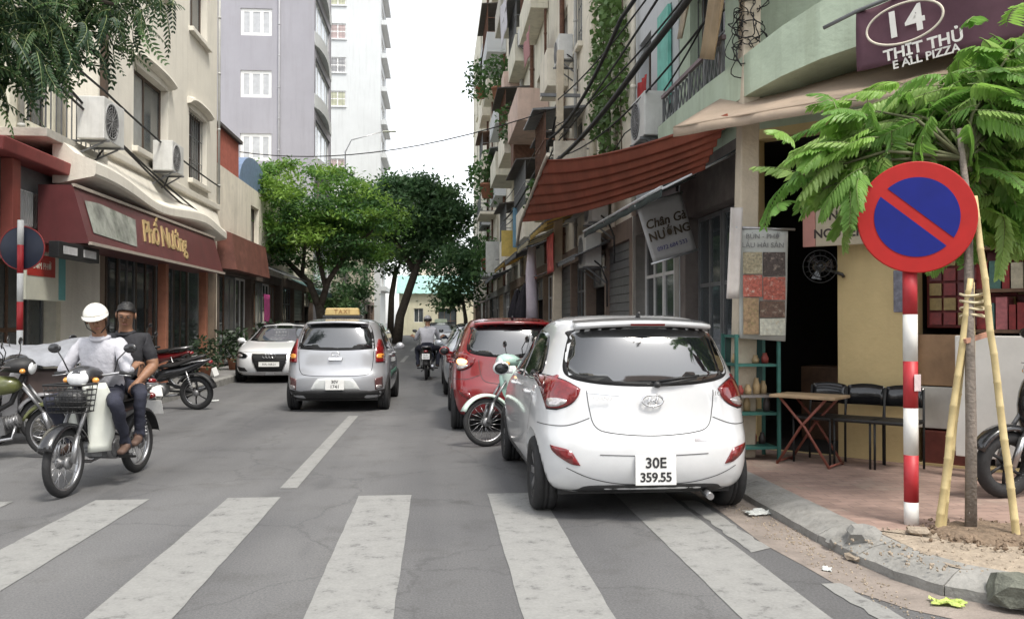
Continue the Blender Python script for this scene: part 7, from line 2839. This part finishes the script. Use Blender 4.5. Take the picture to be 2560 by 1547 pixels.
def overhang_tree():
    base = Vector((-8.6, 10.4, .0))
    root = thing('tree', 'dark green tree overhanging the far corner with drooping fronds', 'tree', base)
    t = MB()
    t.tube([Vector(p) - base for p in ((-8.6, 10.4, 0), (-8.4, 10.5, 2.5), (-7.8, 10.7, 4.4))], [.26, .2, .15], 10)
    t.build('trunk', M_BARK, root)
    for pts in (((-7.8, 10.7, 4.3), (-6.6, 10.8, 5.2), (-5.2, 10.9, 5.6), (-3.9, 10.9, 5.3)), ((-7.9, 10.6, 4.2), (-6.6, 10.2, 4.9), (-5.4, 10.2, 4.8)), ((-7.8, 10.7, 4.4), (-6.8, 11, 6.2), (-5.4, 11.2, 6.7), (-4.2, 11.2, 6.5))):
        q = MB()
        q.tube([Vector(p) - base for p in pts], [.1, .07, .045, .02][:len(pts)], 8)
        q.build('limb', M_BARK, root)
    r = random.Random(23)
    vs_cache = []
    for i in range(5):
        me = frond_mesh('tmp', .42 + .05 * (i % 3), 10, .085, .026, .9, i + 30, [M_RACH, M_RACH], (.8, .7))
        vs_cache.append(([v.co.copy() for v in me.vertices], [tuple(p.vertices) for p in me.polygons], [p.material_index for p in me.polygons]))
        bpy.data.meshes.remove(me)
    c = MB()
    blobs = [((-5.3, 10.9, 5.5), (1.3, .9, .8), 380), ((-6.3, 10.6, 4.9), (1.1, .9, .9), 260), ((-4.2, 11.0, 5.4), (.65, .7, .6), 120), ((-4.9, 10.6, 4.7), (.55, .6, .45), 110), ((-5.7, 10.4, 4.2), (.6, .7, .55), 130), ((-5.0, 11, 6.6), (1.6, 1, .8), 130), ((-3.6, 11.1, 5.6), (.35, .5, .45), 30)]
    for cc, rr, n in blobs:
        for k in range(n):
            while True:
                d = Vector((r.uniform(-1, 1), r.uniform(-1, 1), r.uniform(-1, 1)))
                if d.length < 1:
                    break
            p = Vector((cc[0] + d.x * rr[0], cc[1] + d.y * rr[1], cc[2] + d.z * rr[2])) - base
            M = Matrix.Translation(p) @ Euler((r.gauss(-.3, .5), r.gauss(0, .4), r.uniform(0, 6.28))).to_matrix().to_4x4() @ Matrix.Scale(r.uniform(.8, 1.3), 4)
            vs, fs, ms = r.choice(vs_cache)
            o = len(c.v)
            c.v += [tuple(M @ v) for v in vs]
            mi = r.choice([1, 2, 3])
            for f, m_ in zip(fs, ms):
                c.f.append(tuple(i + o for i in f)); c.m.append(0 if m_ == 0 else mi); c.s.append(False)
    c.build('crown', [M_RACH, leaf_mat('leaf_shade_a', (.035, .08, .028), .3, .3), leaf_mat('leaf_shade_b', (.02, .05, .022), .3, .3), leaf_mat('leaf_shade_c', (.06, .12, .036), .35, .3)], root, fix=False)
overhang_tree()
# ------------------------------------------------------------------ street furniture and small things
M_SRED = mat('sign_face_red', (.38, .014, .012), .6, .1, 6, spots=.2, spot_col=(.28, .03, .02), spec=.3)
M_SBLUE = mat('sign_face_blue', (.003, .010, .17), .6, .1, 6, spec=.3)
M_BANDW = mat('band_white_near', (.66, .65, .62), .5, .1, 8, spots=.25, spot_col=(.40, .38, .35), spot_scale=4)
M_BANDR = mat('band_red_near', (.40, .022, .03), .5, .12, 8, spots=.2, spot_col=(.22, .02, .03), spot_scale=4)
def no_parking():
    root = thing('road_sign', 'round blue and red no parking sign on a red and white banded pole', 'road sign', (3.13, 5.52, .118))
    z, k = -.02, 0
    hs = [.17] + [.31] * 7
    for i, h in enumerate(hs):
        b = MB()
        b.cyl((0, .045, z), (0, .045, z + h), .046, n=24)
        b.build('pole_band', M_BANDR if i % 2 else M_BANDW, root)
        z += h
    cap_ = MB()
    cap_.ell((0, .045, z), (.047, .047, .02), 16, 8)
    cap_.build('pole_cap', M_BANDW, root)
    st = MB()
    st.obox((.018, -.0095, .94), (.045, .004, .11), (0, 0, 0))
    st.build('sticker', mat('sticker', (.62, .50, .50), .6, .15, 15), root, bevel=.0015)
    rz = R(-22)
    T = Matrix.Translation((.012, -.02, 2.03)) @ Matrix.Rotation(R(-20), 4, 'Z') @ Matrix.Rotation(PI / 2, 4, 'X')
    d = MB()
    d.lathe([(.001, -.012), (.36, -.012), (.368, -.004), (.368, .004), (.362, .008), (.001, .008)], 64, 0, T, smooth=False)
    plate = d.build('sign_plate', M_SRED, root)
    # two blue segments, left and right of the slash
    rb = .262
    hw = .034
    a0 = R(-40)                      # slash runs from upper left to lower right
    u = Vector((math.cos(a0), math.sin(a0), 0))
    v = Vector((-u.y, u.x, 0))
    for s in (-1, 1):
        pts = []
        t0 = math.asin(hw / rb)
        for i in range(33):
            t = t0 + (PI - 2 * t0) * i / 32
            pts.append(u * rb * math.cos(t) + v * s * rb * math.sin(t))
        b = MB()
        b.prism([T @ (p + Vector((0, 0, .0065))) for p in pts], T.to_3x3() @ Vector((0, 0, .005)))
        b.build('blue_segment', M_SBLUE, root)
    cl = MB()
    for zz in (1.86, 2.2):
        cl = MB()
        cl.obox((0, .02, zz), (.16, .035, .03), (0, 0, R(-20)))
        cl.build('clamp', M_STEEL, root)
no_parking()

def bamboo(label, a, b, r, seed):
    rn = random.Random(seed)
    a, b = Vector(a), Vector(b)
    pts, rad = [], []
    L = (b - a).length
    t = 0
    while t < 1:
        step = rn.uniform(.14, .22) / L
        p = a.lerp(b, t) + Vector((rn.uniform(-.004, .004), rn.uniform(-.004, .004), 0))
        k = r * (1 - .15 * t)
        d = (b - a).normalized()
        pts += [p - d * .008, p, p + d * .008]
        rad += [k, k * 1.13, k]
        t += step
    pts.append(b)
    rad.append(r * .84)
    m = MB()
    m.tube(pts, rad, 10)
    o = m.build('bamboo_stake', mat('bamboo', (.50, .40, .20), .55, .2, 9, streak=.3, streak_col=(.30, .22, .11)))
    return tag(o, label, 'stake', 'bamboo stakes around the young tree')
bamboo('bamboo stake leaning in from nearest the banded sign pole', (3.20, 5.38, .08), (3.46, 5.42, 1.74), .024, 1)
bamboo('bamboo stake doubled just behind the one nearest the sign pole', (3.245, 5.42, .08), (3.485, 5.47, 1.66), .026, 2)
bamboo('tallest bamboo stake leaning in from the frame edge side', (3.56, 5.12, .08), (3.505, 5.44, 2.28), .024, 3)
bamboo('bamboo stake leaning in from behind the young tree trunk', (3.60, 5.62, .10), (3.52, 5.50, 1.72), .022, 4)
m = MB()
for k in range(4):
    z = 1.50 + k * .045
    c = Vector((3.485, 5.44, z))
    m.tube([c + Vector((.075 * math.cos(a), .06 * math.sin(a), .008 * math.sin(2 * a + k))) for a in [2 * PI * i / 20 for i in range(20)]], .008, 6, closed=True)
o = m.build('lashing', mat('raffia', (.62, .54, .36), .8, .15, 20))
tag(o, 'pale raffia lashing that ties the bamboo stakes together', 'lashing')
m = MB()
m.obox((3.50, 5.40, 1.36), (.22, .03, .03), (0, R(-14), R(10)))
tag(m.build('cross_piece', mat('wood_pale_red', (.42, .22, .15), .7, .2, 10)), 'short reddish wooden cross piece below the lashing', 'stick')

# soil pit with rubble at the tree foot
def rubble(label, c, rx, ry, n, size, m_, seed, name='rubble'):
    r = random.Random(seed)
    mb = MB()
    for i in range(n):
        a, q = r.uniform(0, 6.28), r.random() ** .6
        p = Vector((c[0] + rx * q * math.cos(a), c[1] + ry * q * math.sin(a), c[2]))
        s = size * r.uniform(.3, 1.2) * (1.2 - .5 * q)
        M = Euler((r.uniform(0, 6), r.uniform(0, 6), r.uniform(0, 6))).to_matrix()
        vs = [p + M @ (Vector(v) * s * r.uniform(.7, 1.2)) for v in ((1, 0, 0), (-1, .1, 0), (0, 1, .1), (.1, -1, 0), (0, 0, .8), (.1, 0, -.8))]
        mb.add(vs, [(0, 2, 4), (2, 1, 4), (1, 3, 4), (3, 0, 4), (2, 0, 5), (1, 2, 5), (3, 1, 5), (0, 3, 5)], 0)
    o = mb.build(name, m_)
    o['kind'] = 'stuff'
    o['label'] = label
    return o
m = MB()
n = 26
r = random.Random(3)
vs = [(3.5, 5.25, .16)]
for k in range(n):
    a = 2 * PI * k / n
    q = 1 + r.uniform(-.12, .12)
    vs.append((3.5 + .30 * q * math.cos(a), 5.25 + .24 * q * math.sin(a), .15 + r.uniform(-.01, .01)))
for k in range(n):
    a = 2 * PI * k / n
    q = 1 + r.uniform(-.12, .12)
    vs.append((3.5 + .40 * q * math.cos(a), 5.24 + .33 * q * math.sin(a), .116))
m.add(vs, [(0, 1 + k, 1 + (k + 1) % n) for k in range(n)] + [(1 + k, 1 + n + k, 1 + n + (k + 1) % n, 1 + (k + 1) % n) for k in range(n)], 0, True)
o = structure(m.build('soil_mound', M_SOIL))
rubble('broken brick and soil crumbs around the young tree foot', (3.45, 5.2, .14), .5, .45, 260, .022, M_SOIL, 4)
rubble('pale sandy crumbs strewn over the worn pavement corner', (3.1, 4.95, .122), .75, .55, 420, .014, M_SAND, 6)
rubble('grit lying along the gutter', (2.36, 5.6, .006), .16, 1.7, 420, .010, M_SAND, 9)
# worn sandy skin over the pavers at the corner
m = MB()
r = random.Random(12)
pts = []
for k in range(40):
    a = 2 * PI * k / 40
    q = 1 + .22 * math.sin(3 * a) + r.uniform(-.10, .10)
    pts.append((max(2.80, 3.35 + .95 * q * math.cos(a)), max(4.42, 4.95 + .55 * q * math.sin(a)), .1215))
m.add([(3.35, 4.95, .1215)] + pts, [(0, 1 + k, 1 + (k + 1) % 40) for k in range(40)])
structure(m.build('sand_patch', M_SAND))

def chunk(label, c, s, seed, m_=None, name='concrete_chunk'):
    r = random.Random(seed)
    bm = bmesh.new()
    bmesh.ops.create_icosphere(bm, subdivisions=2, radius=1)
    for v in bm.verts:
        k = r.uniform(.72, 1.12)
        v.co = Vector((max(-.8, min(.8, v.co.x)) * s[0] * k, max(-.8, min(.8, v.co.y)) * s[1] * k, max(-.6, min(.75, v.co.z)) * s[2] * k))
    me = bpy.data.meshes.new(name)
    bm.to_mesh(me)
    bm.free()
    me.materials.append(m_ or M_KERB)
    o = bpy.data.objects.new(name, me)
    COL.objects.link(o)
    o.location = c
    o.rotation_euler = (0, 0, r.uniform(0, 3))
    return tag(o, label, 'rubble')
chunk('broken grey lump of kerb concrete at the gutter bend', (2.66, 5.30, .10), (.16, .13, .10), 2)
chunk('small dark chip beside the broken kerb lump', (2.56, 5.42, .05), (.07, .09, .05), 3)
chunk('flat pale chip in front of the broken kerb lump', (2.53, 5.14, .025), (.09, .05, .025), 4, M_SAND)
chunk('mossy dark block at the kerb corner', (2.95, 4.18, .09), (.22, .13, .11), 6, mat('kerb_moss', (.13, .135, .11), .95, .4, 10, .8, 40))
chunk('rough clod beside the pole foot', (3.02, 5.28, .14), (.09, .07, .035), 8, M_SAND)

def crumple(label, c, s, m_, seed, name='litter', cat='litter'):
    r = random.Random(seed)
    n = 8
    def fn(u, v):
        return (r.uniform(-.02, .02) * s / .15, r.uniform(-.02, .02) * s / .15, abs(r.gauss(0, .014)) * s / .15)
    m = MB()
    m.sheet([(-s, -s * .6, 0), (s, -s * .5, 0), (s * .9, s * .6, 0), (-s * .8, s * .5, 0)], n, n, fn, 0, .002, False)
    o = m.build(name, m_)
    o.location = c
    o.rotation_euler = (0, 0, r.uniform(0, 3))
    return tag(o, label, cat)
crumple('crumpled white plastic bag in the gutter by the hatchback tyre', (2.43, 6.45, .014), .13, mat('plastic_white', (.72, .74, .72), .4, .05, 8, trans=.3), 3)
crumple('yellow green wrapper lying at the kerb corner', (2.62, 4.31, .014), .085, mat('plastic_lime', (.60, .70, .22), .4, .2, 8, trans=.3), 5)
crumple('small white scrap on the asphalt by the gutter', (2.28, 4.98, .008), .045, mat('plastic_white', (.72, .74, .72), .4, .05, 8), 7)
crumple('white scrap at the far kerb beside the black motorbike', (-4.1, 16.4, .008), .10, mat('plastic_white', (.72, .74, .72), .4, .05, 8), 8)

# ---- corner shop front
fq = FC
def signboard():
    f = Face(FC.p(0, 0, .25), CU, CN)
    a0, a1 = ca(3.80), ca(4.50)
    root = thing('sign', 'beige shop board with three lines of dark lettering behind the leaves', 'sign', f.p(a0, 2.2))
    b = MB(); f.box(b, a0 + .13, a1, 2.20, 2.95, -.03, 0); b.build('panel', mat('board_beige', (.46, .40, .29), .7, .15, 5, spots=.3, spot_col=(.34, .30, .24)), root, world=True, bevel=.006)
    b = MB(); f.box(b, a0, a0 + .128, 2.20, 2.95, -.03, 0); b.build('edge_panel', mat('board_pink', (.50, .24, .20), .7, .12, 5), root, world=True, bevel=.006)
    t = MB()
    Mx = frame(f.p((a0 + a1) / 2 + .06, 2.66, .003), CU, Z)
    if Mx.col[2].to_3d().dot(CN) < 0:
        Mx = frame(f.p((a0 + a1) / 2 + .06, 2.66, .003), -CU, Z)
    for i, s in enumerate(('XÔI GÀ', 'NGÔ-GẠO', 'NGUYỄN CẢNH')):
        put_text(t, s, .12, Mx @ Matrix.Translation((0, -.17 * i, 0)), 0, ext=.002, bold=.003)
    t.build('lettering', mat('ink_dark_brown', (.045, .035, .03), .7, .1, 8), root, world=True, fix=False)
signboard()

def picture(f, root, a0, a1, b0, b1, d, m_, name='picture'):
    b = MB(); f.box(b, a0, a1, b0, b1, d, d + .006); return b.build(name, m_, root, world=True)
def poster_rack():
    f = Face((2.78, 8.22, 0), (1, -.06, 0), (-.06, -1, 0))
    root = thing('poster', 'hanging food photo poster tied to the utility pole', 'poster', f.p(.3, 1.3))
    b = MB()
    def fn(u, v):
        return (0, .015 * math.sin(4 * u + 3 * v), 0)
    b.sheet([f.p(.12, 1.30), f.p(.56, 1.27), f.p(.60, 2.34), f.p(.13, 2.36)], 8, 14, fn, 0, .006)
    b.build('sheet', mat('poster_white', (.40, .41, .385), .7, .1, 6), root, world=True)
    P_ = [mat('food_a', (.30, .26, .17), .6, .6, 38, spots=.8, spot_col=(.55, .50, .38), spot_scale=24), mat('food_b', (.06, .045, .04), .6, .5, 38, spots=.7, spot_col=(.40, .33, .27), spot_scale=20),
          mat('food_c', (.38, .10, .07), .6, .6, 38, spots=.8, spot_col=(.58, .54, .46), spot_scale=26), mat('food_d', (.28, .19, .11), .6, .5, 32, spots=.6, spot_col=(.22, .24, .08), spot_scale=22),
          mat('food_e', (.12, .07, .05), .6, .5, 32, spots=.6, spot_col=(.55, .48, .38), spot_scale=22), mat('food_f', (.50, .50, .42), .6, .3, 32, spots=.7, spot_col=(.38, .22, .06), spot_scale=22)]
    grid = [(.15, .335, 1.92, 2.13, 0), (.345, .56, 1.90, 2.13, 1), (.15, .335, 1.70, 1.91, 2), (.345, .56, 1.67, 1.89, 2), (.15, .30, 1.34, 1.69, 3), (.31, .555, 1.50, 1.66, 4), (.31, .555, 1.33, 1.49, 5)]
    for a0, a1, b0, b1, k in grid:
        picture(f, root, a0, a1, b0, b1, .020, P_[k])
    t = MB()
    for i, s in enumerate(('BÚN - PHỞ', 'LẨU HẢI SẢN')):
        Mx = frame(f.p(.345, 2.28 - .085 * i, .022), f.u, Z)
        put_text(t, s, .068, Mx, 0, ext=.001)
    t.build('lettering', mat('ink_grey', (.15, .15, .15), .7, .1, 8), root, world=True, fix=False)
    rod = MB(); rod.tube([f.p(.08, 2.37, .01), f.p(.66, 2.35, .01)], .012, 8); rod.build('rod', M_STEEL, root, world=True)
    cloth('banner', 'narrow white strip banner beside the food poster', [f.p(-.02, 1.68, .05), f.p(.10, 1.68, .05), f.p(.15, 2.56, .02), f.p(.03, 2.56, .02)], mat('cloth_offwhite', (.62, .58, .55), .8, .12, 6, trans=.2), 'banner', 1, .012, nu=6)
poster_rack()

def glass_cabinet():
    root = thing('cabinet', 'green framed glass food cabinet below the poster', 'cabinet', (3.08, 8.42, .118))
    w, d, h = .42, .40, 1.22
    M_G = mat('cabinet_green', (.03, .13, .11), .5, .2, 8)
    for sx in (-1, 1):
        for sy in (-1, 1):
            b = MB(); b.bar((sx * w / 2, sy * d / 2, 0), (sx * w / 2, sy * d / 2, h), .03); b.build('post', M_G, root)
    for z in (.12, .45, .62, .92, 1.2):
        b = MB(); b.obox((0, 0, z), (w - .01, d - .01, .025)); b.build('shelf', M_G if z != .62 else M_STEEL, root)
    gm = mat('cabinet_glass', (.03, .07, .065), .08, .1, 3, ior=1.5)
    b = MB(); b.obox((0, d / 2 - .02, .9), (w - .04, .008, .56)); b.build('back_pane', gm, root)
    r = random.Random(5)
    for z in (.135, .465, .635, .935):
        for k in range(4):
            b = MB()
            x = -.14 + .09 * k
            hh = r.uniform(.06, .15)
            b.lathe([(.001, 0), (.032, 0), (.036, hh * .6), (.02, hh), (.022, hh + .015), (.001, hh + .015)], 12, 0, Matrix.Translation((x, r.uniform(-.1, .05), z)))
            b.build('jar', r.choice([mat('goods_red', (.28, .05, .04), .5, .2, 10), mat('goods_tan', (.42, .30, .16), .5, .2, 10), mat('goods_white', (.55, .55, .52), .5, .2, 10), mat('goods_dark', (.06, .05, .05), .5, .2, 10)]), root)
glass_cabinet()

def folding_table():
    root = thing('table', 'small folding table with reddish crossed legs by the doorway', 'table', (3.50, 8.0, .118), R(-45))
    b = MB(); b.obox((0, 0, .64), (.62, .42, .028)); b.build('tabletop', mat('ply_tan', (.40, .29, .18), .6, .2, 8), root, bevel=.006)
    mr = mat('leg_redbrown', (.22, .07, .05), .6, .25, 10)
    for y in (-.17, .17):
        for s in (-1, 1):
            b = MB(); b.tube([(s * .25, y, .0), (s * .02, y, .36), (-s * .22, y, .63)], .013, 8); b.build('leg', mr, root)
    for s in (-1, 1):
        b = MB(); b.tube([(s * .25, -.17, .02), (s * .25, .17, .02)], .011, 8); b.build('stretcher', mr, root)
folding_table()

def chair(label, p, rz):
    root = thing('chair', label, 'chair', p, rz, 'black chairs along the yellow wall')
    for sx in (-1, 1):
        b = MB(); b.tube([(sx * .18, .17, 0), (sx * .18, .17, .42)], .011, 8); b.build('leg', M_BKM, root)
        b = MB(); b.tube([(sx * .18, -.17, 0), (sx * .18, -.17, .42), (sx * .17, -.21, .72)], .011, 8); b.build('leg', M_BKM, root)
    b = MB(); b.obox((0, 0, .43), (.38, .38, .035)); b.build('seat', M_SEAT, root, bevel=.014)
    b = MB()
    rings = []
    for i in range(9):
        u = -1 + 2 * i / 8
        rings.append([(u * .17, -.215 - .03 * (1 - u * u), .55), (u * .17, -.19 - .03 * (1 - u * u), .55), (u * .165, -.215 - .03 * (1 - u * u), .73 + .02 * (1 - u * u)), (u * .165, -.24 - .03 * (1 - u * u), .73 + .02 * (1 - u * u))])
    b.loft(rings, 0, True); b.build('backrest', M_BK, root)
for i, (x, y, lb) in enumerate(((3.66, 8.14, 'black chair nearest the folding table'), (3.93, 7.88, 'middle black chair of the three by the yellow wall'), (4.17, 7.65, 'black chair nearest the banded sign pole'))):
    chair(lb, (x, y, .118), R(-45 + 180) + R((-4, 3, -2)[i]))

def wall_fan():
    root = thing('fan', 'black wall fan beside the dark doorway', 'fan', FC.p(ca(3.99), 1.95, .1))
    c = FC.p(ca(3.93), 2.0, .28)
    Mx = frame(c, (Vector((1, -.3, 0))), Z)
    b = MB()
    for k in range(3):
        rr = .16 * (k + 1) / 3
        b.tube([Mx @ Vector((rr * math.cos(a), rr * math.sin(a), .03 * (1 - k / 3))) for a in [2 * PI * i / 24 for i in range(24)]], .005, 5, closed=True)
    for k in range(16):
        a = 2 * PI * k / 16
        b.tube([Mx @ Vector((.02 * math.cos(a), .02 * math.sin(a), .035)), Mx @ Vector((.16 * math.cos(a), .16 * math.sin(a), .0))], .0025, 4)
    b.build('guard', M_BKM, root, world=True)
    for k in range(3):
        a = 2 * PI * k / 3
        b = MB()
        b.add([Mx @ Vector((math.cos(a + q) * r_, math.sin(a + q) * r_, z_)) for q, r_, z_ in ((-.2, .03, -.01), (-.1, .14, -.03), (.6, .13, .01), (.4, .03, .01))], [(0, 1, 2, 3)])
        o = b.build('blade', M_BK, root, world=True, fix=False)
        o.modifiers.new('solid', 'SOLIDIFY').thickness = .004
    b = MB(); b.ell(Mx @ Vector((0, 0, -.08)), (.06, .09, .06), 12, 8); b.build('motor', M_BK, root, world=True)
    b = MB(); b.tube([Mx @ Vector((0, 0, -.1)), FC.p(ca(4.02), 1.93, .03), FC.p(ca(4.03), 1.9, .02)], .018, 8); b.build('bracket', M_BK, root, world=True)
wall_fan()
fw = Face(FC.p(0, 0, .0), CU, CN)
rt = board('notice', 'small framed notice on the yellow wall behind the sign pole', fw, ca(4.36), ca(4.47), 1.55, 1.95, .005, .02, mat('notice_blue', (.20, .20, .25), .5, .4, 12, spots=.6, spot_col=(.45, .42, .42), spot_scale=12), 'notice')
# stall: red book board, brown screen, white panels
rt = board('display_board', 'dark red board of small packets behind the sign pole', fw, ca(4.52), ca(5.15), 1.40, 2.15, -.30, -.26, mat('board_darkred', (.16, .02, .018), .6, .3, 6), 'display')
r = random.Random(2)
for i in range(7):
    for j in range(5):
        a = ca(4.53) + .02 + i * .125
        z = 1.43 + j * .14
        b = MB(); fw.box(b, a, a + .105, z, z + .115, -.26, -.235 + r.uniform(0, .012))
        b.build('packet', r.choice([mat('pk_red', (.24, .02, .02), .4, .3, 20), mat('pk_maroon', (.14, .02, .025), .4, .3, 20), mat('pk_gold', (.34, .24, .08), .4, .3, 20), mat('pk_red', (.24, .02, .02), .4, .3, 20)]), rt, world=True)
board('screen', 'brown plywood screen below the dark red board', fw, ca(4.5), ca(5.0), .86, 1.34, -.10, -.06, mat('ply_brown', (.36, .22, .12), .6, .2, 5), 'screen')
board('panel_board', 'white panel below the brown screen', fw, ca(4.5), ca(4.86), .46, .85, -.10, -.055, mat('panel_white_b', (.62, .60, .55), .6, .1, 5), 'panel')
board('crate', 'dark red crate under the white panel', fw, ca(4.54), ca(4.84), .13, .44, -.30, -.02, mat('crate_red', (.15, .035, .025), .6, .3, 8), 'crate')
f2 = Face(FC.p(0, 0, .50), CU, CN)
board('panel_board', 'large white board leaning behind the bamboo stakes', f2, ca(4.82), ca(5.8), .30, 1.34, -.04, 0, mat('panel_white_c', (.70, .68, .64), .55, .08, 4), 'panel')
def stall_shelf():
    root = thing('shelf', 'stall shelf of red packets above the large white board', 'shelf', fw.p(ca(5.0), 1.4, -.1))
    for z in (1.36, 1.72, 2.1, 2.5):
        b = MB(); fw.box(b, ca(4.86), ca(5.5), z, z + .03, -.25, .12); b.build('board', M_WOOD, root, world=True)
    for a in (4.86, 5.18, 5.5):
        b = MB(); fw.box(b, ca(a) - .02, ca(a) + .02, .14, 2.9, .12, .15); b.build('upright', M_METALG, root, world=True)
    r = random.Random(7)
    for z in (1.39, 1.75, 2.13):
        a = ca(4.88)
        while a < ca(5.46):
            ww = r.uniform(.05, .12)
            b = MB(); fw.box(b, a, a + ww, z + .002, z + r.uniform(.16, .30), -.2, .08)
            b.build('box', r.choice([mat('pk_red', (.24, .02, .02), .4, .3, 20), mat('pk_pink', (.40, .12, .13), .4, .3, 20), mat('pk_teal', (.06, .14, .12), .4, .3, 20), mat('pk_cream', (.45, .40, .30), .4, .3, 20)]), root, world=True)
            a += ww + .012
stall_shelf()
# things inside the dark doorway
fi = Face(FC.p(0, 0, -1.1), CU, CN)
rt = board('cabinet', 'dim teal cabinet standing inside the dark doorway', fi, ca(3.95), ca(4.35), .12, 1.25, -.3, .0, mat('cabinet_teal', (.05, .16, .14), .5, .2, 6), 'cabinet')
q = MB(); fi.box(q, ca(3.98), ca(4.32), .78, 1.2, .0, .01); q.build('pane', mat('pane_teal', (.10, .26, .24), .2, .2, 6), rt, world=True)
q = MB(); fi.box(q, ca(3.98), ca(4.32), .45, .72, .0, .01); q.build('drawer', mat('drawer_grey', (.34, .34, .33), .5, .1, 6), rt, world=True)
board('counter', 'low counter in the back of the dark doorway', fi, ca(3.4), ca(3.9), .12, .95, -.4, 0, M_WOOD, 'counter')

# ---- far-left clutter
def tarp_cart():
    root = thing('cart', 'street cart covered with a pale silver tarpaulin behind the riders', 'cart', (-4.85, 11.2, 0), R(4))
    b = MB(); b.obox((0, 0, .66), (1.3, .62, .42)); b.build('box', mat('cart_brown', (.07, .05, .045), .7, .3, 6), root, bevel=.02)
    for s in (-1, 1):
        t = MB()
        T = Matrix.Translation((s * .42, -.36, .27)) @ Matrix.Rotation(PI / 2, 4, 'X')
        t.lathe([(.20, -.03), (.26, -.025), (.27, 0), (.26, .025), (.20, .03)], 24, 0, T, closed=True); t.build('wheel', M_TYRE, root)
        t = MB(); t.bar((s * .5, .2, 0), (s * .5, .2, .52), .05); t.build('leg', M_METALG, root)
    r = random.Random(4)
    def fn(u, v):
        e = max(abs(u - .5), abs(v - .5)) * 2
        return (r.uniform(-.015, .015), r.uniform(-.015, .015), -.13 * max(0, e - .72) / .28 + .05 * math.sin(7 * u + 3 * v) + (r.uniform(0, .02)))
    t = MB(); t.sheet([(-.75, -.42, 1.10), (.75, -.42, 1.10), (.75, .42, 1.22), (-.75, .42, 1.22)], 18, 12, fn, 0, .006); t.build('tarpaulin', mat('tarp_silver', (.25, .26, .285), .6, .2, 5, .4, 20), root)
    h = MB(); h.tube([(.6, -.2, .85), (.95, -.2, .95), (.95, .2, .95), (.6, .2, .85)], .016, 8); h.build('handle', M_STEEL, root)
tarp_cart()
for i, (x, y, s, lb) in enumerate(((-5.5, 21.3, .9, 'leafy pot plant beside the orange post of the restaurant'), (-5.6, 24.6, 1.1, 'dark leafy pot plant beyond the restaurant doors'), (-5.4, 28.5, 1.3, 'bushy pot plant at the foot of the low house'))):
    potted(lb, (x, y, .14), s, 80 + i, leaf_mat('leaf_pot', (.025, .05, .02), .15), .2)
cloth('banner', 'magenta cloth hanging at the far shop door on the left', [(-5.9, 30.2, .6), (-5.9, 31.3, .6), (-5.9, 31.3, 2.4), (-5.9, 30.2, 2.4)], mat('cloth_magenta', (.26, .03, .13), .8, .3, 5), 'banner', 2, .03, nu=8)
awning('awning', 'dark teal shop awning under the bright street tree', [(XL + .02, 37.0, 3.3), (XL + .02, 42.5, 3.3), (-5.1, 42.5, 2.8), (-5.1, 37.0, 2.8)], mat('canvas_teal', (.05, .11, .11), .8, .2, 4, trans=.1), .012, 0, .2, frame_m=M_METALG, nu=24, nv=6)
awning('awning', 'grey tin awning beyond the rose fascia', [(XL + .02, 31.9, 3.5), (XL + .02, 36.6, 3.5), (-5.0, 36.6, 3.0), (-5.0, 31.9, 3.0)], mat('tin_grey', (.22, .23, .24), .6, .2, 4), .015, 9, 0, frame_m=M_METALG, nu=54, nv=4)
def folded_parasol(label, p, h, m_):
    root = thing('parasol', label, 'parasol', p)
    b = MB(); b.cyl((0, 0, 0), (0, 0, h), .022, n=10); b.build('pole', M_STEEL, root)
    c = MB()
    rings = []
    for i in range(12):
        t = i / 11
        z = h - .05 - t * h * .55
        rr = .05 + .22 * math.sin(t * 2.2) 
        rings.append([(rr * (1 + .25 * math.cos(6 * a)) * math.cos(a), rr * (1 + .25 * math.cos(6 * a)) * math.sin(a), z) for a in [2 * PI * k / 24 for k in range(24)]])
    c.loft(rings, 0, True); c.build('canopy', m_, root)
    b = MB(); b.lathe([(.001, 0), (.24, 0), (.24, .05), (.05, .09), (.001, .09)], 20); b.build('base', M_CONC, root)
folded_parasol('dark folded parasol on the pavement beyond the red hatchback', (2.72, 27.0, .118), 2.6, mat('parasol_dark', (.025, .022, .03), .8, .3, 8))
folded_parasol('second dark folded parasol farther up the right pavement', (2.75, 30.2, .118), 2.5, mat('parasol_dark', (.025, .022, .03), .8, .3, 8))
# street lamp on the far left
def lamp_arm():
    root = thing('street_lamp', 'slim street lamp arm reaching out before the white tower', 'street lamp', (-6.1, 58, 0))
    b = MB(); b.tube([(0, 0, 0), (0, 0, 12.6), (.4, 0, 13.4), (2.4, -.3, 13.9)], [.07, .045, .03, .022], 10); b.build('pole', M_STEEL, root)
    b = MB(); b.obox((2.9, -.35, 13.93), (.9, .24, .10), (0, R(-3), 0)); b.build('lamp_head', mat('lamp_pale', (.50, .52, .44), .5, .1, 5), root, bevel=.05)
lamp_arm()
